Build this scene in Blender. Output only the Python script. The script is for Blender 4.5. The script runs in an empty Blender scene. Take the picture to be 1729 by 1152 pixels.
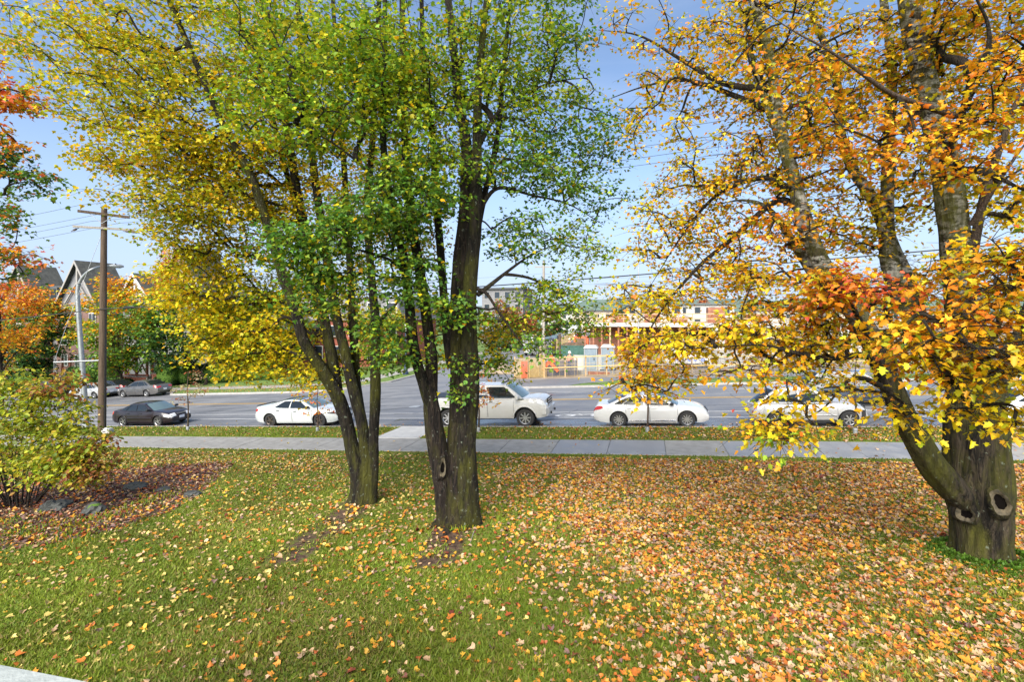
import bpy, bmesh, math, random
import numpy as np
from mathutils import Vector, Matrix, noise as mnoise

# ------------------------------------------------------------------ camera, sky, sun, exposure
S = bpy.context.scene
COL = S.collection
FPX, CXP, HOR, CAMZ = 850.0, 864.5, 530.0, 4.86       # focal length, centre column and horizon row at 1729 px
TH = math.atan(FPX / 3164.0)                           # the road runs 15 degrees off the picture plane
CT, ST = math.cos(TH), math.sin(TH)
GRADE = 188.0 / math.hypot(FPX, 3164.0)                # and climbs to the right

cam_d = bpy.data.cameras.new('camera'); cam = bpy.data.objects.new('camera', cam_d); COL.objects.link(cam)
cam.location = (0, 0, CAMZ); cam.rotation_euler = (math.radians(90), 0, 0)
cam_d.sensor_width = 36.0; cam_d.lens = FPX / 1729 * 36.0
cam_d.shift_y = -(576.0 - HOR) / 1729.0
cam_d.clip_start = 0.05; cam_d.clip_end = 4000
S.camera = cam

SUN_EL, SUN_AZ = math.radians(39), math.radians(200)    # azimuth measured from +Y towards +X: from behind the camera
w = bpy.data.worlds.new('World'); S.world = w; w.use_nodes = True
nt = w.node_tree; N = nt.nodes; L = nt.links
for n in list(N): N.remove(n)
out = N.new('ShaderNodeOutputWorld'); bg = N.new('ShaderNodeBackground'); L.new(bg.outputs[0], out.inputs[0])
sky = N.new('ShaderNodeTexSky'); sky.sky_type = 'NISHITA'; sky.sun_disc = False
sky.sun_elevation = SUN_EL; sky.sun_rotation = SUN_AZ; sky.altitude = 50; sky.air_density = 0.9; sky.dust_density = 0.0; sky.ozone_density = 2.2
tc = N.new('ShaderNodeTexCoord'); mp = N.new('ShaderNodeMapping'); mp.inputs['Scale'].default_value = (1.2, 1.2, 4.2)
L.new(tc.outputs['Generated'], mp.inputs['Vector'])
cn = N.new('ShaderNodeTexNoise'); cn.inputs['Scale'].default_value = 1.7; cn.inputs['Detail'].default_value = 7; cn.inputs['Roughness'].default_value = 0.58
cn.inputs['Distortion'].default_value = 0.5
L.new(mp.outputs[0], cn.inputs['Vector'])
cr = N.new('ShaderNodeMapRange'); cr.inputs['From Min'].default_value = 0.46; cr.inputs['From Max'].default_value = 0.82
cr.inputs['To Min'].default_value = 0.10; cr.inputs['To Max'].default_value = 0.62
L.new(cn.outputs['Fac'], cr.inputs['Value'])
cm = N.new('ShaderNodeMixRGB'); cm.inputs['Color2'].default_value = (2.75, 3.4, 4.7, 1)
sxyz = N.new('ShaderNodeSeparateXYZ'); L.new(tc.outputs['Generated'], sxyz.inputs[0])
hz = N.new('ShaderNodeMapRange'); hz.inputs['From Min'].default_value = 0.0; hz.inputs['From Max'].default_value = 0.42; hz.inputs['To Min'].default_value = 0.92; hz.inputs['To Max'].default_value = 0.0; hz.interpolation_type = 'SMOOTHSTEP'
L.new(sxyz.outputs['Z'], hz.inputs['Value']); mxx = N.new('ShaderNodeMath'); mxx.operation = 'MAXIMUM'; L.new(cr.outputs[0], mxx.inputs[0]); L.new(hz.outputs[0], mxx.inputs[1])   # thin veil of cloud, thicker seen low over the horizon
L.new(mxx.outputs[0], cm.inputs['Fac']); L.new(sky.outputs[0], cm.inputs['Color1']); L.new(cm.outputs[0], bg.inputs['Color'])
bg.inputs['Strength'].default_value = 0.10

sd = bpy.data.lights.new('sun', 'SUN'); sun = bpy.data.objects.new('sun', sd); COL.objects.link(sun)
sd.energy = 4.9; sd.angle = math.radians(60.0); sd.color = (1.0, 0.93, 0.82)
sdir = Vector((math.sin(SUN_AZ) * math.cos(SUN_EL), math.cos(SUN_AZ) * math.cos(SUN_EL), math.sin(SUN_EL)))
sun.rotation_euler = sdir.to_track_quat('Z', 'Y').to_euler(); sun.location = (0, 0, 60)
S.view_settings.view_transform = 'Standard'; S.view_settings.look = 'None'; S.view_settings.gamma = 1
S.view_settings.exposure = 1.15
S.view_settings.use_curve_mapping = False
S.cycles.max_bounces = 6; S.cycles.transparent_max_bounces = 8; S.cycles.caustics_reflective = False; S.cycles.caustics_refractive = False

rng = np.random.default_rng(11); R = random.Random(5)

# ------------------------------------------------------------------ coordinates
def grade(u):
    if u < -110: return -GRADE * 110
    if u > 70: return GRADE * 70
    return GRADE * u
V_SW0, V_SW1, V_KERB, V_FAR = 17.9, 19.95, 22.2, 35.7
def H(u, v):
    z = grade(u)
    if v < V_SW0 - 0.5: z += 0.055 * (V_SW0 - 0.5 - v) if v > -4 else 0.055 * (V_SW0 + 3.5)
    return z
def HN(u, v):
    z = GRADE * np.clip(u, -110, 70)
    return z + 0.055 * np.clip(V_SW0 - 0.5 - np.maximum(v, -4), 0, None)
def W(u, v, z=None):
    if z is None: z = H(u, v)
    return Vector((CT * u + ST * v, -ST * u + CT * v, z))
def UV(x, y): return CT * x - ST * y, ST * x + CT * y
def P(px, py, Z): return Vector(((px - CXP) / FPX * Z, Z, CAMZ - (py - HOR) / FPX * Z))
def ground_at(px, py):                                  # where the photograph's ray meets the ground
    a = (px - CXP) / FPX; lo, hi = 1.0, 400.0
    for _ in range(50):
        Z = (lo + hi) / 2; u, v = UV(a * Z, Z)
        if HOR + (CAMZ - H(u, v)) / Z * FPX > py: lo = Z
        else: hi = Z
    return UV(a * Z, Z)
def u_at(px, v):
    a = (px - CXP) / FPX; Z = v / (ST * a + CT); return CT * a * Z - ST * Z

# ------------------------------------------------------------------ materials
MATS = {}
def mat(name, c1, c2=None, scale=6.0, rough=0.7, bump=0.0, bscale=None, metal=0.0, detail=5, stretch=(1, 1, 1), coat=0.0, spec=0.5, lo=0.35, hi=0.65, coords='Object', rough2=None):
    m = bpy.data.materials.new(name); m.use_nodes = True; t = m.node_tree; n = t.nodes; l = t.links
    b = n['Principled BSDF']; b.inputs['Roughness'].default_value = rough; b.inputs['Metallic'].default_value = metal
    b.inputs['Coat Weight'].default_value = coat; b.inputs['Coat Roughness'].default_value = 0.06
    b.inputs['Specular IOR Level'].default_value = spec
    if c2 is None and bump == 0:
        b.inputs['Base Color'].default_value = (*c1, 1)
    else:
        co = n.new('ShaderNodeTexCoord'); ma = n.new('ShaderNodeMapping'); ma.inputs['Scale'].default_value = stretch
        l.new(co.outputs[coords], ma.inputs['Vector'])
        no = n.new('ShaderNodeTexNoise'); no.inputs['Scale'].default_value = scale; no.inputs['Detail'].default_value = detail; no.inputs['Roughness'].default_value = 0.6
        l.new(ma.outputs[0], no.inputs['Vector'])
        mr = n.new('ShaderNodeMapRange'); mr.inputs['From Min'].default_value = lo; mr.inputs['From Max'].default_value = hi
        l.new(no.outputs['Fac'], mr.inputs['Value'])
        mx = n.new('ShaderNodeMixRGB'); mx.inputs['Color1'].default_value = (*c1, 1); mx.inputs['Color2'].default_value = (*(c2 or c1), 1)
        l.new(mr.outputs[0], mx.inputs['Fac']); l.new(mx.outputs[0], b.inputs['Base Color'])
        if rough2 is not None:
            rr = n.new('ShaderNodeMapRange'); rr.inputs['To Min'].default_value = rough; rr.inputs['To Max'].default_value = rough2
            l.new(mr.outputs[0], rr.inputs['Value']); l.new(rr.outputs[0], b.inputs['Roughness'])
        if bump:
            nb = n.new('ShaderNodeTexNoise'); nb.inputs['Scale'].default_value = bscale or scale * 3; nb.inputs['Detail'].default_value = 4
            l.new(ma.outputs[0], nb.inputs['Vector'])
            bp = n.new('ShaderNodeBump'); bp.inputs['Strength'].default_value = bump; bp.inputs['Distance'].default_value = 0.03
            l.new(nb.outputs['Fac'], bp.inputs['Height']); l.new(bp.outputs[0], b.inputs['Normal'])
    MATS[name] = m
    return m

def leaf_material(name, trans=0.45, rough=0.5):
    m = bpy.data.materials.new(name); m.use_nodes = True; t = m.node_tree; n = t.nodes; l = t.links
    b = n['Principled BSDF']; b.inputs['Roughness'].default_value = rough; b.inputs['Specular IOR Level'].default_value = 0.35
    at = n.new('ShaderNodeAttribute'); at.attribute_name = 'col'
    l.new(at.outputs['Color'], b.inputs['Base Color'])
    tr = n.new('ShaderNodeBsdfTranslucent'); l.new(at.outputs['Color'], tr.inputs['Color'])
    mx = n.new('ShaderNodeMixShader'); mx.inputs[0].default_value = trans
    l.new(b.outputs[0], mx.inputs[1]); l.new(tr.outputs[0], mx.inputs[2]); l.new(mx.outputs[0], n['Material Output'].inputs['Surface'])
    MATS[name] = m
    return m

def bark_material(name, dark, mid, moss, mossw, lichen, lich_amt=0.5, vscale=1.0, pale=None):
    m = bpy.data.materials.new(name); m.use_nodes = True; t = m.node_tree; n = t.nodes; l = t.links
    b = n['Principled BSDF']; b.inputs['Roughness'].default_value = 0.85; b.inputs['Specular IOR Level'].default_value = 0.25
    co = n.new('ShaderNodeTexCoord')
    def mapping(s):
        a = n.new('ShaderNodeMapping'); a.inputs['Scale'].default_value = s; l.new(co.outputs['Object'], a.inputs['Vector']); return a
    def nz(s, scale, det=5, ro=0.6, dist=0.0):
        a = n.new('ShaderNodeTexNoise'); a.inputs['Scale'].default_value = scale; a.inputs['Detail'].default_value = det; a.inputs['Roughness'].default_value = ro; a.inputs['Distortion'].default_value = dist
        l.new(mapping(s).outputs[0], a.inputs['Vector']); return a
    def rng_(src, a0, a1, lo=0.0, hi=1.0):
        r = n.new('ShaderNodeMapRange'); r.inputs['From Min'].default_value = a0; r.inputs['From Max'].default_value = a1; r.inputs['To Min'].default_value = lo; r.inputs['To Max'].default_value = hi
        l.new(src, r.inputs['Value']); return r
    ridge = nz((1, 1, 0.17), 13 * vscale, 6, 0.7, 0.9)
    r1 = rng_(ridge.outputs['Fac'], 0.42, 0.60)
    mx = n.new('ShaderNodeMixRGB'); mx.inputs['Color1'].default_value = (*dark, 1); mx.inputs['Color2'].default_value = (*mid, 1); l.new(r1.outputs[0], mx.inputs['Fac'])
    last = mx
    if pale:
        pn = nz((1, 1, 2.2), 5, 6, 0.7); pr = rng_(pn.outputs['Fac'], 0.46, 0.58, 0, 0.9)
        sx = n.new('ShaderNodeSeparateXYZ'); l.new(co.outputs['Object'], sx.inputs[0]); hz = rng_(sx.outputs['Z'], pale[1], pale[1] + 1.2)
        mu = n.new('ShaderNodeMath'); mu.operation = 'MULTIPLY'; l.new(pr.outputs[0], mu.inputs[0]); l.new(hz.outputs[0], mu.inputs[1])
        px_ = n.new('ShaderNodeMixRGB'); px_.inputs['Color2'].default_value = (*pale[0], 1); l.new(mu.outputs[0], px_.inputs['Fac']); l.new(last.outputs[0], px_.inputs['Color1']); last = px_
    mn = nz((1, 1, 0.35), 2.3, 6, 0.7); mr = rng_(mn.outputs['Fac'], 0.6 - mossw * 0.3, 0.72 - mossw * 0.2, 0, 0.85)
    m2 = n.new('ShaderNodeMixRGB'); m2.inputs['Color2'].default_value = (*moss, 1); l.new(mr.outputs[0], m2.inputs['Fac']); l.new(last.outputs[0], m2.inputs['Color1'])
    ln = nz((1, 1, 0.8), 15, 5, 0.6); lr = rng_(ln.outputs['Fac'], 0.66 - 0.08 * lich_amt, 0.72 - 0.08 * lich_amt, 0, 0.8)
    m3 = n.new('ShaderNodeMixRGB'); m3.inputs['Color2'].default_value = (*lichen, 1); l.new(lr.outputs[0], m3.inputs['Fac']); l.new(m2.outputs[0], m3.inputs['Color1'])
    l.new(m3.outputs[0], b.inputs['Base Color'])
    bp = n.new('ShaderNodeBump'); bp.inputs['Strength'].default_value = 1.0; bp.inputs['Distance'].default_value = 0.16
    l.new(ridge.outputs['Fac'], bp.inputs['Height']); l.new(bp.outputs[0], b.inputs['Normal'])
    MATS[name] = m
    return m

M = MATS
mat('concrete', (0.23, 0.22, 0.20), (0.31, 0.30, 0.275), 3.0, 0.8, 0.15, 60)
mat('concrete_wet', (0.20, 0.20, 0.205), (0.29, 0.29, 0.29), 1.6, 0.4, 0.12, 60, rough2=0.75)
mat('concrete_new', (0.40, 0.395, 0.38), (0.48, 0.475, 0.455), 3, 0.8, 0.1, 50)
mat('kerb_stone', (0.30, 0.29, 0.27), (0.42, 0.40, 0.38), 4, 0.85, 0.2, 40)
mat('line_white', (0.62, 0.62, 0.60), (0.42, 0.42, 0.41), 9, 0.6, lo=0.5, hi=0.75)
mat('line_yellow', (0.62, 0.36, 0.05), (0.42, 0.28, 0.08), 9, 0.6, lo=0.5, hi=0.75)
mat('grass_far', (0.06, 0.12, 0.015), (0.13, 0.19, 0.03), 2.5, 0.9, 0.5, 40)
mat('dirt', (0.20, 0.15, 0.10), (0.32, 0.26, 0.19), 0.8, 0.95, 0.5, 12)
mat('dirt_dark', (0.09, 0.06, 0.04), (0.16, 0.11, 0.07), 3, 0.95, 0.6, 12)
mat('rock', (0.018, 0.021, 0.02), (0.07, 0.075, 0.07), 4, 0.85, 0.6, 14)
mat('moss', (0.05, 0.11, 0.01), (0.11, 0.20, 0.02), 10, 0.95, 0.8, 50)
mat('wood_pole', (0.05, 0.032, 0.02), (0.105, 0.07, 0.045), 5, 0.85, 0.4, 20, stretch=(3, 3, 0.2))
mat('wood_grey', (0.22, 0.20, 0.17), (0.34, 0.31, 0.27), 4, 0.85, 0.3, 20, stretch=(3, 3, 0.3))
mat('lumber', (0.36, 0.25, 0.13), (0.46, 0.33, 0.19), 3, 0.75)
mat('lumber_red', (0.22, 0.09, 0.05), (0.32, 0.14, 0.09), 3, 0.8)
mat('brick_red', (0.24, 0.07, 0.045), (0.34, 0.11, 0.07), 9, 0.85, 0.3, 20)
mat('mortar', (0.36, 0.32, 0.28), None)
mat('timber_red', (0.23, 0.075, 0.045), (0.30, 0.11, 0.07), 5, 0.7)
mat('galvanised', (0.24, 0.255, 0.265), (0.33, 0.35, 0.36), 6, 0.45, metal=0.6)
mat('grey_metal', (0.30, 0.32, 0.33), (0.38, 0.40, 0.41), 6, 0.5, metal=0.3)
mat('wire', (0.03, 0.03, 0.03), None, rough=0.6)
mat('insulator', (0.10, 0.08, 0.08), None, rough=0.3)
mat('black_plastic', (0.015, 0.015, 0.016), None, rough=0.5)
mat('tyre', (0.018, 0.018, 0.019), (0.03, 0.03, 0.03), 20, 0.85)
mat('rim_silver', (0.55, 0.55, 0.55), None, rough=0.3, metal=0.8)
mat('rim_dark', (0.16, 0.13, 0.11), None, rough=0.35, metal=0.7)
mat('rim_gap', (0.02, 0.02, 0.02), None, rough=0.7)
mat('glass', (0.012, 0.016, 0.018), None, rough=0.03, spec=0.7)
mat('glass_light', (0.10, 0.15, 0.16), None, rough=0.04, spec=0.8)
mat('chrome', (0.7, 0.7, 0.7), None, rough=0.15, metal=1.0)
mat('lamp_clear', (0.62, 0.63, 0.62), None, rough=0.1, spec=0.8, coat=1)
mat('lamp_red', (0.45, 0.015, 0.012), None, rough=0.15, coat=1)
mat('lamp_amber', (0.7, 0.2, 0.02), None, rough=0.2, coat=1)
mat('plate', (0.65, 0.67, 0.72), None, rough=0.4)
mat('paint_white', (0.60, 0.60, 0.59), (0.64, 0.64, 0.63), 2, 0.35, coat=1.0)
mat('paint_pearl', (0.52, 0.55, 0.55), (0.56, 0.59, 0.59), 2, 0.35, coat=1.0)
mat('paint_sand', (0.50, 0.49, 0.46), (0.54, 0.53, 0.50), 2, 0.35, coat=1.0)
mat('paint_silver', (0.46, 0.46, 0.455), (0.50, 0.50, 0.495), 2, 0.3, metal=0.3, coat=1.0)
mat('paint_plum', (0.011, 0.006, 0.008), (0.015, 0.009, 0.011), 3, 0.35, coat=0.6)
mat('paint_grey', (0.10, 0.097, 0.095), (0.13, 0.125, 0.12), 3, 0.3, metal=0.3, coat=1.0)
mat('paint_black', (0.012, 0.012, 0.014), None, rough=0.3, coat=1.0)
mat('paint_navy', (0.03, 0.045, 0.075), None, rough=0.3, coat=1.0)
mat('paint_blue_grey', (0.16, 0.21, 0.25), (0.2, 0.25, 0.29), 3, 0.4)
mat('paint_green', (0.02, 0.08, 0.065), (0.035, 0.11, 0.09), 3, 0.5)
mat('orange_plastic', (0.62, 0.13, 0.05), (0.55, 0.11, 0.04), 5, 0.6)
mat('yellow_plastic', (0.52, 0.36, 0.12), (0.58, 0.42, 0.17), 5, 0.6)
mat('mesh_grey', (0.12, 0.12, 0.14), None, rough=0.8)
mat('lime_vest', (0.55, 0.70, 0.06), None, rough=0.7)
mat('pink_vest', (0.75, 0.25, 0.18), None, rough=0.8)
mat('denim', (0.06, 0.10, 0.20), (0.09, 0.14, 0.26), 20, 0.9)
mat('dark_cloth', (0.03, 0.035, 0.05), None, rough=0.9)
mat('skin', (0.50, 0.30, 0.21), None, rough=0.6)
mat('hard_hat', (0.75, 0.75, 0.72), None, rough=0.3)
mat('boot', (0.06, 0.04, 0.03), None, rough=0.8)
mat('shingle', (0.045, 0.05, 0.055), (0.085, 0.09, 0.095), 7, 0.9, 0.4, 30)
mat('shingle_moss', (0.055, 0.056, 0.05), (0.095, 0.095, 0.082), 2, 0.9, 0.4, 30)
mat('siding_grey', (0.16, 0.16, 0.17), (0.21, 0.21, 0.22), 2, 0.8)
mat('siding_brown', (0.13, 0.07, 0.06), (0.17, 0.10, 0.085), 2, 0.8)
mat('trim_white', (0.62, 0.61, 0.58), None, rough=0.7)
mat('trim_beige', (0.28, 0.265, 0.25), None, rough=0.7)
mat('wall_white', (0.38, 0.375, 0.355), (0.45, 0.44, 0.41), 1, 0.85)
mat('wall_tan', (0.42, 0.36, 0.28), (0.50, 0.44, 0.35), 1, 0.85)
mat('roof_teal', (0.09, 0.115, 0.115), None, rough=0.6)
mat('window_dark', (0.03, 0.04, 0.05), None, rough=0.08, spec=0.7)
mat('lamp_blue', (0.02, 0.035, 0.07), None, rough=0.4)
mat('letter_blue', (0.05, 0.12, 0.45), None, rough=0.6)
mat('ledge_white', (0.26, 0.29, 0.28), (0.36, 0.39, 0.375), 5, 0.7, 0.25, 30)
mat('wood_inner', (0.24, 0.19, 0.14), (0.36, 0.31, 0.25), 6, 0.85, 0.4, 20, stretch=(3, 3, 0.5))
mat('callus', (0.03, 0.026, 0.016), (0.11, 0.088, 0.052), 9, 0.85, 0.6, 25)
mat('hollow_shade', (0.006, 0.005, 0.0045), None, rough=1.0, spec=0.0)
leaf_material('leaf', 0.42); leaf_material('leaf_fallen', 0.15, 0.55); leaf_material('grass_blade', 0.35, 0.6)
bark_material('bark_moss', (0.006, 0.005, 0.004), (0.032, 0.025, 0.018), (0.07, 0.07, 0.009), 0.5, (0.20, 0.23, 0.17), 0.45)
bark_material('bark_grey', (0.006, 0.0045, 0.004), (0.042, 0.030, 0.023), (0.058, 0.054, 0.009), 0.38, (0.22, 0.23, 0.19), 0.35)
bark_material('bark_right', (0.008, 0.0065, 0.005), (0.070, 0.054, 0.036), (0.082, 0.082, 0.010), 0.58, (0.20, 0.23, 0.17), 0.3, 0.8, pale=((0.44, 0.42, 0.37), 4.4))
bark_material('bark_branch', (0.018, 0.014, 0.011), (0.065, 0.052, 0.04), (0.07, 0.07, 0.02), 0.2, (0.2, 0.2, 0.17), 0.1, 2)
bark_material('bark_smooth', (0.09, 0.06, 0.045), (0.15, 0.11, 0.085), (0.07, 0.07, 0.03), 0.0, (0.25, 0.24, 0.2), 0.0, 2)

# ground materials that follow a painted-in soil mask (worn turf, plus shade streaked from two trees)
def lawn_material():
    m = bpy.data.materials.new('lawn'); m.use_nodes = True; t = m.node_tree; n = t.nodes; l = t.links; b = n['Principled BSDF']; b.inputs['Roughness'].default_value = 0.95
    b.inputs['Specular IOR Level'].default_value = 0.15
    co = n.new('ShaderNodeTexCoord')
    def nz(sc, de=5, ro=0.6):
        a = n.new('ShaderNodeTexNoise'); a.inputs['Scale'].default_value = sc; a.inputs['Detail'].default_value = de; a.inputs['Roughness'].default_value = ro; l.new(co.outputs['Object'], a.inputs['Vector']); return a
    def rr(s, a0, a1):
        r = n.new('ShaderNodeMapRange'); r.inputs['From Min'].default_value = a0; r.inputs['From Max'].default_value = a1; l.new(s, r.inputs['Value']); return r
    def mix(f, a, c):
        x = n.new('ShaderNodeMixRGB'); l.new(f, x.inputs['Fac'])
        for k, s in (('Color1', a), ('Color2', c)):
            if isinstance(s, tuple): x.inputs[k].default_value = (*s, 1)
            else: l.new(s, x.inputs[k])
        return x
    fine = mix(rr(nz(55, 4).outputs['Fac'], 0.35, 0.65).outputs[0], (0.055, 0.10, 0.008), (0.18, 0.24, 0.022))
    big = mix(rr(nz(0.9, 5).outputs['Fac'], 0.42, 0.66).outputs[0], fine.outputs[0], (0.15, 0.16, 0.03))
    soil = mix(rr(nz(14, 5).outputs['Fac'], 0.35, 0.65).outputs[0], (0.035, 0.022, 0.016), (0.13, 0.085, 0.06))
    at = n.new('ShaderNodeAttribute'); at.attribute_name = 'soil'
    ad = n.new('ShaderNodeMath'); ad.operation = 'ADD'; l.new(at.outputs['Fac'], ad.inputs[0])
    sb = n.new('ShaderNodeMath'); sb.operation = 'MULTIPLY_ADD'; sb.inputs[1].default_value = 1.0; sb.inputs[2].default_value = -0.5; l.new(nz(5, 5, 0.7).outputs['Fac'], sb.inputs[0]); l.new(sb.outputs[0], ad.inputs[1])
    fin = mix(rr(ad.outputs[0], 0.4, 0.62).outputs[0], big.outputs[0], soil.outputs[0])
    l.new(fin.outputs[0], b.inputs['Base Color'])
    bp = n.new('ShaderNodeBump'); bp.inputs['Strength'].default_value = 0.7; bp.inputs['Distance'].default_value = 0.03; l.new(nz(70, 3).outputs['Fac'], bp.inputs['Height']); l.new(bp.outputs[0], b.inputs['Normal'])
    M['lawn'] = m
lawn_material()
def asphalt_material(name, wet):
    m = bpy.data.materials.new(name); m.use_nodes = True; t = m.node_tree; n = t.nodes; l = t.links; b = n['Principled BSDF']
    co = n.new('ShaderNodeTexCoord')
    ma = n.new('ShaderNodeMapping'); ma.inputs['Rotation'].default_value = (0, 0, TH); ma.inputs['Scale'].default_value = (0.35, 1.1, 1); l.new(co.outputs['Object'], ma.inputs['Vector'])
    a = n.new('ShaderNodeTexNoise'); a.inputs['Scale'].default_value = 0.8; a.inputs['Detail'].default_value = 7; a.inputs['Roughness'].default_value = 0.65; l.new(ma.outputs[0], a.inputs['Vector'])
    g = n.new('ShaderNodeTexNoise'); g.inputs['Scale'].default_value = 90; g.inputs['Detail'].default_value = 3; l.new(co.outputs['Object'], g.inputs['Vector'])
    r = n.new('ShaderNodeMapRange'); r.inputs['From Min'].default_value = 0.42; r.inputs['From Max'].default_value = 0.6; l.new(a.outputs['Fac'], r.inputs['Value'])
    x = n.new('ShaderNodeMixRGB'); l.new(r.outputs[0], x.inputs['Fac'])
    x.inputs['Color1'].default_value = ((0.17, 0.175, 0.19, 1) if not wet else (0.07, 0.073, 0.085, 1)); x.inputs['Color2'].default_value = ((0.25, 0.255, 0.265, 1) if not wet else (0.19, 0.19, 0.2, 1))
    y = n.new('ShaderNodeMixRGB'); y.blend_type = 'MULTIPLY'; y.inputs['Fac'].default_value = 0.5; l.new(x.outputs[0], y.inputs['Color1']); l.new(g.outputs['Fac'], y.inputs['Color2'])
    z = n.new('ShaderNodeMixRGB'); z.blend_type = 'ADD'; z.inputs['Fac'].default_value = 0.0; l.new(y.outputs[0], z.inputs['Color1']); l.new(z.outputs[0], b.inputs['Base Color'])
    q = n.new('ShaderNodeMapRange'); q.inputs['To Min'].default_value = 0.16 if wet else 0.5; q.inputs['To Max'].default_value = 0.6 if wet else 0.72; l.new(r.outputs[0], q.inputs['Value']); l.new(q.outputs[0], b.inputs['Roughness'])
    bp = n.new('ShaderNodeBump'); bp.inputs['Strength'].default_value = 0.25; bp.inputs['Distance'].default_value = 0.01; l.new(g.outputs['Fac'], bp.inputs['Height']); l.new(bp.outputs[0], b.inputs['Normal'])
    M[name] = m
asphalt_material('asphalt', False); asphalt_material('asphalt_wet', True)

# ------------------------------------------------------------------ mesh helpers
def link(name, me, m=None, parent=None, loc=None):
    o = bpy.data.objects.new(name, me); COL.objects.link(o)
    if m is not None and me is not None: me.materials.append(M[m] if isinstance(m, str) else m)
    if parent is not None: o.parent = parent
    if loc is not None: o.location = loc
    return o
def tag(o, label=None, cat=None, group=None, kind=None):
    if label: o['label'] = label
    if cat: o['category'] = cat
    if group: o['group'] = group
    if kind: o['kind'] = kind
    return o
def empty(name, loc, rz=0.0, label=None, cat=None, group=None):
    o = bpy.data.objects.new(name, None); COL.objects.link(o); o.location = loc; o.rotation_euler = (0, 0, rz); o.empty_display_size = 0.2
    tag(o, label, cat, group); return o
def raw(name, V, F, m, parent=None, smooth=False, col=None, kind=None, angle=None):
    me = bpy.data.meshes.new(name)
    V = np.asarray(V, np.float32)
    if isinstance(F, np.ndarray):
        k = F.shape[1]; nf = len(F)
        me.vertices.add(len(V)); me.vertices.foreach_set('co', V.ravel())
        me.loops.add(nf * k); me.loops.foreach_set('vertex_index', F.ravel().astype(np.int32))
        me.polygons.add(nf); me.polygons.foreach_set('loop_start', np.arange(0, nf * k, k, dtype=np.int32))
        me.update(calc_edges=True)
    else:
        me.from_pydata([tuple(v) for v in V.tolist()], [], F); me.update()
    if smooth:
        me.polygons.foreach_set('use_smooth', np.ones(len(me.polygons), bool))
        if angle: me.set_sharp_from_angle(angle=math.radians(angle))
    if col is not None:
        a = me.attributes.new('col', 'FLOAT_COLOR', 'POINT'); c = np.ones((len(V), 4), np.float32); c[:, :3] = col; a.data.foreach_set('color', c.ravel())
    o = link(name, me, m, parent)
    if kind: o['kind'] = kind
    return o

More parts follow.
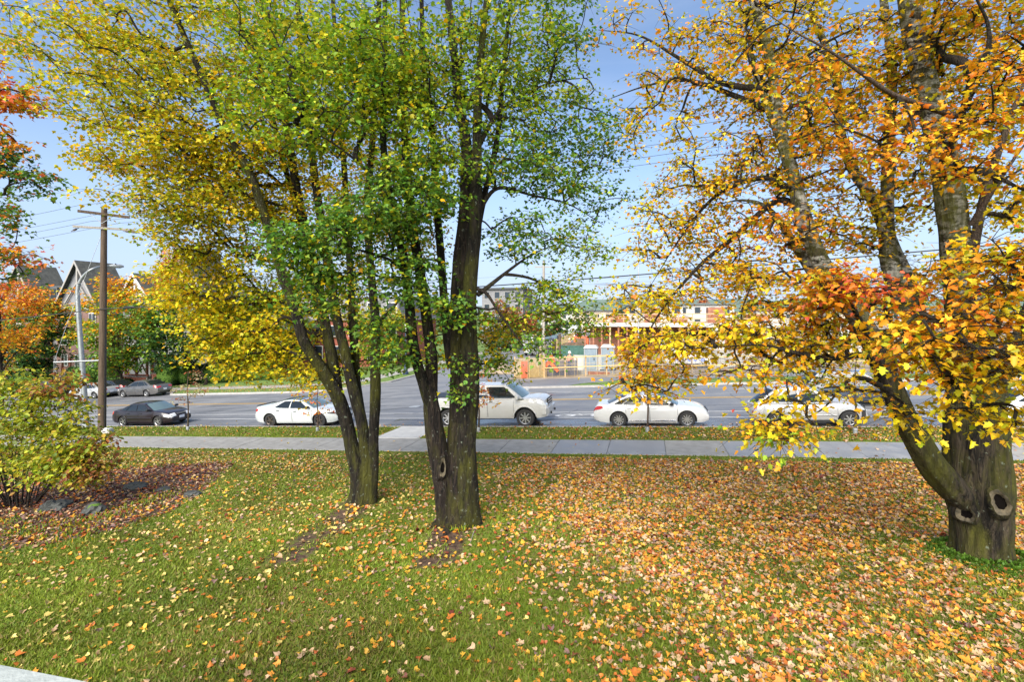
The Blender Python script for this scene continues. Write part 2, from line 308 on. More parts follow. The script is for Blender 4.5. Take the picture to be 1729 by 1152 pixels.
class MB:
    "collects simple solids into one mesh"
    def __init__(s): s.v = []; s.f = []
    def add(s, V, F):
        b = len(s.v); s.v += [tuple(p) for p in V]; s.f += [tuple(i + b for i in f) for f in F]; return s
    def box(s, x0, x1, y0, y1, z0, z1, mtx=None):
        V = [Vector(p) for p in ((x0, y0, z0), (x1, y0, z0), (x1, y1, z0), (x0, y1, z0), (x0, y0, z1), (x1, y0, z1), (x1, y1, z1), (x0, y1, z1))]
        if mtx is not None: V = [mtx @ p for p in V]
        return s.add(V, [(0, 3, 2, 1), (4, 5, 6, 7), (0, 1, 5, 4), (1, 2, 6, 5), (2, 3, 7, 6), (3, 0, 4, 7)])
    def cbox(s, c, d, mtx=None):
        c = Vector(c); return s.box(c.x - d[0] / 2, c.x + d[0] / 2, c.y - d[1] / 2, c.y + d[1] / 2, c.z - d[2] / 2, c.z + d[2] / 2, mtx)
    def beam(s, a, b, w, h=None, up=(0, 0, 1)):
        a, b = Vector(a), Vector(b); h = h or w; d = b - a; n = d.normalized(); upv = Vector(up)
        if abs(n.dot(upv)) > 0.98: upv = Vector((1, 0, 0))
        r = n.cross(upv).normalized(); t = r.cross(n)
        V = [q + r * sx * w / 2 + t * sz * h / 2 for q in (a, b) for sx, sz in ((-1, -1), (1, -1), (1, 1), (-1, 1))]
        return s.add(V, [(3, 2, 1, 0), (4, 5, 6, 7), (0, 1, 5, 4), (1, 2, 6, 5), (2, 3, 7, 6), (3, 0, 4, 7)])
    def tube(s, pts, rad, n=8, cap=True):
        pts = [Vector(p) for p in pts]; rad = rad if hasattr(rad, '__len__') else [rad] * len(pts); rings = []
        ref = Vector((0.13, 0.21, 1))
        for i, p in enumerate(pts):
            t = (pts[min(i + 1, len(pts) - 1)] - pts[max(i - 1, 0)]).normalized()
            rf = ref if abs(t.dot(ref.normalized())) < 0.95 else Vector((1, 0.1, 0))
            a = t.cross(rf).normalized(); b = t.cross(a)
            rings.append([p + (a * math.cos(k * 2 * math.pi / n) + b * math.sin(k * 2 * math.pi / n)) * rad[i] for k in range(n)])
        V = [q for r in rings for q in r]; F = []
        for i in range(len(pts) - 1):
            for k in range(n): F.append((i * n + k, i * n + (k + 1) % n, (i + 1) * n + (k + 1) % n, (i + 1) * n + k))
        if cap: F.append(tuple(range(n))); F.append(tuple(reversed(range((len(pts) - 1) * n, len(pts) * n))))
        return s.add(V, F)
    def lathe(s, prof, n=16, mtx=None):
        V = []; F = []
        for r, z in prof:
            for k in range(n):
                p = Vector((r * math.cos(2 * math.pi * k / n), r * math.sin(2 * math.pi * k / n), z)); V.append(mtx @ p if mtx is not None else p)
        for i in range(len(prof) - 1):
            for k in range(n): F.append((i * n + k, i * n + (k + 1) % n, (i + 1) * n + (k + 1) % n, (i + 1) * n + k))
        return s.add(V, F)
    def prism(s, poly, y0, y1, mtx=None):
        "polygon in x,z extruded along y"
        n = len(poly); V = [Vector((x, y, z)) for y in (y0, y1) for x, z in poly]
        if mtx is not None: V = [mtx @ p for p in V]
        return s.add(V, [tuple(range(n)), tuple(reversed(range(n, 2 * n)))] + [(i + n, (i + 1) % n + n, (i + 1) % n, i) for i in range(n)])
    def build(s, name, m, parent=None, smooth=False, angle=40, kind=None):
        o = raw(name, np.array([tuple(p) for p in s.v], np.float32), s.f, m, parent, smooth, None, kind, angle if smooth else None)
        bm = bmesh.new(); bm.from_mesh(o.data); bmesh.ops.recalc_face_normals(bm, faces=bm.faces); bm.to_mesh(o.data); bm.free()
        return o

def copy_tree(o, parent=None):
    c = o.copy(); COL.objects.link(c); c.parent = parent
    for ch in list(o.children): copy_tree(ch, c)
    return c

def tube_batch(paths, radii, sides):
    "paths (N,K,3), radii (N,K) -> vertices and quads, vectorised"
    Np, K, _ = paths.shape
    t = np.empty_like(paths); t[:, 1:-1] = paths[:, 2:] - paths[:, :-2]; t[:, 0] = paths[:, 1] - paths[:, 0]; t[:, -1] = paths[:, -1] - paths[:, -2]
    t /= np.linalg.norm(t, axis=2, keepdims=True) + 1e-9
    ref = np.where(np.abs(t[:, :, 2:3]) > 0.9, np.array([1.0, 0.1, 0]), np.array([0.05, 0.08, 1.0]))
    a = np.cross(t, ref); a /= np.linalg.norm(a, axis=2, keepdims=True) + 1e-9; b = np.cross(t, a)
    ang = np.arange(sides) * 2 * np.pi / sides
    V = paths[:, :, None, :] + radii[:, :, None, None] * (a[:, :, None, :] * np.cos(ang)[None, None, :, None] + b[:, :, None, :] * np.sin(ang)[None, None, :, None])
    idx = np.arange(Np * K * sides).reshape(Np, K, sides)
    nx = np.roll(idx, -1, axis=2)
    F = np.stack([idx[:, :-1], nx[:, :-1], nx[:, 1:], idx[:, 1:]], axis=-1).reshape(-1, 4)
    return V.reshape(-1, 3), F

# leaf outlines: x from stalk to tip, y across, z out of the plane
LEAF_BIG_V = np.array([(0, 0, 0), (.02, .26, .05), (.22, .22, .02), (.48, .50, .09), (.52, .22, .0), (.74, .24, -.01), (1.0, 0, -.10), (.74, -.24, -.01), (.52, -.22, .0), (.48, -.50, .09), (.22, -.22, .02), (.02, -.26, .05)], float) - np.array([0.1, 0, 0])
LEAF_BIG_F = np.array([(0, 2, 1), (0, 4, 2), (2, 4, 3), (0, 6, 4), (4, 6, 5), (0, 8, 6), (8, 7, 6), (0, 10, 8), (10, 9, 8), (0, 11, 10)])
LEAF_MID_V = np.array([(0, 0, 0), (.12, .34, .06), (.50, .46, .08), (.55, .20, .0), (1.0, 0, -.08), (.55, -.20, .0), (.50, -.46, .08), (.12, -.34, .06)], float) - np.array([0.1, 0, 0])
LEAF_MID_F = np.array([(0, 3, 1), (1, 3, 2), (0, 4, 3), (0, 5, 4), (0, 7, 5), (7, 6, 5)])
LEAF_OVAL_V = np.array([(0, 0, 0), (.3, .28, .05), (.68, .24, .04), (1.0, 0, -.08), (.68, -.24, .04), (.3, -.28, .05)], float)
LEAF_OVAL_F = np.array([(0, 2, 1), (0, 3, 2), (0, 4, 3), (0, 5, 4)])
def leaves_mesh(name, pos, d, nrm, size, col, tmpl, m, parent=None, kind='stuff', curl=None):
    tv, tf = tmpl; n = len(pos)
    d = d / (np.linalg.norm(d, axis=1, keepdims=True) + 1e-9)
    y = np.cross(nrm, d); y /= np.linalg.norm(y, axis=1, keepdims=True) + 1e-9; nn = np.cross(d, y)
    tz = np.broadcast_to(tv[None, :, 2], (n, len(tv)))
    if curl is not None: tz = tz * curl[:, None]
    V = pos[:, None, :] + size[:, None, None] * (tv[None, :, 0, None] * d[:, None, :] + tv[None, :, 1, None] * y[:, None, :] + tz[:, :, None] * nn[:, None, :])
    F = (tf[None] + (np.arange(n) * len(tv))[:, None, None]).reshape(-1, 3)
    C = np.repeat(col, len(tv), axis=0)
    return raw(name, V.reshape(-1, 3), F, m, parent, col=C, kind=kind)
# ------------------------------------------------------------------ ground, road, pavement
def sheet(name, poly, dz, m, parent=None, kind='structure', thick=0.0):
    V = [W(u, v) + Vector((0, 0, dz)) for u, v in poly]; n = len(V); F = [tuple(range(n))]
    if thick:
        V += [p - Vector((0, 0, thick)) for p in V]; F += [(i, i + n, (i + 1) % n + n, (i + 1) % n) for i in range(n)]
    o = raw(name, np.array([tuple(p) for p in V]), F, m, parent)
    if o.data.polygons[0].normal.z < 0: o.data.flip_normals()
    if parent is None: tag(o, kind=kind)
    return o
def rect(u0, u1, v0, v1): return [(u0, v0), (u1, v0), (u1, v1), (u0, v1)]

# wide terrain to the horizon
us = [-1500, -400, -110, -60, -30, 0, 30, 70, 300, 1500]; vs = [-60, -4, 5, 12, 17.4, 24, 36, 60, 120, 300, 800, 2500]
Vt = [W(u, v) - Vector((0, 0, 0.30)) for v in vs for u in us]; nu = len(us)
tag(raw('ground', np.array([tuple(p) for p in Vt]), [(j * nu + i, j * nu + i + 1, (j + 1) * nu + i + 1, (j + 1) * nu + i) for j in range(len(vs) - 1) for i in range(nu - 1)], 'grass_far'), kind='structure')

# lawn with soil mask: planting bed on the left, worn ground with some painted shade at the two tree bases
BED = [ground_at(*p) for p in ((-80, 815), (60, 808), (190, 796), (270, 790), (338, 788), (372, 783), (380, 790), (352, 806), (338, 826), (300, 850), (265, 870), (180, 897), (90, 916), (0, 921), (-120, 930))]
def in_poly(poly, u, v):
    c = np.zeros(np.shape(u), bool); n = len(poly)
    for i in range(n):
        (x1, y1), (x2, y2) = poly[i], poly[(i + 1) % n]
        cond = ((y1 > v) != (y2 > v)) & (u < (x2 - x1) * (v - y1) / (y2 - y1 + 1e-12) + x1); c ^= cond
    return c
def seg_d(u, v, a, b):
    ax, ay = a; bx, by = b; t = np.clip(((u - ax) * (bx - ax) + (v - ay) * (by - ay)) / ((bx - ax) ** 2 + (by - ay) ** 2), 0, 1)
    return np.hypot(u - ax - t * (bx - ax), v - ay - t * (by - ay))
T1B, T2B, T3B = ground_at(613, 852), ground_at(768, 886), ground_at(1657, 950)
def poly_d(poly, u, v):
    d = np.full(np.shape(u), 1e9)
    for i in range(len(poly)): d = np.minimum(d, seg_d(u, v, poly[i], poly[(i + 1) % len(poly)]))
    return np.where(in_poly(poly, u, v), -d, d)
def soil_shade_mask(u, v):
    s = np.clip(0.62 - poly_d(BED, u, v) * 0.9, 0, 1.0)
    s = np.maximum(s, np.clip(0.95 - seg_d(u, v, T1B, ground_at(485, 940)) / 1.0, 0, 0.62))  # mostly bare soil, with the tree's shade streak painted in
    s = np.maximum(s, np.clip(1.1 - seg_d(u, v, T2B, ground_at(738, 942)) / 0.75, 0, 0.7))  # same mix of bare soil and painted shade
    s = np.maximum(s, np.clip(0.9 - seg_d(u, v, T3B, (T3B[0] + .1, T3B[1])) / 1.3, 0, 0.45))
    return s
gu = np.arange(-42, 26.01, 0.25); gv = np.concatenate([np.arange(-8, 3, 1.0), np.arange(3, V_SW0 + 0.01, 0.2)]); gv[-1] = V_SW0
UU, VV = np.meshgrid(gu, gv)
def bumps(u, v):
    return 0.02 * np.sin(u * 1.7 + v * 0.8) * np.sin(v * 1.3 - u * 0.4) + 0.035 * np.sin(u * 0.55 + 1.0) * np.sin(v * 0.6 + 2)
def mound(u, v):
    z = 0
    for (bu, bv), h, r in ((T1B, 0.12, 0.8), (T2B, 0.12, 0.9), (T3B, 0.15, 1.0)): z = z + h * np.exp(-((u - bu) ** 2 + (v - bv) ** 2) / (2 * r * r))
    return z
def lawn_z(u, v):
    fade = np.clip((V_SW0 - v) / 1.0, 0, 1)
    return HN(u, v) + fade * bumps(u, v) + mound(u, v)
ZZ = lawn_z(UU, VV)
LV = np.stack([CT * UU + ST * VV, -ST * UU + CT * VV, ZZ], -1).reshape(-1, 3)
ii = np.arange(UU.size).reshape(UU.shape); LF = np.stack([ii[:-1, :-1], ii[:-1, 1:], ii[1:, 1:], ii[1:, :-1]], -1).reshape(-1, 4)
lawn = tag(raw('lawn', LV, LF, 'lawn', smooth=True), kind='structure')
att = lawn.data.attributes.new('soil', 'FLOAT', 'POINT'); att.data.foreach_set('value', soil_shade_mask(UU, VV).ravel().astype(np.float32))

# pavement of separate slabs
pave = sheet('pavement', rect(-110, 70, V_SW0, V_SW1), -0.03, 'concrete_wet')
slab = MB(); Ls = 1.985
sl = [W(a, b, GRADE * a) - W(0, V_SW0, 0) for a in (0.0, Ls) for b in (V_SW0, V_SW1)]
top = [sl[0], sl[2], sl[3], sl[1]]
bev = 0.012; cen = sum(top, Vector()) / 4
inner = [p + (cen - p).normalized() * bev * 1.4 for p in top]
V = [p + Vector((0, 0, 0.018)) for p in inner] + [p + Vector((0, 0, 0.008)) for p in top] + [p - Vector((0, 0, 0.05)) for p in top]
slab.add(V, [(0, 1, 2, 3)] + [(i, i + 4, (i + 1) % 4 + 4, (i + 1) % 4) for i in range(4)] + [(i + 4, i + 8, (i + 1) % 4 + 8, (i + 1) % 4 + 4) for i in range(4)])
meA = slab.build('slab', 'concrete', pave); meB = None
u0 = u_at(864, V_SW1) - 2.0 * 17
first = True
for i in range(34):
    uu = u0 + 2.0 * i
    if first: o = meA; first = False
    else:
        wet = uu > u_at(905, 19)
        if wet and meB is None:
            meB = meA.data.copy(); meB.materials.clear(); meB.materials.append(M['concrete_wet'])
        o = link('slab', meB if (wet and i % 5) else meA.data, None, pave)
    o.location = W(uu, V_SW0, grade(uu) + R.uniform(-0.006, 0.006))

# grass verge between pavement and kerb, with a pale concrete crossing
PU0, PU1 = u_at(657, 21), u_at(722, 21)
verge = sheet('grass_verge', rect(-110, PU0, V_SW1 + 0.01, V_KERB), 0.03, 'lawn', thick=0.2)
verge2 = sheet('grass_verge', rect(PU1, 70, V_SW1 + 0.01, V_KERB), 0.03, 'lawn', thick=0.2)
sheet('crossing_path', [(PU0 - 0.15, V_SW1 + 0.01), (PU1 + 0.1, V_SW1 + 0.01), (PU1 - 0.01, V_KERB), (PU0 + 0.01, V_KERB)], 0.035, 'concrete_new', thick=0.2)
def kerb(name, pts, w=0.16, top=0.03, bot=-0.25):
    k = MB()
    for (a, b) in zip(pts[:-1], pts[1:]):
        A, B = W(*a), W(*b); d = (B - A); d.z = 0; d.normalize(); nrm = Vector((-d.y, d.x, 0)) * w / 2
        V = [A - nrm, A + nrm, B + nrm, B - nrm]
        V = [p + Vector((0, 0, bot)) for p in V] + [p + Vector((0, 0, top)) for p in V]
        k.add(V, [(4, 5, 6, 7), (0, 1, 5, 4), (1, 2, 6, 5), (2, 3, 7, 6), (3, 0, 4, 7)])
    return tag(k.build(name, 'kerb_stone'), kind='structure')
kerb('near_kerb', [(-110 + 3 * i, V_KERB + 0.09) for i in range(61)])
ROADZ = -0.10
sheet('road', rect(-110, 70, V_KERB + 0.1, V_FAR + 0.05), ROADZ, 'asphalt')
sheet('parking_lane', rect(-13, 70, V_KERB + 0.17, 24.75), ROADZ + 0.004, 'asphalt_wet')
sheet('parking_bay', [(-110, V_FAR), (-41.5, V_FAR), (-43, 37.7), (-110, 37.7)], ROADZ - 0.004, 'asphalt')
def line(name, v, u0, u1, w, m): return sheet(name, rect(u0, u1, v - w / 2, v + w / 2), ROADZ + 0.008, m)
line('lane_line', 24.86, -110, 70, 0.10, 'line_white'); line('lane_line', 26.31, -110, 70, 0.10, 'line_white')
line('centre_line', 30.40, -110, -24, 0.10, 'line_yellow'); line('centre_line', 30.62, -110, -24, 0.10, 'line_yellow')
line('centre_line', 30.40, -10.5, 70, 0.10, 'line_yellow'); line('centre_line', 30.62, -10.5, 70, 0.10, 'line_yellow')
for k in range(5): line('parking_mark', 33.7, -6.6 + 6 * k, -4.9 + 6 * k, 0.1, 'line_white')
# bicycle symbol in the cycle lane
bmk = MB(); ub, vb = u_at(985, 25.6), 25.58
def ring(cu, cv, r0, r1, su):
    n = 20
    for k in range(n):
        a, b = 2 * math.pi * k / n, 2 * math.pi * (k + 1) / n
        q = [(cu + su * r * math.cos(t), cv + r * math.sin(t)) for r, t in ((r0, a), (r1, a), (r1, b), (r0, b))]
        bmk.add([W(*p) + Vector((0, 0, ROADZ + 0.008)) for p in q], [(0, 1, 2, 3)])
ring(ub - 0.9, vb - 0.1, 0.22, 0.36, 1.5); ring(ub + 0.9, vb - 0.1, 0.22, 0.36, 1.5)
for (a, b) in (((-0.9, -0.1), (-0.3, 0.3)), ((-0.3, 0.3), (0.6, 0.3)), ((0.6, 0.3), (0.9, -0.1)), ((-0.3, 0.3), (0.0, -0.1)), ((-0.9, -0.1), (0, -0.1)), ((0, -0.1), (0.65, 0.32))):
    q = [(ub + a[0], vb + a[1] - 0.05), (ub + b[0], vb + b[1] - 0.05), (ub + b[0], vb + b[1] + 0.05), (ub + a[0], vb + a[1] + 0.05)]
    bmk.add([W(*p) + Vector((0, 0, ROADZ + 0.010)) for p in q], [(0, 1, 2, 3)])
o = bmk.build('bicycle_marking', 'line_white'); tag(o, kind='structure')
# repaired strips of darker tar on the road
for (a, b, vv, ww) in ((-22, -13, 28.6, 0.05), (-16, -6, 33.0, 0.06), (-30, -20, 27.6, 0.05), (2, 14, 28.0, 0.05), (-9, 0, 32.1, 0.7)):
    sheet('tar_patch', [(a, vv), (b, vv + 0.25), (b, vv + 0.25 + ww), (a, vv + ww)], ROADZ + 0.006, 'asphalt_wet')

# cracks sealed with tar, and a manhole cover
gk = random.Random(3)
for k in range(16):
    u, v = gk.uniform(-34, 14), gk.uniform(25, 35); ang = gk.choice([0.05, 1.5, 1.6, .1]); cr2 = MB(); q = [(u, v)]
    for i in range(12): ang += gk.uniform(-.35, .35); q.append((q[-1][0] + .35 * math.cos(ang), min(35.4, max(22.6, q[-1][1] + .35 * math.sin(ang)))))
    for a, b in zip(q[:-1], q[1:]):
        dx, dy = b[0] - a[0], b[1] - a[1]; l_ = math.hypot(dx, dy) + 1e-6; nx, ny = -dy / l_ * .025, dx / l_ * .025
        cr2.add([W(*p) + Vector((0, 0, ROADZ + 0.011)) for p in ((a[0] - nx, a[1] - ny), (b[0] - nx, b[1] - ny), (b[0] + nx, b[1] + ny), (a[0] + nx, a[1] + ny))], [(0, 1, 2, 3)])
    tag(cr2.build('road_crack', 'asphalt_wet'), kind='structure')
mh = MB(); cu, cv = u_at(700, 28.5), 28.5; mh.add([W(cu + .36 * math.cos(t), cv + .36 * math.sin(t)) + Vector((0, 0, ROADZ + .012)) for t in np.linspace(0, 6.283, 25)[:-1]], [tuple(range(24))]); tag(mh.build('manhole_cover', 'grey_metal'), 'round grey manhole cover in the road left of the pickup', 'manhole cover')
# far side: side street going straight back, verges, pavements, building site
SU0, SU1 = -22.6, -11.2
sheet('side_street', [(-28.5, V_FAR), (-8.8, V_FAR), (-10.2, 36.6), (SU1, 38.6), (SU1, 330), (SU0, 330), (SU0, 41.5), (-24.0, 38.2), (-26, 36.6)], ROADZ - 0.002, 'asphalt')
cl = [(-110, 37.75), (-43.2, 37.75), (-41.3, V_FAR), (-28.5, V_FAR), (-26, 36.4), (-24, 38.0), (SU0, 41.5), (SU0, 330)]
kerb('far_kerb_left', cl)
sheet('far_verge', [(-110, 37.8), (-43, 37.8), (-41.2, V_FAR + .05), (-28.5, V_FAR + .05), (-26, 36.45), (-24.1, 38.05), (SU0 - .05, 41.5), (SU0 - .05, 330), (-110, 330)], 0.02, 'grass_far')
sheet('far_pavement_left', [(-110, 40.2), (-31, 40.2), (-27, 42.5), (-26.6, 330), (-24.6, 330), (-24.8, 42), (-30.2, 38.2), (-110, 38.2)], 0.03, 'concrete')
cr_ = [(SU1, 330), (SU1, 38.6), (-10.2, 36.6), (-8.8, V_FAR + .02), (70, V_FAR + .02)]
kerb('far_kerb_right', cr_)
sheet('building_site', [(SU1 + .05, 330), (SU1 + .05, 38.6), (-10.2, 36.65), (-8.8, V_FAR + .1), (70, V_FAR + .1), (70, 330)], 0.0, 'dirt')
sheet('far_verge', [(-5.5, V_FAR + .12), (70, V_FAR + .12), (70, 38.3), (-1.5, 38.2), (-4.5, 37.0)], 0.02, 'grass_far')
sheet('far_pavement_right', [(-8.5, V_FAR + .15), (-5.6, V_FAR + .15), (-4.6, 37.0), (-1.6, 38.25), (70, 38.35), (70, 40.3), (-11, 40.3), (SU1 + .1, 38.7), (-10.1, 36.8)], 0.016, 'asphalt')

# balcony ledge just below the camera, at the left
led = MB(); A, B = Vector((-1.73, 1.70, 0)), Vector((-0.45, 1.421, 0)); zt = CAMZ - 1.176
d = (B - A).normalized(); nr = Vector((d.y, -d.x, 0))
poly = [(0.0, -0.03), (0.012, 0.0), (0.30, 0.0), (0.31, -0.03), (0.31, -0.16), (0.0, -0.16)]
Vp = [p + nr * x + Vector((0, 0, zt + z)) for p in (A - d * 2.0, B) for x, z in poly]; n6 = len(poly)
led.add(Vp, [tuple(range(n6)), tuple(reversed(range(n6, 2 * n6)))] + [(i, i + n6, (i + 1) % n6 + n6, (i + 1) % n6) for i in range(n6)])
lo_ = empty('balcony_ledge', tuple(A) [:2] + (zt - 0.16,), 0, 'pale weathered ledge cap in the bottom left corner', 'ledge')
c_ = led.build('cap', 'ledge_white'); c_.parent = lo_; c_.matrix_parent_inverse = Matrix.Translation(-lo_.location)
wl = MB(); q = [A - d * 2.0 + nr * 0.04, B + nr * 0.04, B + nr * 0.27, A - d * 2.0 + nr * 0.27]
wl.add([p + Vector((0, 0, z)) for z in (0.2, zt - 0.162) for p in q], [(0, 1, 5, 4), (1, 2, 6, 5), (2, 3, 7, 6), (3, 0, 4, 7), (4, 5, 6, 7)])
c_ = wl.build('support_wall', 'ledge_white'); c_.parent = lo_; c_.matrix_parent_inverse = Matrix.Translation(-lo_.location)
# ------------------------------------------------------------------ vehicles
def interp(x, pts):
    xs = [p[0] for p in pts]; ys = [p[1] for p in pts]; return float(np.interp(x, xs, ys))
def smooth_pts(pts, n=60):
    xs = np.array([p[0] for p in pts]); ys = np.array([p[1] for p in pts]); q = np.linspace(xs[0], xs[-1], n)
    y = np.interp(q, xs, ys); k = np.array([1, 2, 3, 2, 1]) / 9.0
    yp = np.convolve(np.concatenate([[y[0]] * 2, y, [y[-1]] * 2]), k, 'valid'); yp[0], yp[-1] = y[0], y[-1]
    return list(zip(q, yp))

def wheel_mesh(r, w, spokes, rim, parent_name):
    "lathe tyre and a spoked rim, axis along y, outer face at -y"
    t = MB(); rot = Matrix.Rotation(math.radians(90), 4, 'X')
    t.lathe([(r * .64, w / 2), (r * .93, w / 2), (r, w * .33), (r, -w * .33), (r * .93, -w / 2), (r * .64, -w / 2)], 26, rot)
    d = MB(); d.lathe([(0.001, w * .22), (r * .62, w * .22), (r * .655, w * .5), (r * .70, w * .505), (r * .66, w * .3)], 26, rot)
    s = MB()
    for k in range(spokes):
        a = 2 * math.pi * k / spokes
        mt = rot @ Matrix.Rotation(a, 4, 'Z')
        s.prism([(-r * .055, r * .08), (r * .055, r * .08), (r * .075, r * .64), (-r * .075, r * .64)], w * .30, w * .42, mt @ Matrix.Rotation(math.radians(90), 4, 'X'))
    s.lathe([(0.001, w * .44), (r * .12, w * .44), (r * .15, w * .28)], 14, rot)
    s.lathe([(r * .60, w * .40), (r * .66, w * .49), (r * .70, w * .495), (r * .69, w * .46)], 26, rot)
    return t, d, s

def make_car(name, label, spec, paint, u, vnear, head=1, group=None, rim='rim_silver', spokes=5, cat='car', plate=True, dark_roof=False, wind='glass_light'):
    sp = spec; wb, Wd, Ht, r = sp['wb'], sp['W'], sp['H'], sp['r']; xf, xr = wb / 2 + sp['fo'], -wb / 2 - sp['ro']
    hw0 = Wd / 2
    root = bpy.data.objects.new(name, None); COL.objects.link(root); root.empty_display_size = 0.3; tag(root, label, cat, group)
    zc = W(u, vnear + head * 0 + hw0, grade(u) + ROADZ + 0.008)
    ex = (Vector((CT, -ST, GRADE)) * head).normalized(); ey = Vector((ST, CT, 0)) * head; ez = ex.cross(ey).normalized(); ey = ez.cross(ex)
    mtx = Matrix((ex, ey, ez)).transposed().to_4x4(); mtx.translation = zc; root.matrix_world = mtx
    deck = smooth_pts(sp['deck']); hwp = smooth_pts(sp['plan'])
    sill = sp.get('sill', 0.20); ra = r * sp.get('arch', 1.17)
    botp = [(xr, sill + .14), (xr + .25, sill + .05), (xr + .6, sill), (xf - .6, sill), (xf - .2, sill + .02), (xf, sill + .08)]
    def arch(x):
        z = interp(x, botp)
        for ax in (-wb / 2, wb / 2):
            dx = abs(x - ax)
            if dx < ra: z = max(z, r + math.sqrt(ra * ra - dx * dx) * 0.98)
        return z
    def half(x): return interp(x, hwp) * hw0
    def sect(x):
        hw = half(x); dk = interp(x, deck); sh = dk - sp.get('crown', 0.05); zb = min(arch(x), sh - 0.06); d = sh - interp(x, botp); z0 = interp(x, botp)
        flare = 0.0
        for ax in (-wb / 2, wb / 2):
            dx = abs(x - ax); flare = max(flare, sp.get('flare', 0.015) * max(0, 1 - (dx / (ra * 1.25)) ** 4))
        def yz(z):
            t = (z - z0) / d; return hw + flare - 0.055 * max(0, (0.45 - t) / 0.45) ** 2 - 0.05 * max(0, (t - 0.62) / 0.38) ** 1.6
        zz = [zb + (sh - zb) * t for t in (0, .16, .36, .56, .76, .92, 1.0)]
        pts = [(yz(z), z) for z in zz]
        ye = pts[-1][0]; pts += [(ye - .035, sh + .018), (ye * .72, dk - .012), (ye * .36, dk - .002), (0.0, dk)]
        return pts, yz
    xs = list(np.linspace(xr, xf, 44))
    for ax in (-wb / 2, wb / 2):
        xs += [ax + ra * math.cos(t) * 0.999 for t in np.linspace(0, math.pi, 15)] + [ax - ra * 1.004, ax + ra * 1.004]
    xs = sorted(set(round(x, 4) for x in xs if xr <= x <= xf)); nst = len(xs)
    Vb = []; K = 11
    for x in xs:
        p, _ = sect(x); Vb += [(x, -y, z) for y, z in p] + [(x, y, z) for y, z in reversed(p[:-1])]
    M2 = 2 * K - 1; Fb = []
    for i in range(nst - 1):
        for k in range(M2 - 1): Fb.append((i * M2 + k, (i + 1) * M2 + k, (i + 1) * M2 + k + 1, i * M2 + k + 1))
    Fb.append(tuple(range(M2))); Fb.append(tuple(reversed(range((nst - 1) * M2, nst * M2))))
    b = MB(); b.add(Vb, Fb); b.build('body', paint, root, True, 38)
    ub = MB(); ub.box(xr + .15, xf - .15, -hw0 + .24, hw0 - .24, sill + .02, min(0.75, r * 2.0)); ub.box(-wb / 2 + ra, wb / 2 - ra, -hw0 + .1, hw0 - .1, sill - .04, sill + .06)
    ub.build('underbody', 'black_plastic', root)
    # cabin
    A, B, C, D = sp['A'], sp['B'], sp['C'], sp['D']; tumble = sp.get('roofw', 0.72)
    def front(t): return A + (B - A) * (t ** 1.08)
    def rear(t): return D + (C - D) * (t ** 1.1)
    def zbelt(x): return interp(x, deck) - 0.035
    def rz(x):
        m = (B + C) / 2; h = (B - C) / 2 + 1e-6; return Ht - 0.05 - 0.06 * ((x - m) / h) ** 2 * sp.get('roofcurve', 0.6)
    def yb(x): return half(x) - 0.075
    def S_(s, t, off=0.0):
        x = rear(t) + (front(t) - rear(t)) * s; xb = D + (A - D) * s; y0 = yb(xb); y1 = hw0 * tumble; xr_ = C + (B - C) * s
        y = y0 + (y1 - y0) * (t ** 1.25); z = zbelt(xb) + (rz(xr_) - 0.025 - zbelt(xb)) * t
        return (x, -(y + off), z + off * 0.3)
    def Wn(q, t, fr=True, off=0.0):
        s = 1.0 if fr else 0.0; x, y, z = S_(s, t); bow = sp.get('bow', 0.14) * (1 - q * q)
        cz = 0.045 * (1 - q * q) * t
        return (x + (bow + off) * (1 if fr else -1), y * -q if False else -abs(y) * q, z + cz + off * 0.6)
    def Rf(s, q):
        x, y, z = S_(s, 1.0); x += (sp.get('bow', 0.14) * (1 - q * q)) * (2 * s - 1) if s in (0, 1) else (sp.get('bow', .14) * (1 - q * q)) * (2 * s - 1)
        return (x, -abs(y) * q, z + 0.045 * (1 - q * q))
    def patch(fn, ar, br, na, nb):
        V = [fn(ar[0] + (ar[1] - ar[0]) * i / na, br[0] + (br[1] - br[0]) * j / nb) for i in range(na + 1) for j in range(nb + 1)]
        return V, [(i * (nb + 1) + j, (i + 1) * (nb + 1) + j, (i + 1) * (nb + 1) + j + 1, i * (nb + 1) + j + 1) for i in range(na) for j in range(nb)]
    cb = MB()
    V, F = patch(S_, (0, 1), (0, 1), 14, 5); cb.add(V, F); cb.add([(x, -y, z) for x, y, z in V], F)
    for fr in (True, False): cb.add(*patch(lambda q, t: Wn(q, t, fr), (-1, 1), (0, 1), 8, 5))
    cb.build('cabin', paint, root, True, 50)
    rf = MB(); rf.add(*patch(lambda s, q: Rf(s, q), (0, 1), (-1, 1), 10, 8)); rf.build('roof', 'paint_black' if dark_roof else paint, root, True, 50)
    for side in (1, -1):
        for (s0, s1) in sp['wins']:
            V, F = patch(lambda s, t: S_(s, t, 0.018), (s0, s1), (.09, .86), 8, 6)
            wm = MB(); wm.add([(x, y * side, z) for x, y, z in V], F); wm.build('side_window', 'glass', root, True, 50)
    wm = MB(); wm.add(*patch(lambda q, t: Wn(q, t, True, .008), (-.90, .90), (.04, .95), 8, 5)); wm.build('windscreen', wind, root, True, 50)
    wm = MB(); wm.add(*patch(lambda q, t: Wn(q, t, False, .008), (-.88, .88), (.10, .93), 8, 5)); wm.build('rear_window', 'glass', root, True, 50)
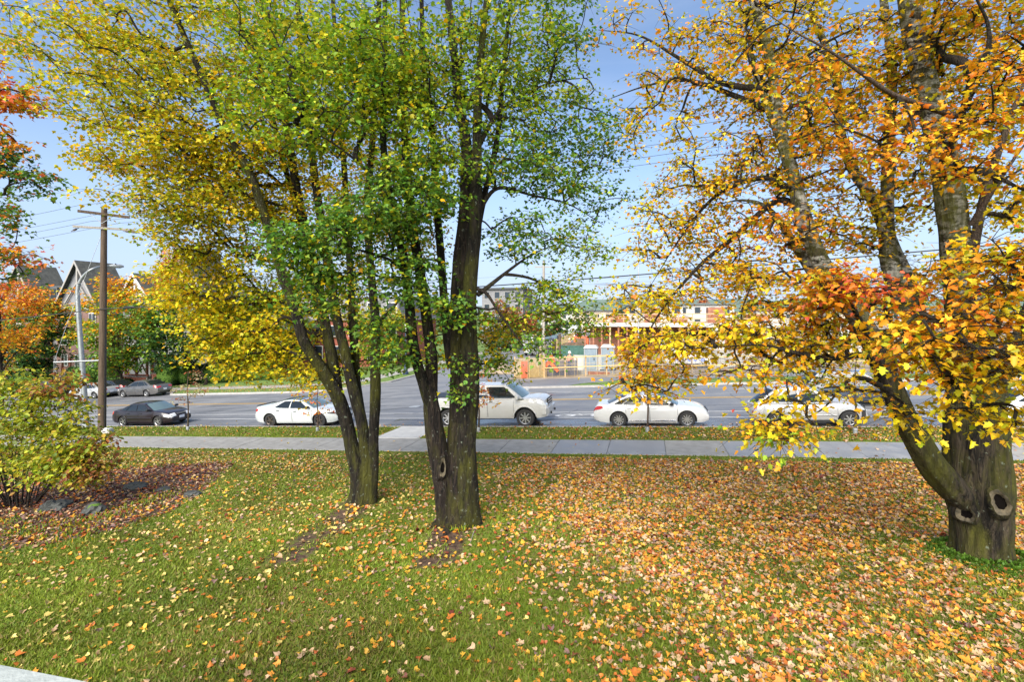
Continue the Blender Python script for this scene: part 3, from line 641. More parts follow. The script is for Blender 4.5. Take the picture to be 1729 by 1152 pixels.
    # doors with handles
    for side in (1, -1):
        for (xa, xb_) in sp['doors']:
            V = []; na, nb = 6, 6
            for i in range(na + 1):
                x = xa + (xb_ - xa) * i / na; _, yz = sect(x); zt = interp(x, deck) - sp.get('crown', .05) - .03; zl = max(sill + .07, arch(x) + .03)
                for j in range(nb + 1):
                    z = zl + (zt - zl) * j / nb; V.append((x, -side * (yz(z) + .006), z))
            dm = MB(); dm.add(V, [(i * (nb + 1) + j, (i + 1) * (nb + 1) + j, (i + 1) * (nb + 1) + j + 1, i * (nb + 1) + j + 1) for i in range(na) for j in range(nb)])
            # seams around the leaf
            dr = dm.build('door', paint, root, True, 50)
            zh = interp(xa, deck) - .15; _, yz = sect(xa + .12)
            hm = MB(); hm.cbox((xa + .16, -side * (yz(zh) + .02), zh), (.17, .03, .035)); hm.build('handle', sp.get('handle', paint), dr)
            for xx in (xa - .006, xb_ + .006):
                sm = MB()
                _, yz = sect(xx); zt = interp(xx, deck) - .08; zl = max(sill + .06, arch(xx) + .02); pz = [zl + (zt - zl) * k / 5 for k in range(6)]
                sm.tube([(xx, -side * (yz(z) + .001), z) for z in pz], .006, 4)
                sm.build('door_seam', 'black_plastic', dr)
    # side strip, lights, mirrors, bumper details
    for side in (1, -1):
        if sp.get('strip'):
            x0, x1, z = -wb / 2 + ra + .03, wb / 2 - ra - .03, sp['strip']
            sm = MB(); sm.tube([(x, -side * (sect(x)[1](z) + .008), z) for x in np.linspace(x0, x1, 10)], .025, 6); sm.build('side_moulding', sp.get('strip_mat', paint), root, True)
        mm = MB(); xm = A - .30 * abs(A - B) * .8; zm = zbelt(xm) + .10; ym = yb(xm) + .12
        msz = sp.get('mirror', (.16, .20, .14))
        mm.lathe([(0.001, -.5), (.38, -.46), (.5, -.2), (.5, .2), (.36, .47), (0.001, .5)], 10, Matrix.Translation((xm, -side * (ym + .02), zm)) @ Matrix.Diagonal((*[k for k in msz], 1)) @ Matrix.Rotation(math.radians(90), 4, 'X'))
        mm.cbox((xm, -side * (ym - .09), zm - .04), (.07, .12, .04)); mm.build('wing_mirror', sp.get('mirror_mat', paint), root, True, 40)
        def ztop(x, y):
            p, _ = sect(x); tp = sorted(p[6:], key=lambda q: q[0]); return float(np.interp(y, [q[0] for q in tp], [q[1] for q in tp]))
        def lamp(nm, mt, xend, dirn, dlen, yin, slen, z0, z1):
            "a lens that follows the body: one patch on the nose or tail slope, one wrapping round the flank"
            l = MB(); na, nb = 6, 5; V = []
            for i_ in range(na + 1):
                x = xend - dirn * (.004 + dlen * i_ / na); ym = half(x) - .05
                for j_ in range(nb + 1):
                    y = half(xend) * yin + (ym - half(xend) * yin) * j_ / nb; V.append((x + dirn * .008, -side * y, ztop(x, y) + .006))
            Fq = [(i_ * (nb + 1) + j_, (i_ + 1) * (nb + 1) + j_, (i_ + 1) * (nb + 1) + j_ + 1, i_ * (nb + 1) + j_ + 1) for i_ in range(na) for j_ in range(nb)]
            l.add(V, Fq); V = []
            for i_ in range(na + 1):
                x = xend - dirn * (.004 + slen * i_ / na); _, yz = sect(x); zt = min(z1, interp(x, deck) - sp.get('crown', .05) - .004); zl = min(z0 + (z1 - z0) * .5 * (i_ / na) ** 2, zt - .02)
                for j_ in range(nb + 1):
                    z = zl + (zt - zl) * j_ / nb; V.append((x, -side * (yz(z) + .007), z))
            l.add(V, Fq); return l.build(nm, mt, root, True, 60)
        hl = sp['head']; lamp('headlight', sp.get('head_mat', 'lamp_clear'), xf, 1, *hl)
        tl = sp['tail']; lamp('tail_light', 'lamp_red', xr, -1, *tl)
        for ax in (-wb / 2, wb / 2):
            am = MB(); am.tube([(ax + (ra + .008) * math.cos(t), -side * (sect(ax + ra * math.cos(t))[1](r + ra * math.sin(t)) + .002), r + (ra + .008) * .98 * math.sin(t)) for t in np.linspace(.12, math.pi - .12, 16)], sp.get('arch_trim', .014), 6); am.build('wheel_arch', paint, root, True, 60)
        if sp.get('fog'): fg = sp['fog']; fm = MB(); fm.cbox((xf - .03, -side * (half(xf) - .12), fg[2]), (.08, .20, .10)); fm.build('fog_light', 'black_plastic', root)
    g = sp['grille']; gm = MB(); gm.cbox((xf + .012 - g[4], 0, g[0]), (.05, g[1], g[2])); gr = gm.build('grille', 'black_plastic', root)
    bm_ = MB()
    for k in range(g[3]): bm_.cbox((xf + .04 - g[4], 0, g[0] - g[2] / 2 + g[2] * (k + .5) / g[3]), (.012, g[1] * .96, g[2] / g[3] * .42))
    bm_.build('grille_bar', 'chrome', gr)
    iz = sp.get('intake', sill + .16); im = MB(); im.cbox((xf - .012, 0, iz), (.06, min(Wd * .5, half(xf) * 1.5), .10)); im.build('air_intake', 'black_plastic', root)
    if plate:
        pm = MB(); pm.cbox((xf + .03, 0, iz + .12), (.012, .32, .15)); pm.build('number_plate', 'plate', root)
        pm = MB(); pm.cbox((xr - .012, 0, interp(xr, deck) - .16), (.012, .32, .15)); pm.build('number_plate', 'plate', root)
    rb = MB(); rb.cbox((xr + .02, 0, sill + .2), (.10, Wd * .6, .06)); rb.build('rear_trim', 'black_plastic', root)
    # wheels
    wd = sp.get('tw', .21); t, d, s = wheel_mesh(r, wd, spokes, rim, name); tm = None
    for ax in (-wb / 2, wb / 2):
        for side in (1, -1):
            if tm is None:
                wt = t.build('wheel', 'tyre', root, True, 35); wdsc = d.build('rim_barrel', 'rim_gap', wt, True, 40); ws = s.build('rim', rim, wt, True, 30); tm = (wt.data, wdsc.data, ws.data)
            else:
                wt = link('wheel', tm[0], None, root); wdsc = link('rim_barrel', tm[1], None, wt); ws = link('rim', tm[2], None, wt)
            wt.location = (ax, -side * (hw0 - wd / 2 - .012), r); wt.rotation_euler = (0, 0.4 + ax, 0 if side == 1 else math.pi)
    return root

def plan(xr, xf, rr=.80, fr=.74): return [(xr, rr), (xr + .12, rr + .10), (xr + .5, .975), (xr + 1.1, 1.0), (xf - 1.2, 1.0), (xf - .55, .965), (xf - .18, .88), (xf, fr)]
CIVIC = dict(wb=2.62, fo=.83, ro=1.0, W=1.70, H=1.40, r=.305, A=.92, B=.18, C=-.85, D=-1.62, wins=[(.07, .20), (.225, .53), (.555, .93)], doors=[(-1.02, -.10), (-.07, .98)], strip=.52,
             deck=[(-2.31, .72), (-2.27, .90), (-2.1, .985), (-1.55, .975), (-1.0, .93), (.6, .90), (1.0, .93), (1.5, .86), (1.95, .77), (2.08, .68), (2.14, .56)], plan=plan(-2.31, 2.14),
             head=(.15, .52, .42, .52, .66), tail=(.05, .55, .28, .68, .90), grille=(.68, .62, .09, 2, .06), handle='black_plastic', mirror_mat='black_plastic', fog=(.1, .35, .36))
CHARGER = dict(wb=3.05, fo=.93, ro=1.08, W=1.90, H=1.47, r=.355, A=1.12, B=.22, C=-.80, D=-1.86, wins=[(.19, .50), (.535, .92)], doors=[(-1.16, -.14), (-.10, 1.08)], sill=.22,
               deck=[(-2.605, .80), (-2.56, 1.02), (-2.45, 1.13), (-2.0, 1.10), (-1.5, 1.05), (-.9, 1.0), (.7, .96), (1.2, 1.0), (1.8, .96), (2.25, .88), (2.4, .78), (2.455, .62)], plan=plan(-2.605, 2.455),
               head=(.10, .50, .45, .66, .77), tail=(.05, .10, .30, .80, .97), grille=(.68, 1.1, .14, 2, .03), handle='black_plastic', mirror_mat='black_plastic', fog=(.12, .3, .38), tw=.24, roofw=.68, head_mat='black_plastic')
PASSAT = dict(wb=2.86, fo=.90, ro=1.10, W=1.83, H=1.47, r=.345, A=1.05, B=.18, C=-.98, D=-1.86, wins=[(.07, .19), (.21, .52), (.55, .93)], doors=[(-1.10, -.12), (-.08, 1.05)], strip=.30, strip_mat='chrome',
              deck=[(-2.53, .74), (-2.49, .95), (-2.38, 1.04), (-1.8, 1.03), (-1.0, .985), (.7, .95), (1.15, .97), (1.75, .90), (2.15, .80), (2.28, .70), (2.33, .56)], plan=plan(-2.53, 2.33),
              head=(.12, .52, .45, .58, .70), tail=(.06, .45, .42, .76, .94), grille=(.63, .85, .12, 3, .05), mirror_mat='black_plastic', fog=(.1, .3, .36), tw=.23)
CAMRY = dict(wb=2.72, fo=.95, ro=1.12, W=1.80, H=1.49, r=.32, A=1.02, B=.20, C=-.95, D=-1.70, wins=[(.06, .16), (.19, .52), (.55, .93)], doors=[(-1.05, -.10), (-.06, 1.02)], strip=.56,
             deck=[(-2.48, .78), (-2.44, .98), (-2.32, 1.07), (-1.7, 1.05), (-1.0, .99), (.7, .95), (1.1, .97), (1.7, .90), (2.1, .80), (2.25, .70), (2.31, .58)], plan=plan(-2.48, 2.31),
             head=(.14, .52, .42, .56, .72), tail=(.06, .50, .34, .78, 1.0), grille=(.68, .7, .12, 3, .05))
RAM = dict(wb=3.82, fo=1.02, ro=1.15, W=2.00, H=2.04, r=.435, arch=1.24, A=1.78, B=.98, C=-1.20, D=-1.40, sill=.42, crown=.06, flare=.05, wins=[(.08, .50), (.535, .93)], doors=[(-1.25, .08), (.12, 1.38)], bow=.10, roofw=.76, roofcurve=.4,
           deck=[(-3.06, 1.05), (-3.04, 1.42), (-1.7, 1.42), (-1.4, 1.40), (-.5, 1.36), (1.3, 1.33), (1.85, 1.36), (2.3, 1.36), (2.80, 1.31), (2.88, 1.25), (2.93, 1.02)], plan=[(-3.06, .93), (-2.95, .965), (-2.4, .975), (2.1, .975), (2.7, .96), (2.85, .94), (2.93, .88)],
           head=(.045, .66, .42, 1.0, 1.22), tail=(.02, .86, .12, .95, 1.33), grille=(1.08, 1.05, .36, 3, .03), mirror=(.20, .26, .30), fog=(.06, .25, .68), intake=.66, tw=.30, handle='chrome', arch_trim=.035)
CRUISER = dict(wb=2.62, fo=.80, ro=.87, W=1.70, H=1.67, r=.325, arch=1.2, A=.78, B=.15, C=-1.2, D=-2.04, sill=.24, crown=.09, flare=.07, wins=[(.06, .24), (.27, .56), (.59, .93)], doors=[(-1.0, -.10), (-.06, .92)], strip=.50, bow=.16, roofw=.70, roofcurve=1.2,
               deck=[(-2.18, .62), (-2.14, .88), (-2.05, 1.02), (-1.3, 1.02), (-.4, .99), (.6, 1.0), (.9, 1.05), (1.4, 1.02), (1.8, .90), (2.02, .74), (2.11, .52)], plan=[(-2.18, .80), (-2.0, .90), (-1.6, .93), (.5, .92), (1.2, .86), (1.8, .74), (2.11, .52)],
               head=(.22, .55, .30, .62, .80), tail=(.03, .80, .18, .72, .96), grille=(.66, .42, .20, 4, .06))
SUV = dict(wb=2.75, fo=.85, ro=.95, W=1.88, H=1.70, r=.36, A=1.0, B=.35, C=-1.55, D=-2.05, sill=.28, wins=[(.06, .24), (.27, .56), (.59, .93)], doors=[(-1.02, -.10), (-.06, 1.02)], strip=.42, strip_mat='black_plastic',
           deck=[(-2.32, .75), (-2.28, 1.0), (-2.15, 1.12), (-1.0, 1.09), (.6, 1.06), (1.1, 1.10), (1.7, 1.04), (2.05, .95), (2.18, .80), (2.23, .60)], plan=plan(-2.32, 2.23),
           head=(.10, .52, .45, .72, .88), tail=(.05, .72, .30, .82, 1.05), grille=(.82, .8, .18, 3, .03), tw=.24)

GP = 'cars parked along the near kerb'
VN = 22.62
make_car('parked_car', 'dark plum four-door sedan parked by the utility pole', CIVIC, 'paint_plum', (u_at(203, 22.5) + u_at(262.5, 22.5)) / 2, VN, 1, GP, 'rim_silver', 5)
ch = make_car('parked_car', 'white fastback sedan with dark wheels, right behind the left multi-stem tree', CHARGER, 'paint_pearl', (u_at(452, 22.5) + u_at(538, 22.5)) / 2, VN, 1, GP, 'rim_dark', 5, dark_roof=True)
sx = MB(); sx.cbox((-2.48, 0, 1.115), (.16, 1.34, .03)); sx.build('rear_spoiler', 'black_plastic', ch)
rm = make_car('pickup_truck', 'white crew-cab pickup truck parked behind the thick double-trunk tree', RAM, 'paint_sand', (u_at(755, 22.5) + u_at(887, 22.5)) / 2, VN, 1, GP, 'rim_silver', 8, 'truck')
tn = MB(); tn.box(-2.96, -1.50, -.80, .80, 1.38, 1.428); tn.build('bed_cover', 'black_plastic', rm)
tb = MB(); tb.box(-1.95, -1.48, -.80, .80, 1.43, 1.58); tb.build('tool_box', 'black_plastic', rm)
for k in (-.55, -.28, 0, .28, .55): mk = MB(); mk.cbox((.80, k, 2.03), (.14, .10, .03)); mk.build('roof_marker_light', 'black_plastic', rm)
bp = MB(); bp.add([Vector((x, y, z)) for z in (.60, .86) for x, y in ((2.72, -.985), (2.90, -.95), (3.02, -.72), (3.06, 0), (3.02, .72), (2.90, .95), (2.72, .985))], [tuple(range(7)), tuple(reversed(range(7, 14)))] + [(i, (i + 1) % 7, (i + 1) % 7 + 7, i + 7) for i in range(7)]); bp.build('front_bumper', 'paint_sand', rm)
for y_ in (-.46, .46): bp = MB(); bp.box(3.03, 3.09, y_ - .04, y_ + .04, .55, .66); bp.build('tow_hook', 'black_plastic', rm)
em = MB(); em.cbox((1.45, -.985, 1.0), (.16, .02, .10)); em.build('side_badge', 'chrome', rm)
nm = MB(); nm.cbox((1.75, -.985, 1.30), (.28, .02, .05)); nm.build('hood_badge', 'chrome', rm)
make_car('parked_car', 'white four-door sedan parked half behind low yellow leaves, mid right', PASSAT, 'paint_white', (u_at(1044, 22.5) + u_at(1163, 22.5)) / 2, VN, 1, GP, 'rim_silver', 10)
make_car('parked_car', 'rounded silver-white retro hatchback parked left of the big right tree', CRUISER, 'paint_silver', (u_at(1313.6, 22.5) + u_at(1438.4, 22.5)) / 2, VN, 1, GP, 'rim_silver', 7)
make_car('parked_car', 'white car cut off by the right edge, behind the big tree', CIVIC, 'paint_white', 14.6, VN, 1, GP, 'rim_silver', 7)
make_car('passing_car', 'dark sport utility vehicle in the lane behind the retro hatchback', SUV, 'paint_navy', u_at(1440, 28), 27.3, 1, None, 'rim_silver', 6)
GF = 'cars parked across the road on the left'
make_car('parked_car', 'grey sedan with red tail lights parked across the road before brick walls', CAMRY, 'paint_grey', (u_at(206.4, 34.9) + u_at(248.2, 34.9)) / 2, 34.9, -1, GF, 'rim_silver', 7)
make_car('parked_car', 'light silver sedan across the road, seen just behind the leaning street lamp', CIVIC, 'paint_silver', u_at(145, 34.7), 34.5, -1, GF, 'rim_silver', 7)
make_car('parked_car', 'black sedan across the road half hidden by the utility pole', CAMRY, 'paint_black', u_at(176, 36.2), 36.0, -1, GF, 'rim_silver', 5)
make_car('parked_car', 'dark sport utility vehicle across the road above the yellow bush', SUV, 'paint_navy', u_at(62, 35.2), 35.0, -1, GF, 'rim_silver', 5)
# vehicles down the side street (seen end on)
def street_car(label, spec, paint, px, Z, name='parked_car', cat='car', head=1):
    x = (px - CXP) / FPX * Z; u, v = UV(x, Z)
    o = make_car(name, label, spec, paint, 0, 0, 1, 'vehicles along the side street', 'rim_silver', 5, cat)
    ang = math.atan2(CT, ST) + (math.pi if head < 0 else 0)
    o.matrix_world = Matrix.Translation(W(u, v, H(u, v) + ROADZ)) @ Matrix.Rotation(ang, 4, 'Z')
    return o
VAN = dict(SUV, H=2.45, W=2.0, A=1.75, B=1.2, C=-2.15, D=-2.25, sill=.3, fo=.95, ro=1.0, wb=3.3, roofw=.86, deck=[(-2.65, .8), (-2.6, 1.15), (-1, 1.2), (1.2, 1.2), (1.9, 1.25), (2.4, 1.05), (2.55, .9), (2.6, .6)], plan=plan(-2.65, 2.6), wins=[(.06, .4), (.45, .7), (.74, .95)], doors=[(-.2, .8), (.85, 1.7)])
street_car('white high-roof van facing us down the side street', VAN, 'paint_white', 895, 92, 'delivery_van', 'van', -1)
street_car('white pickup cab parked beside the dark container on the side street', RAM, 'paint_white', 903, 72, 'pickup_truck', 'truck', -1)
street_car('small grey car between the van and the thick grey pole', CIVIC, 'paint_silver', 909, 100, head=-1)
street_car('dark sport utility vehicle right of the thick grey pole', SUV, 'paint_navy', 926, 96, head=-1)
street_car('dark blue car behind the dark sport utility vehicle', CIVIC, 'paint_navy', 936, 112, head=-1)
street_car('silver car far down the side street left of the dump truck', CIVIC, 'paint_silver', 944, 128, head=-1)
BIG, MID, OVAL = (LEAF_BIG_V, LEAF_BIG_F), (LEAF_MID_V, LEAF_MID_F), (LEAF_OVAL_V, LEAF_OVAL_F)
# ------------------------------------------------------------------ trees
def catmull(pts, n):
    pts = np.asarray(pts, float); P_ = np.vstack([2 * pts[0] - pts[1], pts, 2 * pts[-1] - pts[-2]]); out = []
    t = np.linspace(0, len(pts) - 1 - 1e-6, n); i = t.astype(int); f = (t - i)[:, None]
    p0, p1, p2, p3 = P_[i], P_[i + 1], P_[i + 2], P_[i + 3]
    return 0.5 * (2 * p1 + (p2 - p0) * f + (2 * p0 - 5 * p1 + 4 * p2 - p3) * f ** 2 + (3 * p1 - p0 - 3 * p2 + p3) * f ** 3)
def stem(points, z_ref, per=0.13):
    """points: (px, py, width_px, Z) read from the photograph, Z the distance; returns smooth centre line and radii"""
    c = np.array([[*P(p[0], p[1], p[3]), p[2] * p[3] / FPX / 2] for p in points])
    ln = np.linalg.norm(np.diff(c[:, :3], axis=0), axis=1).sum(); n = max(6, int(ln / per))
    q = catmull(c, n); return q[:, :3], np.maximum(q[:, 3], 0.008)
def bark_tube(name, path, rad, m, parent, sides=16, rough=0.10, flare=0.0, seed=0, wood_kind=None):
    "a trunk with fluted, uneven surface"
    n = len(path); t = np.gradient(path, axis=0); t /= np.linalg.norm(t, axis=1, keepdims=True)
    ref = np.array([0.0, -1.0, 0.05]); a = np.cross(t, ref); a /= np.linalg.norm(a, axis=1, keepdims=True) + 1e-9; b = np.cross(t, a)
    V = np.empty((n, sides, 3)); lob = np.random.default_rng(seed).uniform(0, 6.28, 4); arc = np.concatenate([[0], np.cumsum(np.linalg.norm(np.diff(path, axis=0), axis=1))])
    for k in range(sides):
        an = 2 * math.pi * k / sides
        for i in range(n):
            r = rad[i]; nv = mnoise.noise(Vector((math.cos(an) * 1.6 + seed * 7.3, math.sin(an) * 1.6, arc[i] * 0.9))); n2 = mnoise.noise(Vector((math.cos(an) * 4 + seed, math.sin(an) * 4, arc[i] * 3.0)))
            f = flare * math.exp(-arc[i] / 0.28) * (0.75 + 0.55 * math.cos(5 * an + lob[0]) * 0.7 + 0.25 * math.cos(3 * an + lob[1])) if flare else 0
            n3 = mnoise.noise(Vector((math.cos(an) * 9 + seed, math.sin(an) * 9, arc[i] * 1.6))) if sides > 20 else 0
            rr = r * (1 + rough * 1.3 * nv + rough * 0.7 * n2 + .055 * n3 + max(f, 0))
            V[i, k] = path[i] + (a[i] * math.cos(an) + b[i] * math.sin(an)) * rr
    idx = np.arange(n * sides).reshape(n, sides); nx = np.roll(idx, -1, 1); F = np.stack([idx[:-1], nx[:-1], nx[1:], idx[1:]], -1).reshape(-1, 4)
    o = raw(name, V.reshape(-1, 3), F, m, parent, smooth=True)
    return o

def grow(stems, targets, bf=0.22, K=6, droop=0.25, seed=1, down_pen=0.35):
    """reach every leaf cluster from the nearest limb; returns branch paths (N,K,3) and radii"""
    g = np.random.default_rng(seed)
    pos, par, plen, tang = [], [], [], []
    for path, rad in stems:
        arc = np.concatenate([[0], np.cumsum(np.linalg.norm(np.diff(path, axis=0), axis=1))]); tn = np.gradient(path, axis=0); tn /= np.linalg.norm(tn, axis=1, keepdims=True)
        for i in range(len(path)):
            if arc[i] < 0.5 or i % 2: continue
            pos.append(path[i]); par.append(-1); plen.append(arc[i] * 0.6); tang.append(tn[i])
    n0 = len(pos); cap = n0 + len(targets) * (K - 1)
    X = np.zeros((cap, 3)); X[:n0] = pos; Lp = np.zeros(cap); Lp[:n0] = plen; Tn = np.zeros((cap, 3)); Tn[:n0] = tang; Pa = np.full(cap, -1); Pa[:n0] = par
    d0 = np.array([np.min(np.linalg.norm(X[:n0] - t, axis=1)) for t in targets]); order = np.argsort(d0); m = n0
    starts = []; paths = []
    tt = np.linspace(0, 1, K)[:, None]
    for j in order:
        T = targets[j]; dv = X[:m] - T; dist = np.linalg.norm(dv, axis=1)
        cost = dist + bf * Lp[:m] + down_pen * np.maximum(0, dv[:, 2]) ; k = int(np.argmin(cost))
        A = X[k]; D = T - A; ln = np.linalg.norm(D) + 1e-6; dn = D / ln
        c1 = Tn[k] * 0.45 + dn * 0.55 + np.array([0, 0, 0.25]); c1 = A + 0.36 * ln * c1 / np.linalg.norm(c1)
        c2 = dn + np.array([0, 0, -droop]); c2 = T - 0.32 * ln * c2 / np.linalg.norm(c2)
        nz = g.normal(0, 0.035 * ln, (2, 3)); c1 = c1 + nz[0]; c2 = c2 + nz[1]
        path = (1 - tt) ** 3 * A + 3 * (1 - tt) ** 2 * tt * c1 + 3 * (1 - tt) * tt ** 2 * c2 + tt ** 3 * T
        idx = np.arange(m, m + K - 1); X[idx] = path[1:]; Lp[idx] = Lp[k] + ln * tt[1:, 0]
        tn = np.gradient(path, axis=0); Tn[idx] = (tn / (np.linalg.norm(tn, axis=1, keepdims=True) + 1e-9))[1:]
        Pa[idx[0]] = k; Pa[idx[1:]] = idx[:-1]; m += K - 1
        starts.append(m - (K - 1)); paths.append(path)
    cnt = np.zeros(m)
    for s in starts: cnt[s + K - 2] += 1
    for i in range(m - 1, n0 - 1, -1):
        if Pa[i] >= n0: cnt[Pa[i]] += cnt[i]
    rad = np.array([[cnt[s]] + list(cnt[s:s + K - 1]) for s in starts])
    return np.array(paths), rad

def sample_blobs(blobs, seed):
    """each blob: (px, py, Z, rx_px, ry_px, depth radius m, clusters, palette)"""
    g = np.random.default_rng(seed); T = []; PAL = []
    for (px, py, Z, rx, ry, rd, n, pal) in blobs:
        c = np.array(P(px, py, Z)); q = g.normal(0, 1, (n, 3)); q /= np.linalg.norm(q, axis=1, keepdims=True); q *= g.uniform(0.05, 1, (n, 1)) ** (1 / 2.4)
        T.append(c + q * np.array([rx * Z / FPX, rd, ry * Z / FPX])); PAL += [pal] * n
    return np.vstack(T), np.array(PAL)

PALS = {   # leaf colours (linear) and their shares
 'green': ([(.085, .20, .03), (.13, .255, .03), (.19, .30, .026), (.32, .37, .022)], (.38, .36, .2, .06)),
 'lime': ([(.21, .33, .02), (.34, .41, .02), (.50, .46, .016), (.14, .26, .026)], (.35, .33, .17, .15)),
 'olive': ([(.37, .39, .02), (.54, .46, .018), (.24, .31, .022), (.68, .42, .015)], (.34, .28, .2, .18)),
 'yellow': ([(.70, .48, .010), (.56, .47, .014), (.74, .38, .010), (.38, .38, .014)], (.42, .24, .2, .14)),
 'gold': ([(.74, .42, .010), (.76, .30, .012), (.58, .46, .014), (.34, .36, .014)], (.36, .28, .2, .16)),
 'orange': ([(.76, .31, .014), (.74, .20, .016), (.74, .42, .014), (.55, .44, .018)], (.36, .28, .24, .12)),
 'red': ([(.66, .13, .05), (.74, .20, .03), (.74, .31, .03), (.5, .08, .05)], (.36, .32, .2, .12)),
 'darkgreen': ([(.018, .055, .015), (.03, .085, .02), (.05, .11, .02)], (.35, .4, .25)),
 'rust': ([(.42, .12, .05), (.30, .08, .04), (.50, .20, .05)], (.4, .3, .3)),
 'shrub': ([(.34, .36, .02), (.20, .28, .02), (.50, .42, .03), (.12, .17, .02)], (.42, .28, .18, .12)),
 'shrub_red': ([(.30, .11, .03), (.22, .07, .03), (.40, .26, .03), (.26, .24, .03)], (.32, .2, .28, .2)),
 'honey': ([(.64, .48, .012), (.52, .46, .015), (.72, .37, .012), (.36, .39, .016)], (.36, .28, .18, .18)),
 'lemon': ([(.74, .58, .015), (.60, .55, .018), (.44, .48, .018), (.78, .46, .012)], (.38, .26, .18, .18)),
 'pale': ([(.50, .42, .24), (.45, .30, .14), (.40, .38, .16)], (.5, .3, .2)),
}
def pal_colors(names, g, jit=0.18, mix=0.0):
    out = np.zeros((len(names), 3))
    for nm in set(names):
        ix = np.where(names == nm)[0]; cs, pr = PALS[nm]; k = g.choice(len(cs), len(ix), p=np.array(pr) / sum(pr)); out[ix] = np.array(cs)[k]
    out *= g.normal(1, jit, (len(names), 1)).clip(.5, 1.6); out *= g.normal(1, 0.06, (len(names), 3)).clip(.75, 1.3)
    return out.clip(0.004, 0.85)

def sprays(targets, pals, axis_xy, seed, ntw=5, ltw=0.55, nl=9, size=0.11, spread=0.10, hang=0.35, flat=0.28, size_jit=0.22):
    "twigs fanning out from every cluster with leaves along them"
    g = np.random.default_rng(seed); n = len(targets); a0 = g.uniform(0, 6.28, n)
    base = np.repeat(targets, ntw, 0); an = np.repeat(a0, ntw) + np.tile(np.arange(ntw) * 2 * np.pi / ntw, n) + g.normal(0, .35, n * ntw)
    el = g.normal(0.02, flat, n * ntw); dirs = np.stack([np.cos(an) * np.cos(el), np.sin(an) * np.cos(el), np.sin(el)], 1)
    ln = ltw * g.uniform(.55, 1.25, n * ntw); t = np.linspace(0, 1, 3)
    tw = base[:, None] + dirs[:, None] * (ln[:, None] * t[None])[:, :, None]; tw[:, :, 2] -= (t ** 2)[None] * ln[:, None] * 0.22
    tw += g.normal(0, .02, tw.shape) * t[None, :, None]
    NL = n * ntw * nl; tl = g.uniform(.12, 1.05, NL); wi = np.repeat(np.arange(n * ntw), nl)
    f = tl * 2; i0 = np.clip(f.astype(int), 0, 1); fr = (f - i0)[:, None]
    pos = tw[wi, i0] * (1 - fr) + tw[wi, i0 + 1] * fr + g.normal(0, spread, (NL, 3)) * np.array([1, 1, .7])
    sd = g.choice([-1, 1], NL) * g.uniform(.3, 1.3, NL); d = dirs[wi]; ca, sa = np.cos(sd), np.sin(sd)
    dd = np.stack([d[:, 0] * ca - d[:, 1] * sa, d[:, 0] * sa + d[:, 1] * ca, d[:, 2] - hang + g.normal(0, .3, NL)], 1)
    nr = np.stack([g.normal(0, .5, NL), g.normal(0, .5, NL), np.ones(NL)], 1)
    names = np.repeat(np.repeat(pals, ntw), nl); sw = g.uniform(0, 1, NL) < .28; names = np.where(sw, g.permutation(names), names)
    clb = np.repeat(np.repeat(g.normal(1, .10, (n, 1)), ntw, 0), nl, 0)
    col = (pal_colors(names, g) * clb).clip(.004, .85)
    sz = size * g.normal(1, size_jit, NL).clip(.5, 1.6)
    return tw, ln, pos, dd, nr, sz, col

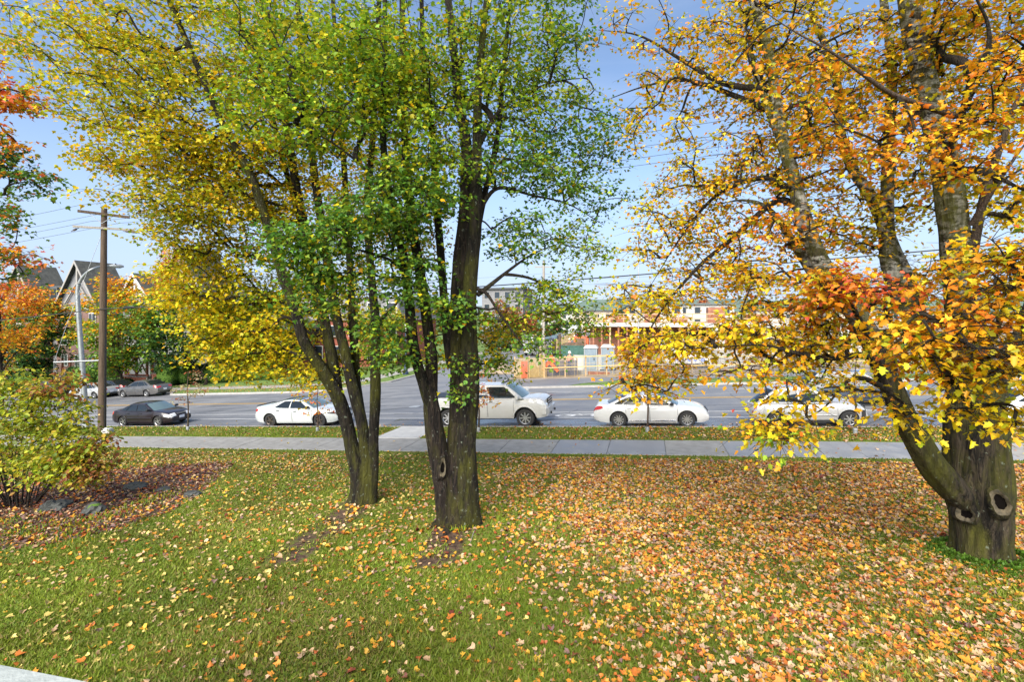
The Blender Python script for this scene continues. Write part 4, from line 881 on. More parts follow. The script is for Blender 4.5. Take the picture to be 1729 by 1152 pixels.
def finish_tree(root, stems, blobs, seed, ntw, ltw, nl, size, tmpl, r0=0.0085, bark='bark_branch', spread=.10, hang=.35, singles=0, bf=.22, K=6, droop=.25, twr=.0035, maxr=.09):
    T, pals = sample_blobs(blobs, seed)
    paths, cnt = grow(stems, T, bf=bf, K=K, droop=droop, seed=seed)
    rad = np.minimum(r0 * cnt ** 0.46, maxr); rad[:, -1] *= .7
    thick = rad[:, 1] > .03
    V1, F1 = tube_batch(paths[thick], rad[thick], 7) if thick.any() else (np.zeros((0, 3)), np.zeros((0, 4), int))
    V2, F2 = tube_batch(paths[~thick], rad[~thick], 4)
    tw, ln, pos, dd, nr, sz, col = sprays(T, pals, None, seed + 1, ntw, ltw, nl, size, spread, hang)
    tr = np.broadcast_to(np.array([1, .7, .3]) * twr, (len(tw), 3)); V3, F3 = tube_batch(tw, tr, 3)
    Vb = np.vstack([V1, V2, V3]); Fb = np.vstack([F1, F2 + len(V1), F3 + len(V1) + len(V2)])
    br = raw('branches', Vb, Fb, bark, root, smooth=True, kind='stuff')
    if singles:
        depth = pos[:, 1]; px = CXP + FPX * pos[:, 0] / np.maximum(depth, .1); py = HOR + FPX * (CAMZ - pos[:, 2]) / np.maximum(depth, .1)
        vis = (px > 20) & (px < 1710) & (py > 20) & (py < 1100) & (depth > 1)
        near = np.argsort(np.where(vis, depth, 1e9))[:singles]; keep = np.ones(len(pos), bool); keep[near] = False
        protos = []
        for k in range(16):
            i = near[k * (len(near) // 16)]; o = leaves_mesh('leaf', np.zeros((1, 3)), np.array([[1., 0, 0]]), np.array([[0, 0, 1.]]), np.array([1.0]), col[i:i + 1], tmpl, 'leaf', root, None, np.array([1.2])); protos.append(o)
        for q, i in enumerate(near):
            o = protos[q] if q < 16 else link('leaf', protos[q % 16].data, None, root)
            x = Vector(dd[i]).normalized(); y = Vector(nr[i]).cross(x).normalized(); z = x.cross(y)
            mm = Matrix((x, y, z)).transposed().to_4x4() @ Matrix.Scale(float(sz[i]), 4); mm.translation = Vector(pos[i]); o.matrix_local = mm
        pos, dd, nr, sz, col = pos[keep], dd[keep], nr[keep], sz[keep], col[keep]
    if tmpl is BIG:      # leaves deep in the crown need fewer corners
        fa = pos[:, 1] > 8.6; leaves_mesh('foliage', pos[fa], dd[fa], nr[fa], sz[fa], col[fa], MID, 'leaf', root, 'stuff', np.random.default_rng(seed + 8).normal(1.2, 1.5, int(fa.sum()))); pos, dd, nr, sz, col = pos[~fa], dd[~fa], nr[~fa], sz[~fa], col[~fa]
    lf = leaves_mesh('foliage', pos, dd, nr, sz, col, tmpl, 'leaf', root, 'stuff', np.random.default_rng(seed + 9).normal(1.2, 1.5, len(pos)))
    return T

def root_at(name, uv, label, cat='tree', group=None):
    o = bpy.data.objects.new(name, None); COL.objects.link(o); o.empty_display_size = .3; tag(o, label, cat, group); return o   # built in world coordinates: the Empty sits at the origin of the tree


def place_root(o, uv):
    "move the Empty to the tree's foot and keep the parts where they are"
    p = W(uv[0], uv[1], float(lawn_z(np.array(uv[0]), np.array(uv[1]))) if uv[1] < V_SW0 else H(*uv)); o.location = p
    for c in o.children:
        if c.name.startswith('leaf'): c.matrix_local = Matrix.Translation(-p) @ c.matrix_local
        elif c.data and not c.get('_moved'):
            c.location = -p + c.location

# --- left multi-stem maple
Z1 = 12.95
t1 = root_at('maple_tree', T1B, 'multi-stem maple with yellow and olive leaves left of the thick tree')
S1 = []
def add_stem(root, store, pts, m, name='trunk', sides=14, flare=0, seed=1, rough=.10):
    p, r = stem(pts, 0)
    if name == 'limb': r = r * (1 - .78 * np.linspace(0, 1, len(r)) ** 1.6)
    store.append((p, r)); return bark_tube(name, p, r, m, root, sides, rough, flare, seed)
add_stem(t1, S1, [(613, 868, 44.8, 12.95), (612, 850, 41.6, 12.95), (610, 822, 33.6, 12.95), (603, 786, 27.2, 12.95), (592, 744, 22.5, 12.95), (580, 697, 22.1, 12.9), (566, 662, 22.5, 12.8), (541, 622, 19.8, 12.7), (513, 575, 17.1, 12.5), (499, 525, 17.1, 12.4), (478, 465, 16.2, 12.3), (456, 395, 14.4, 12.2), (433, 323, 13.5, 12.1), (416, 280, 12.6, 12.1), (382, 222, 10.8, 12.0), (350, 149, 9.9, 12), (323, 87, 9.0, 12), (288, 7, 8.1, 12), (255, -80, 6.3, 12)], 'bark_moss', flare=.75, seed=2, sides=44)
add_stem(t1, S1, [(574, 680, 15, 12.9), (567, 640, 17, 12.95), (558, 591, 17, 13.0), (547, 535, 16, 13.1), (534, 470, 16, 13.2), (518, 400, 15, 13.3), (498, 300, 13, 13.4), (480, 190, 12, 13.5), (466, 110, 10, 13.5), (440, 0, 8, 13.5), (425, -80, 6, 13.5)], 'bark_moss', seed=3)
add_stem(t1, S1, [(562, 640, 12, 13.4), (554, 580, 15, 13.5), (540, 530, 14, 13.7), (520, 450, 12, 13.9), (505, 370, 10, 14.1), (470, 240, 9, 14.3), (440, 115, 8, 14.4), (403, 28, 7, 14.5)], 'bark_moss', seed=4)
add_stem(t1, S1, [(621, 850, 22.5, 12.85), (621, 820, 21.1, 12.85), (618, 775, 19.2, 12.9), (611, 716, 19.4, 12.95), (600, 672, 18.9, 13), (591, 636, 18.0, 13.05), (583, 597, 17.1, 13.1), (569, 536, 16.2, 13.2), (558, 470, 16.2, 13.3), (545, 390, 14.4, 13.4), (532, 300, 12.6, 13.5), (520, 200, 10.8, 13.6), (508, 90, 9.0, 13.7), (500, -40, 7.2, 13.7)], 'bark_moss', seed=5)
add_stem(t1, S1, [(614, 730, 14, 13.2), (608, 690, 15, 13.3), (602, 647, 15, 13.4), (599, 591, 14, 13.5), (595, 536, 13, 13.6), (590, 430, 11, 13.7), (582, 300, 10, 13.8), (572, 150, 8, 13.9), (560, -30, 6, 14)], 'bark_moss', seed=6)
add_stem(t1, S1, [(626, 860, 21.0, 12.8), (629, 820, 18.0, 12.8), (631, 786, 17.0, 12.8), (631, 730, 17.1, 12.75), (634, 675, 17.1, 12.7), (634, 605, 16.1, 12.65), (634, 550, 15.2, 12.6), (631, 508, 14.2, 12.6), (624, 430, 13.3, 12.5), (621, 350, 12.3, 12.5), (628, 250, 10.4, 12.5), (634, 150, 9.5, 12.5), (640, 0, 7.6, 12.5)], 'bark_moss', seed=7)
add_stem(t1, S1, [(635, 552, 12, 12.6), (646, 537, 9, 12.4), (664, 520, 7, 12.2), (700, 470, 5, 12)], 'bark_moss', name='limb', seed=8, sides=8)
B1 = [ # px, py, Z, rx, ry, depth, clusters, palette
 (180, 110, 12.5, 130, 90, 2.2, 70, 'olive'), (150, 60, 12, 100, 60, 1.8, 30, 'honey'), (330, 60, 13, 150, 90, 2.5, 95, 'olive'), (300, 190, 12.5, 160, 90, 2.2, 105, 'olive'),
 (250, 250, 12.3, 130, 60, 1.8, 55, 'honey'), (370, 260, 12.5, 130, 70, 2.0, 76, 'honey'), (300, 335, 12.3, 115, 40, 1.8, 50, 'olive'), (390, 350, 13, 95, 50, 1.8, 48, 'honey'),
 (480, 140, 13.5, 110, 140, 2.4, 110, 'olive'), (470, 330, 13.5, 90, 90, 1.8, 60, 'honey'), (350, 440, 13, 70, 50, 1.4, 26, 'lemon'), (420, 470, 13.6, 100, 60, 1.6, 44, 'lemon'),
 (370, 540, 13.2, 75, 45, 1.4, 34, 'lemon'), (460, 560, 13.6, 90, 50, 1.6, 46, 'lemon'), (430, 612, 13.3, 75, 28, 1.2, 26, 'lemon'), (525, 620, 13.5, 55, 38, 1.3, 24, 'lemon'),
 (560, 480, 14.2, 90, 80, 1.4, 46, 'lemon'), (620, 560, 14.6, 60, 60, 1.2, 20, 'lime'), (590, 300, 13.5, 80, 130, 2.0, 75, 'yellow'), (600, 90, 13.5, 80, 110, 2.2, 60, 'lime'),
 (340, 400, 12.6, 80, 40, 1.4, 30, 'olive'), (330, 500, 13, 60, 50, 1.3, 30, 'lemon'), (400, 590, 13.3, 80, 40, 1.3, 26, 'olive'), (450, 500, 13.8, 70, 50, 1.2, 24, 'lime'),
 (330, -130, 13, 320, 110, 3.5, 70, 'olive')]
finish_tree(t1, S1, B1, 21, 5, .60, 10, .090, MID, r0=.0075)
place_root(t1, T1B)

# --- thick double-trunk maple in the middle
t2 = root_at('maple_tree', T2B, 'thick double-trunk maple with green leaves in the middle')
S2 = []
add_stem(t2, S2, [(775, 905, 68.8, 11.2), (773, 886, 65.6, 11.2), (772, 862, 57.7, 11.2), (771, 830, 51.7, 11.2), (772, 800, 46.8, 11.2), (773, 770, 39.4, 11.2), (772, 705, 26.4, 11.25), (772, 650, 24.3, 11.3), (773, 607, 23.4, 11.3), (772, 520, 22.5, 11.3), (776, 440, 22.5, 11.3), (786, 360, 22.5, 11.3), (787, 243, 18.0, 11.35), (776, 180, 16.2, 11.4), (768, 100, 14.4, 11.5), (757, 0, 11.7, 11.5), (750, -90, 9.0, 11.5)], 'bark_grey', flare=.85, seed=11, sides=52, rough=.12)
add_stem(t2, S2, [(788, 890, 41.0, 11.05), (788, 830, 39.4, 11.05), (786, 767, 36.1, 11.05), (790, 700, 31.2, 11.05), (793, 650, 31.7, 11.05), (794, 607, 29.0, 11.05), (792, 540, 25.5, 11.1), (796, 440, 23.8, 11.1), (804, 350, 22.0, 11.1), (805, 240, 15.8, 11.1), (808, 139, 13.2, 11.1), (815, 60, 10.6, 11.1), (826, -40, 8.8, 11.1)], 'bark_moss', seed=12, sides=44, rough=.12, flare=.5)
add_stem(t2, S2, [(758, 902, 40, 11.1), (755, 870, 35.2, 11.1), (752, 835, 36.8, 11.1), (747, 800, 35.2, 11.05), (739, 757, 33.6, 11.05), (731, 705, 29.9, 11.0), (727, 665, 24.6, 11.0), (728, 607, 19.4, 11.05), (721, 545, 17.6, 11.1), (711, 470, 16.7, 11.2), (698, 390, 15.0, 11.3), (688, 300, 13.2, 11.4), (683, 200, 11.4, 11.5), (680, 80, 9.7, 11.5), (678, -60, 7.0, 11.5)], 'bark_grey', seed=13, sides=44, rough=.13, flare=.5)
add_stem(t2, S2, [(728, 690, 20, 10.95), (717, 655, 19, 10.9), (703, 607, 18, 10.8), (695, 560, 17, 10.75), (690, 500, 16, 10.7), (680, 430, 15, 10.7), (664, 365, 14, 10.7), (651, 290, 12, 10.7), (646, 200, 11, 10.7), (649, 100, 9, 10.7), (650, -30, 7, 10.7)], 'bark_moss', seed=14)
add_stem(t2, S2, [(760, 620, 12, 11.5), (752, 540, 14, 11.6), (745, 440, 13, 11.7), (736, 330, 12, 11.8), (730, 226, 11, 11.9), (716, 110, 9, 12), (711, -20, 7, 12)], 'bark_grey', seed=15)
add_stem(t2, S2, [(800, 420, 10, 11.3), (818, 330, 10, 11.5), (840, 230, 9, 11.7), (850, 120, 8, 11.9), (862, 0, 6, 12)], 'bark_grey', seed=16, sides=10)
for pts in ([(806, 498, 9, 11.1), (822, 486, 8, 11.2), (851, 463, 7, 11.4), (882, 440, 6, 11.6), (910, 424, 5, 11.8), (960, 405, 3, 12)],
            [(851, 463, 6, 11.4), (878, 466, 5, 11.6), (903, 473, 5, 11.8), (937, 492, 4, 12), (966, 521, 3.5, 12.2), (993, 542, 3, 12.3)],
            [(806, 488, 7, 11.1), (822, 496, 6, 11.0), (841, 525, 5, 10.9), (872, 569, 4, 10.9), (893, 594, 3.5, 10.9), (924, 609, 3, 10.9)],
            [(806, 360, 8, 11.1), (840, 318, 7, 11.4), (900, 330, 6, 11.9), (960, 345, 5, 12.3), (1020, 380, 4, 12.6)],
            [(806, 250, 8, 11.1), (850, 180, 7, 11.4), (930, 140, 5, 11.9), (1000, 130, 4, 12.3)],
            [(690, 470, 7, 10.7), (660, 440, 6, 10.3), (600, 420, 5, 9.9), (540, 400, 4, 9.6), (490, 395, 3, 9.4)],
            [(664, 360, 7, 10.7), (620, 290, 6, 10.3), (560, 240, 5, 9.9), (500, 210, 4, 9.7)]):
    add_stem(t2, S2, pts, 'bark_branch', name='limb', seed=20, sides=7, rough=.05)
B2 = [(700, 110, 11.2, 110, 110, 2.0, 100, 'lime'), (640, 130, 10.2, 90, 110, 1.3, 66, 'lime'), (560, 160, 10.0, 110, 110, 1.3, 74, 'lime'), (470, 180, 10.0, 80, 100, 1.1, 44, 'lime'), (480, 60, 10.6, 110, 70, 1.4, 44, 'lime'),
 (720, 260, 10.6, 80, 90, 1.5, 64, 'lime'), (690, 200, 12.4, 80, 150, 1.0, 60, 'yellow'), (700, 400, 12.3, 60, 90, .8, 36, 'yellow'), (860, 60, 11.6, 100, 80, 1.8, 70, 'lime'), (840, 180, 11.6, 80, 80, 1.6, 52, 'lime'),
 (950, 40, 12, 60, 60, 1.4, 22, 'green'), (930, 150, 12, 90, 60, 1.6, 30, 'lime'), (960, 230, 12.3, 100, 45, 1.5, 40, 'green'), (880, 290, 11.8, 100, 50, 1.6, 48, 'green'), (990, 330, 12.6, 70, 50, 1.2, 22, 'green'), (1030, 235, 12.8, 40, 40, .9, 9, 'green'),
 (890, 400, 11.9, 90, 45, 1.4, 30, 'green'), (980, 420, 12.4, 60, 40, 1.2, 14, 'lime'), (920, 500, 12, 80, 40, 1.2, 27, 'lime'), (900, 580, 10.9, 35, 28, .4, 7, 'green'), (985, 535, 12.3, 50, 30, .6, 13, 'lime'),
 (690, 340, 10.3, 80, 60, 1.2, 52, 'green'), (620, 380, 9.9, 80, 55, .9, 46, 'green'), (540, 400, 9.6, 70, 40, .7, 34, 'green'), (480, 420, 9.5, 50, 35, .6, 12, 'green'), (560, 460, 10, 60, 35, .7, 22, 'green'), (540, 510, 9.8, 50, 20, .5, 8, 'green'),
 (680, 470, 10.2, 60, 45, .8, 30, 'green'), (660, 560, 10.2, 50, 40, .6, 17, 'green'), (690, 610, 10.4, 35, 22, .4, 6, 'green'), (770, 520, 10.5, 45, 40, .4, 13, 'green'), (780, 620, 10.6, 30, 16, .25, 3, 'green'), (764, 665, 10.7, 20, 12, .2, 2, 'green'),
 (850, 560, 13.6, 55, 45, .9, 26, 'yellow'), (845, 615, 13.6, 50, 28, .8, 14, 'lime'), (745, 560, 13, 50, 60, .7, 20, 'yellow'), (720, -130, 11.5, 300, 110, 3, 64, 'green')]
finish_tree(t2, S2, B2, 31, 5, .55, 8, .088, MID, r0=.0075)
# wound on the left trunk: rolled bark lip, bare grey wood streak, flat disc coloured as the shade inside
def scar(root, c, ax, up, w, h, m_lip='bark_grey', m_in='hollow_shade', lip=.05, name='branch_scar', inner_name='hollow_shade', depth=.1, outer='bark_right'):
    ax = Vector(ax).normalized(); up = Vector(up); rt = up.cross(ax).normalized(); up = ax.cross(rt); c = Vector(c)
    k = MB(); n = 36; prof = [(1.55, -depth), (1.28, -.03), (1.05, lip * .7), (.86, lip), (.66, lip * .8), (.50, lip * .35)]
    g_ = random.Random(int(c.x * 1000)); ph = [g_.uniform(0, 6.28) for _ in range(3)]; jit = [1 + .10 * math.sin(2 * 6.283 * i / n + ph[0]) + .07 * math.sin(3 * 6.283 * i / n + ph[1]) + .04 * math.sin(7 * 6.283 * i / n + ph[2]) for i in range(n)]
    ring_ = lambda s_, d_, i_: c + rt * (math.cos(2 * math.pi * i_ / n) * w / 2 * s_ * jit[i_] + (1.3 - s_) * w * .10) + up * math.sin(2 * math.pi * i_ / n) * h / 2 * s_ * jit[i_] + ax * (d_ + .012 * math.sin(5 * i_ + s_ * 9))
    V = [ring_(s_, d_, i_) for s_, d_ in prof[:4] for i_ in range(n)]; k.add(V, [(q * n + i_, q * n + (i_ + 1) % n, (q + 1) * n + (i_ + 1) % n, (q + 1) * n + i_) for q in range(3) for i_ in range(n)]); o = k.build(name, outer, root, True, 80)
    k = MB(); V = [ring_(s_, d_, i_) for s_, d_ in prof[3:] for i_ in range(n)]; k.add(V, [(q * n + i_, q * n + (i_ + 1) % n, (q + 1) * n + (i_ + 1) % n, (q + 1) * n + i_) for q in range(2) for i_ in range(n)]); k.build('callus_lip', m_lip, o, True, 80)
    q = MB(); V = [ring_(.51, lip * .3, i_) for i_ in range(n)]; q.add(V, [tuple(range(n))]); q.build(inner_name, m_in, o)  # flat near-black disc: shade of an uncut recess put into its colour
    return o
from mathutils.bvhtree import BVHTree
def on_trunk(root, px, py, up, w, h, m, lip, outer='bark_right'):
    "find the bark surface there and set a pruning scar on it"
    best = None; d = P(px, py, 1.0) - Vector((0, 0, CAMZ)); d.normalize()
    for c in root.children:
        if c.name.startswith('trunk'):
            bv = BVHTree.FromPolygons([v.co for v in c.data.vertices], [tuple(p.vertices) for p in c.data.polygons]); hit = bv.ray_cast(Vector((0, 0, CAMZ)), d)
            if hit[0] is not None and (best is None or hit[3] < best[3]): best = hit
    nrm = best[1] if best[1].dot(d) < 0 else -best[1]; nrm = (nrm * .6 - d * .4).normalized()
    return scar(root, best[0] + nrm * .01, nrm, up, w, h, m, 'hollow_shade', lip, depth=.16, outer=outer)
on_trunk(t2, 746, 790, (.05, 0, 1), .15, .50, 'callus', .05, 'bark_grey')
st = MB(); pts = [] and [P(737, 812, 10.82), P(742, 830, 10.80), P(748, 850, 10.78), P(752, 868, 10.74), P(757, 884, 10.66)]; pass
# surface roots
for (du, dv, ln) in ((-.5, -.6, .7), (.6, -.5, .6), (.1, -.8, .9), (.7, .1, .5)):
    a = W(T2B[0] + du * .7, T2B[1] + dv * .7); pth = [W(T2B[0] + du * s, T2B[1] + dv * s, float(lawn_z(np.array(T2B[0] + du * s), np.array(T2B[1] + dv * s))) + .02 - .12 * (s - .45) / ln) for s in np.linspace(.45, .45 + ln, 6)]
    rt_ = MB(); rt_.tube(pth, list(np.linspace(.14, .03, 6)), 8); rt_.build('surface_root', 'bark_grey', t2, True)
place_root(t2, T2B)

# --- big old maple on the right
t3 = root_at('maple_tree', T3B, 'large old maple with orange and yellow leaves and two branch scars on the right')
S3 = []
add_stem(t3, S3, [(1660, 985, 94.1, 8.35), (1659, 955, 84.0, 8.35), (1658, 915, 79.0, 8.35), (1657, 880, 82.3, 8.35), (1654, 840, 89.0, 8.35), (1651, 790, 90.7, 8.35), (1648, 740, 87.4, 8.35), (1645, 690, 79.2, 8.35), (1640, 640, 64.4, 8.35), (1634, 590, 53.2, 8.35), (1627, 510, 48.5, 8.3), (1616, 430, 43.6, 8.3), (1606, 360, 40.7, 8.3), (1596, 280, 38.8, 8.3), (1577, 200, 36.9, 8.3), (1560, 130, 34.9, 8.3), (1545, 60, 33.0, 8.3), (1533, -10, 29.1, 8.3), (1520, -90, 25.2, 8.3)], 'bark_right', flare=.38, seed=31, sides=64, rough=.09)
add_stem(t3, S3, [(1640, 850, 44.9, 8.3), (1605, 822, 44.9, 8.2), (1570, 780, 40.3, 8.1), (1540, 730, 37.2, 8.1), (1518, 685, 34.8, 8.1), (1496, 630, 34.1, 8.2), (1474, 580, 33.3, 8.3), (1446, 532, 31.7, 8.4), (1405, 475, 30.1, 8.5), (1377, 425, 26.1, 8.6), (1352, 350, 23.8, 8.8), (1334, 280, 21.4, 9.0), (1318, 220, 19.0, 9.1), (1306, 130, 16.6, 9.2), (1290, 60, 14.3, 9.3), (1268, -10, 11.9, 9.3), (1250, -80, 8.7, 9.3)], 'bark_right', seed=32, sides=40)
add_stem(t3, S3, [(1660, 740, 42.5, 8.6), (1625, 665, 39.1, 8.8), (1590, 610, 35.7, 8.9), (1560, 565, 33.1, 9.0), (1530, 510, 30.6, 9.1), (1505, 455, 27.2, 9.2), (1497, 380, 22.9, 9.3), (1499, 300, 19.6, 9.4), (1502, 220, 17.0, 9.5), (1506, 110, 14.4, 9.6), (1492, 0, 11.9, 9.6), (1485, -80, 8.5, 9.6)], 'bark_right', seed=33, sides=16)
add_stem(t3, S3, [(1560, 560, 24, 9.0), (1535, 480, 24, 9.3), (1512, 430, 22, 9.5), (1475, 340, 19, 9.8), (1440, 285, 17, 10), (1418, 220, 15, 10.2), (1412, 130, 12, 10.4), (1370, 20, 10, 10.5)], 'bark_right', seed=34, sides=12)
add_stem(t3, S3, [(1440, 530, 22, 8.5), (1395, 490, 24, 8.9), (1370, 455, 22, 9.1), (1337, 405, 18, 9.3), (1297, 352, 14, 9.6), (1255, 338, 10, 9.9), (1210, 345, 7, 10.2)], 'bark_right', seed=35, sides=12, name='limb')
add_stem(t3, S3, [(1320, 236, 16, 9.1), (1287, 156, 14, 9.4), (1278, 135, 13, 9.5), (1265, 70, 11, 9.6), (1250, 10, 9, 9.7)], 'bark_right', seed=36, sides=10, name='limb')
for pts in ([(1593, 272, 13, 8.1), (1608, 238, 12, 7.8), (1625, 190, 12, 7.5), (1645, 120, 12, 7.2), (1668, 85, 12, 7.0), (1668, 40, 10, 6.9), (1650, 0, 9, 6.8), (1630, -40, 7, 6.8)],
            [(1612, 196, 11, 7.6), (1560, 178, 10, 7.4), (1505, 158, 9, 7.2), (1450, 120, 8, 7.0), (1400, 85, 7, 6.9), (1340, 52, 6, 6.8), (1280, 12, 5, 6.8)],
            [(1640, 440, 15, 8.2), (1662, 330, 14, 7.9), (1690, 245, 13, 7.7), (1724, 150, 11, 7.5), (1760, 60, 9, 7.4)],
            [(1640, 380, 10, 7.8), (1690, 300, 9, 7.4), (1740, 230, 8, 7.2)],
            [(1655, 100, 8, 7.1), (1690, 60, 7, 6.9), (1730, 40, 6, 6.8)],
            [(1490, 615, 15, 8.1), (1460, 600, 12, 7.9), (1400, 606, 10, 7.7), (1340, 595, 9, 7.6), (1290, 583, 7, 7.6), (1230, 585, 5, 7.7), (1150, 590, 4, 7.8)],
            [(1500, 660, 12, 8.1), (1460, 640, 9, 7.7), (1430, 645, 7, 7.4), (1390, 690, 5, 7.1), (1340, 715, 4, 7.0)],
            [(1352, 352, 14, 8.8), (1310, 340, 11, 9.3), (1240, 400, 10, 9.7), (1180, 450, 8, 10), (1120, 520, 6, 10), (1085, 580, 5, 9.9), (1050, 640, 4, 9.8)],
            [(1345, 330, 13, 8.9), (1290, 300, 10, 9.4), (1210, 330, 8, 10), (1150, 400, 6, 10.4), (1100, 480, 4, 10.6)],
            [(1297, 150, 12, 9.3), (1220, 140, 10, 9.8), (1150, 100, 8, 10.3), (1080, 60, 6, 10.6), (1010, 50, 4, 10.8)],
            [(1310, 190, 12, 9.2), (1250, 165, 10, 9.7), (1160, 135, 8, 10.2), (1090, 145, 6, 10.6), (1020, 170, 4, 10.9)],
            [(1640, 640, 15, 8.0), (1630, 590, 11, 7.0), (1620, 560, 9, 6.2), (1590, 545, 7, 5.5), (1540, 540, 5, 5.1)],
            [(1655, 620, 15, 8.0), (1680, 560, 11, 7.0), (1700, 510, 9, 6.2), (1720, 470, 7, 5.4), (1740, 440, 5, 5.0)],
            [(1470, 575, 12, 8.2), (1440, 520, 9, 7.7), (1420, 500, 7, 7.3), (1380, 480, 5, 7.0)],
            [(1668, 740, 32.0, 8.6), (1700, 620, 24.0, 8.9), (1740, 500, 20.8, 9.2), (1760, 350, 16.0, 9.4)]):
    add_stem(t3, S3, pts, 'bark_smooth' if pts[0][0] > 1600 and pts[0][1] < 460 else 'bark_branch', name='limb', seed=40, sides=9, rough=.05)
B3 = [(1100, 60, 10.6, 90, 60, 1.4, 22, 'gold'), (1180, 110, 10.3, 100, 80, 1.6, 44, 'gold'), (1110, 220, 10.6, 80, 60, 1.4, 18, 'yellow'), (1160, 300, 10.4, 90, 70, 1.5, 40, 'yellow'), (1110, 400, 10.5, 60, 70, 1.1, 24, 'yellow'), (1200, 420, 10.2, 80, 70, 1.4, 46, 'gold'),
 (1100, 500, 10.2, 80, 40, 1.0, 36, 'yellow'), (1085, 590, 9.9, 50, 45, .7, 26, 'gold'), (1060, 645, 9.7, 45, 25, .5, 11, 'gold'), (1130, 640, 9.7, 45, 40, .6, 14, 'gold'), (1150, 570, 8.6, 80, 28, .6, 26, 'yellow'),
 (1270, 60, 9.8, 100, 80, 1.6, 58, 'yellow'), (1380, 60, 9.8, 90, 80, 1.8, 62, 'yellow'), (1300, 200, 9.6, 90, 80, 1.6, 60, 'gold'), (1260, 300, 9.6, 80, 60, 1.3, 40, 'gold'), (1320, 380, 9.3, 90, 60, 1.4, 46, 'orange'), (1270, 480, 9.2, 90, 45, 1.2, 44, 'gold'),
 (1400, 180, 9.6, 80, 80, 1.6, 54, 'gold'), (1400, 300, 9.6, 80, 60, 1.4, 40, 'gold'), (1450, 380, 9.6, 70, 60, 1.2, 36, 'yellow'), (1480, 100, 9.0, 70, 90, 1.6, 44, 'gold'), (1440, 230, 8.0, 110, 60, .8, 30, 'orange'), (1330, 110, 7.0, 110, 40, .5, 8, 'orange'),
 (1290, 560, 8.2, 100, 32, .8, 38, 'yellow'), (1360, 595, 7.8, 80, 24, .7, 17, 'gold'), (1270, 640, 7.8, 70, 28, .6, 9, 'gold'), (1340, 665, 7.4, 70, 20, .5, 4, 'yellow'), (1330, 715, 7.0, 55, 18, .35, 11, 'yellow'), (1310, 740, 6.9, 30, 10, .2, 4, 'lime'), (1410, 650, 7.6, 50, 30, .5, 4, 'yellow'),
 (1400, 480, 7.2, 60, 30, .5, 20, 'orange'), (1440, 490, 7.0, 60, 18, .4, 12, 'red'), (1370, 530, 8.0, 60, 30, .6, 18, 'orange'), (1430, 560, 11.5, 80, 70, 1.0, 32, 'lime'), (1380, 620, 11.5, 70, 40, .9, 12, 'lime'), (1500, 560, 12, 60, 80, .9, 24, 'lime'),
 (1570, 90, 8.6, 70, 80, 1.3, 36, 'gold'), (1640, 70, 8.4, 80, 90, 1.4, 46, 'gold'), (1700, 180, 8.2, 70, 90, 1.3, 40, 'yellow'), (1690, 330, 8.2, 60, 80, 1.2, 34, 'yellow'), (1560, 330, 9.6, 60, 90, 1.0, 30, 'yellow'), (1650, 250, 6.8, 60, 70, .6, 14, 'orange'), (1560, 470, 9.8, 60, 60, .9, 22, 'yellow'), (1620, 160, 9.8, 110, 120, 1.0, 40, 'olive'),
 (1530, 250, 7.0, 80, 80, .6, 13, 'orange'), (1690, 110, 6.6, 70, 80, .7, 14, 'orange'),
 (1600, 545, 5.6, 90, 30, .6, 22, 'orange'), (1550, 575, 5.5, 60, 26, .5, 13, 'gold'), (1640, 590, 5.4, 70, 26, .5, 16, 'gold'), (1600, 640, 5.5, 40, 22, .3, 6, 'yellow'), (1540, 690, 6.2, 34, 20, .3, 5, 'yellow'), (1630, 690, 5.6, 30, 14, .25, 3, 'yellow'), (1570, 610, 5.9, 40, 14, .4, 5, 'orange'),
 (1690, 430, 5.6, 60, 45, .6, 20, 'gold'), (1715, 510, 5.3, 45, 45, .5, 14, 'gold'), (1700, 620, 5.3, 45, 40, .4, 11, 'yellow'), (1715, 700, 5.4, 30, 30, .3, 6, 'yellow'), (1500, 500, 6.4, 60, 18, .4, 6, 'red'), (1640, 480, 5.4, 40, 20, .4, 6, 'orange'),
 (1800, 400, 6, 60, 200, 1.2, 30, 'gold'), (1450, -120, 9.5, 330, 100, 2.5, 64, 'gold'), (1600, -100, 7, 200, 80, 1.0, 30, 'orange')]
B3 = [(a, b, Zq, c, d, e, max(2, int(n_ * (.84 if Zq > 9 and b > 0 else 1))), p_) for a, b, Zq, c, d, e, n_, p_ in B3]
finish_tree(t3, S3, B3, 41, 5, .48, 6, .078, BIG, r0=.0095, singles=300, spread=.085, hang=.5, bf=.2, twr=.0052)
on_trunk(t3, 1630, 866, (.15, 0, 1), .26, .34, 'callus', .06)
on_trunk(t3, 1684, 848, (-.35, 0, 1), .30, .42, 'callus', .08)
place_root(t3, T3B)
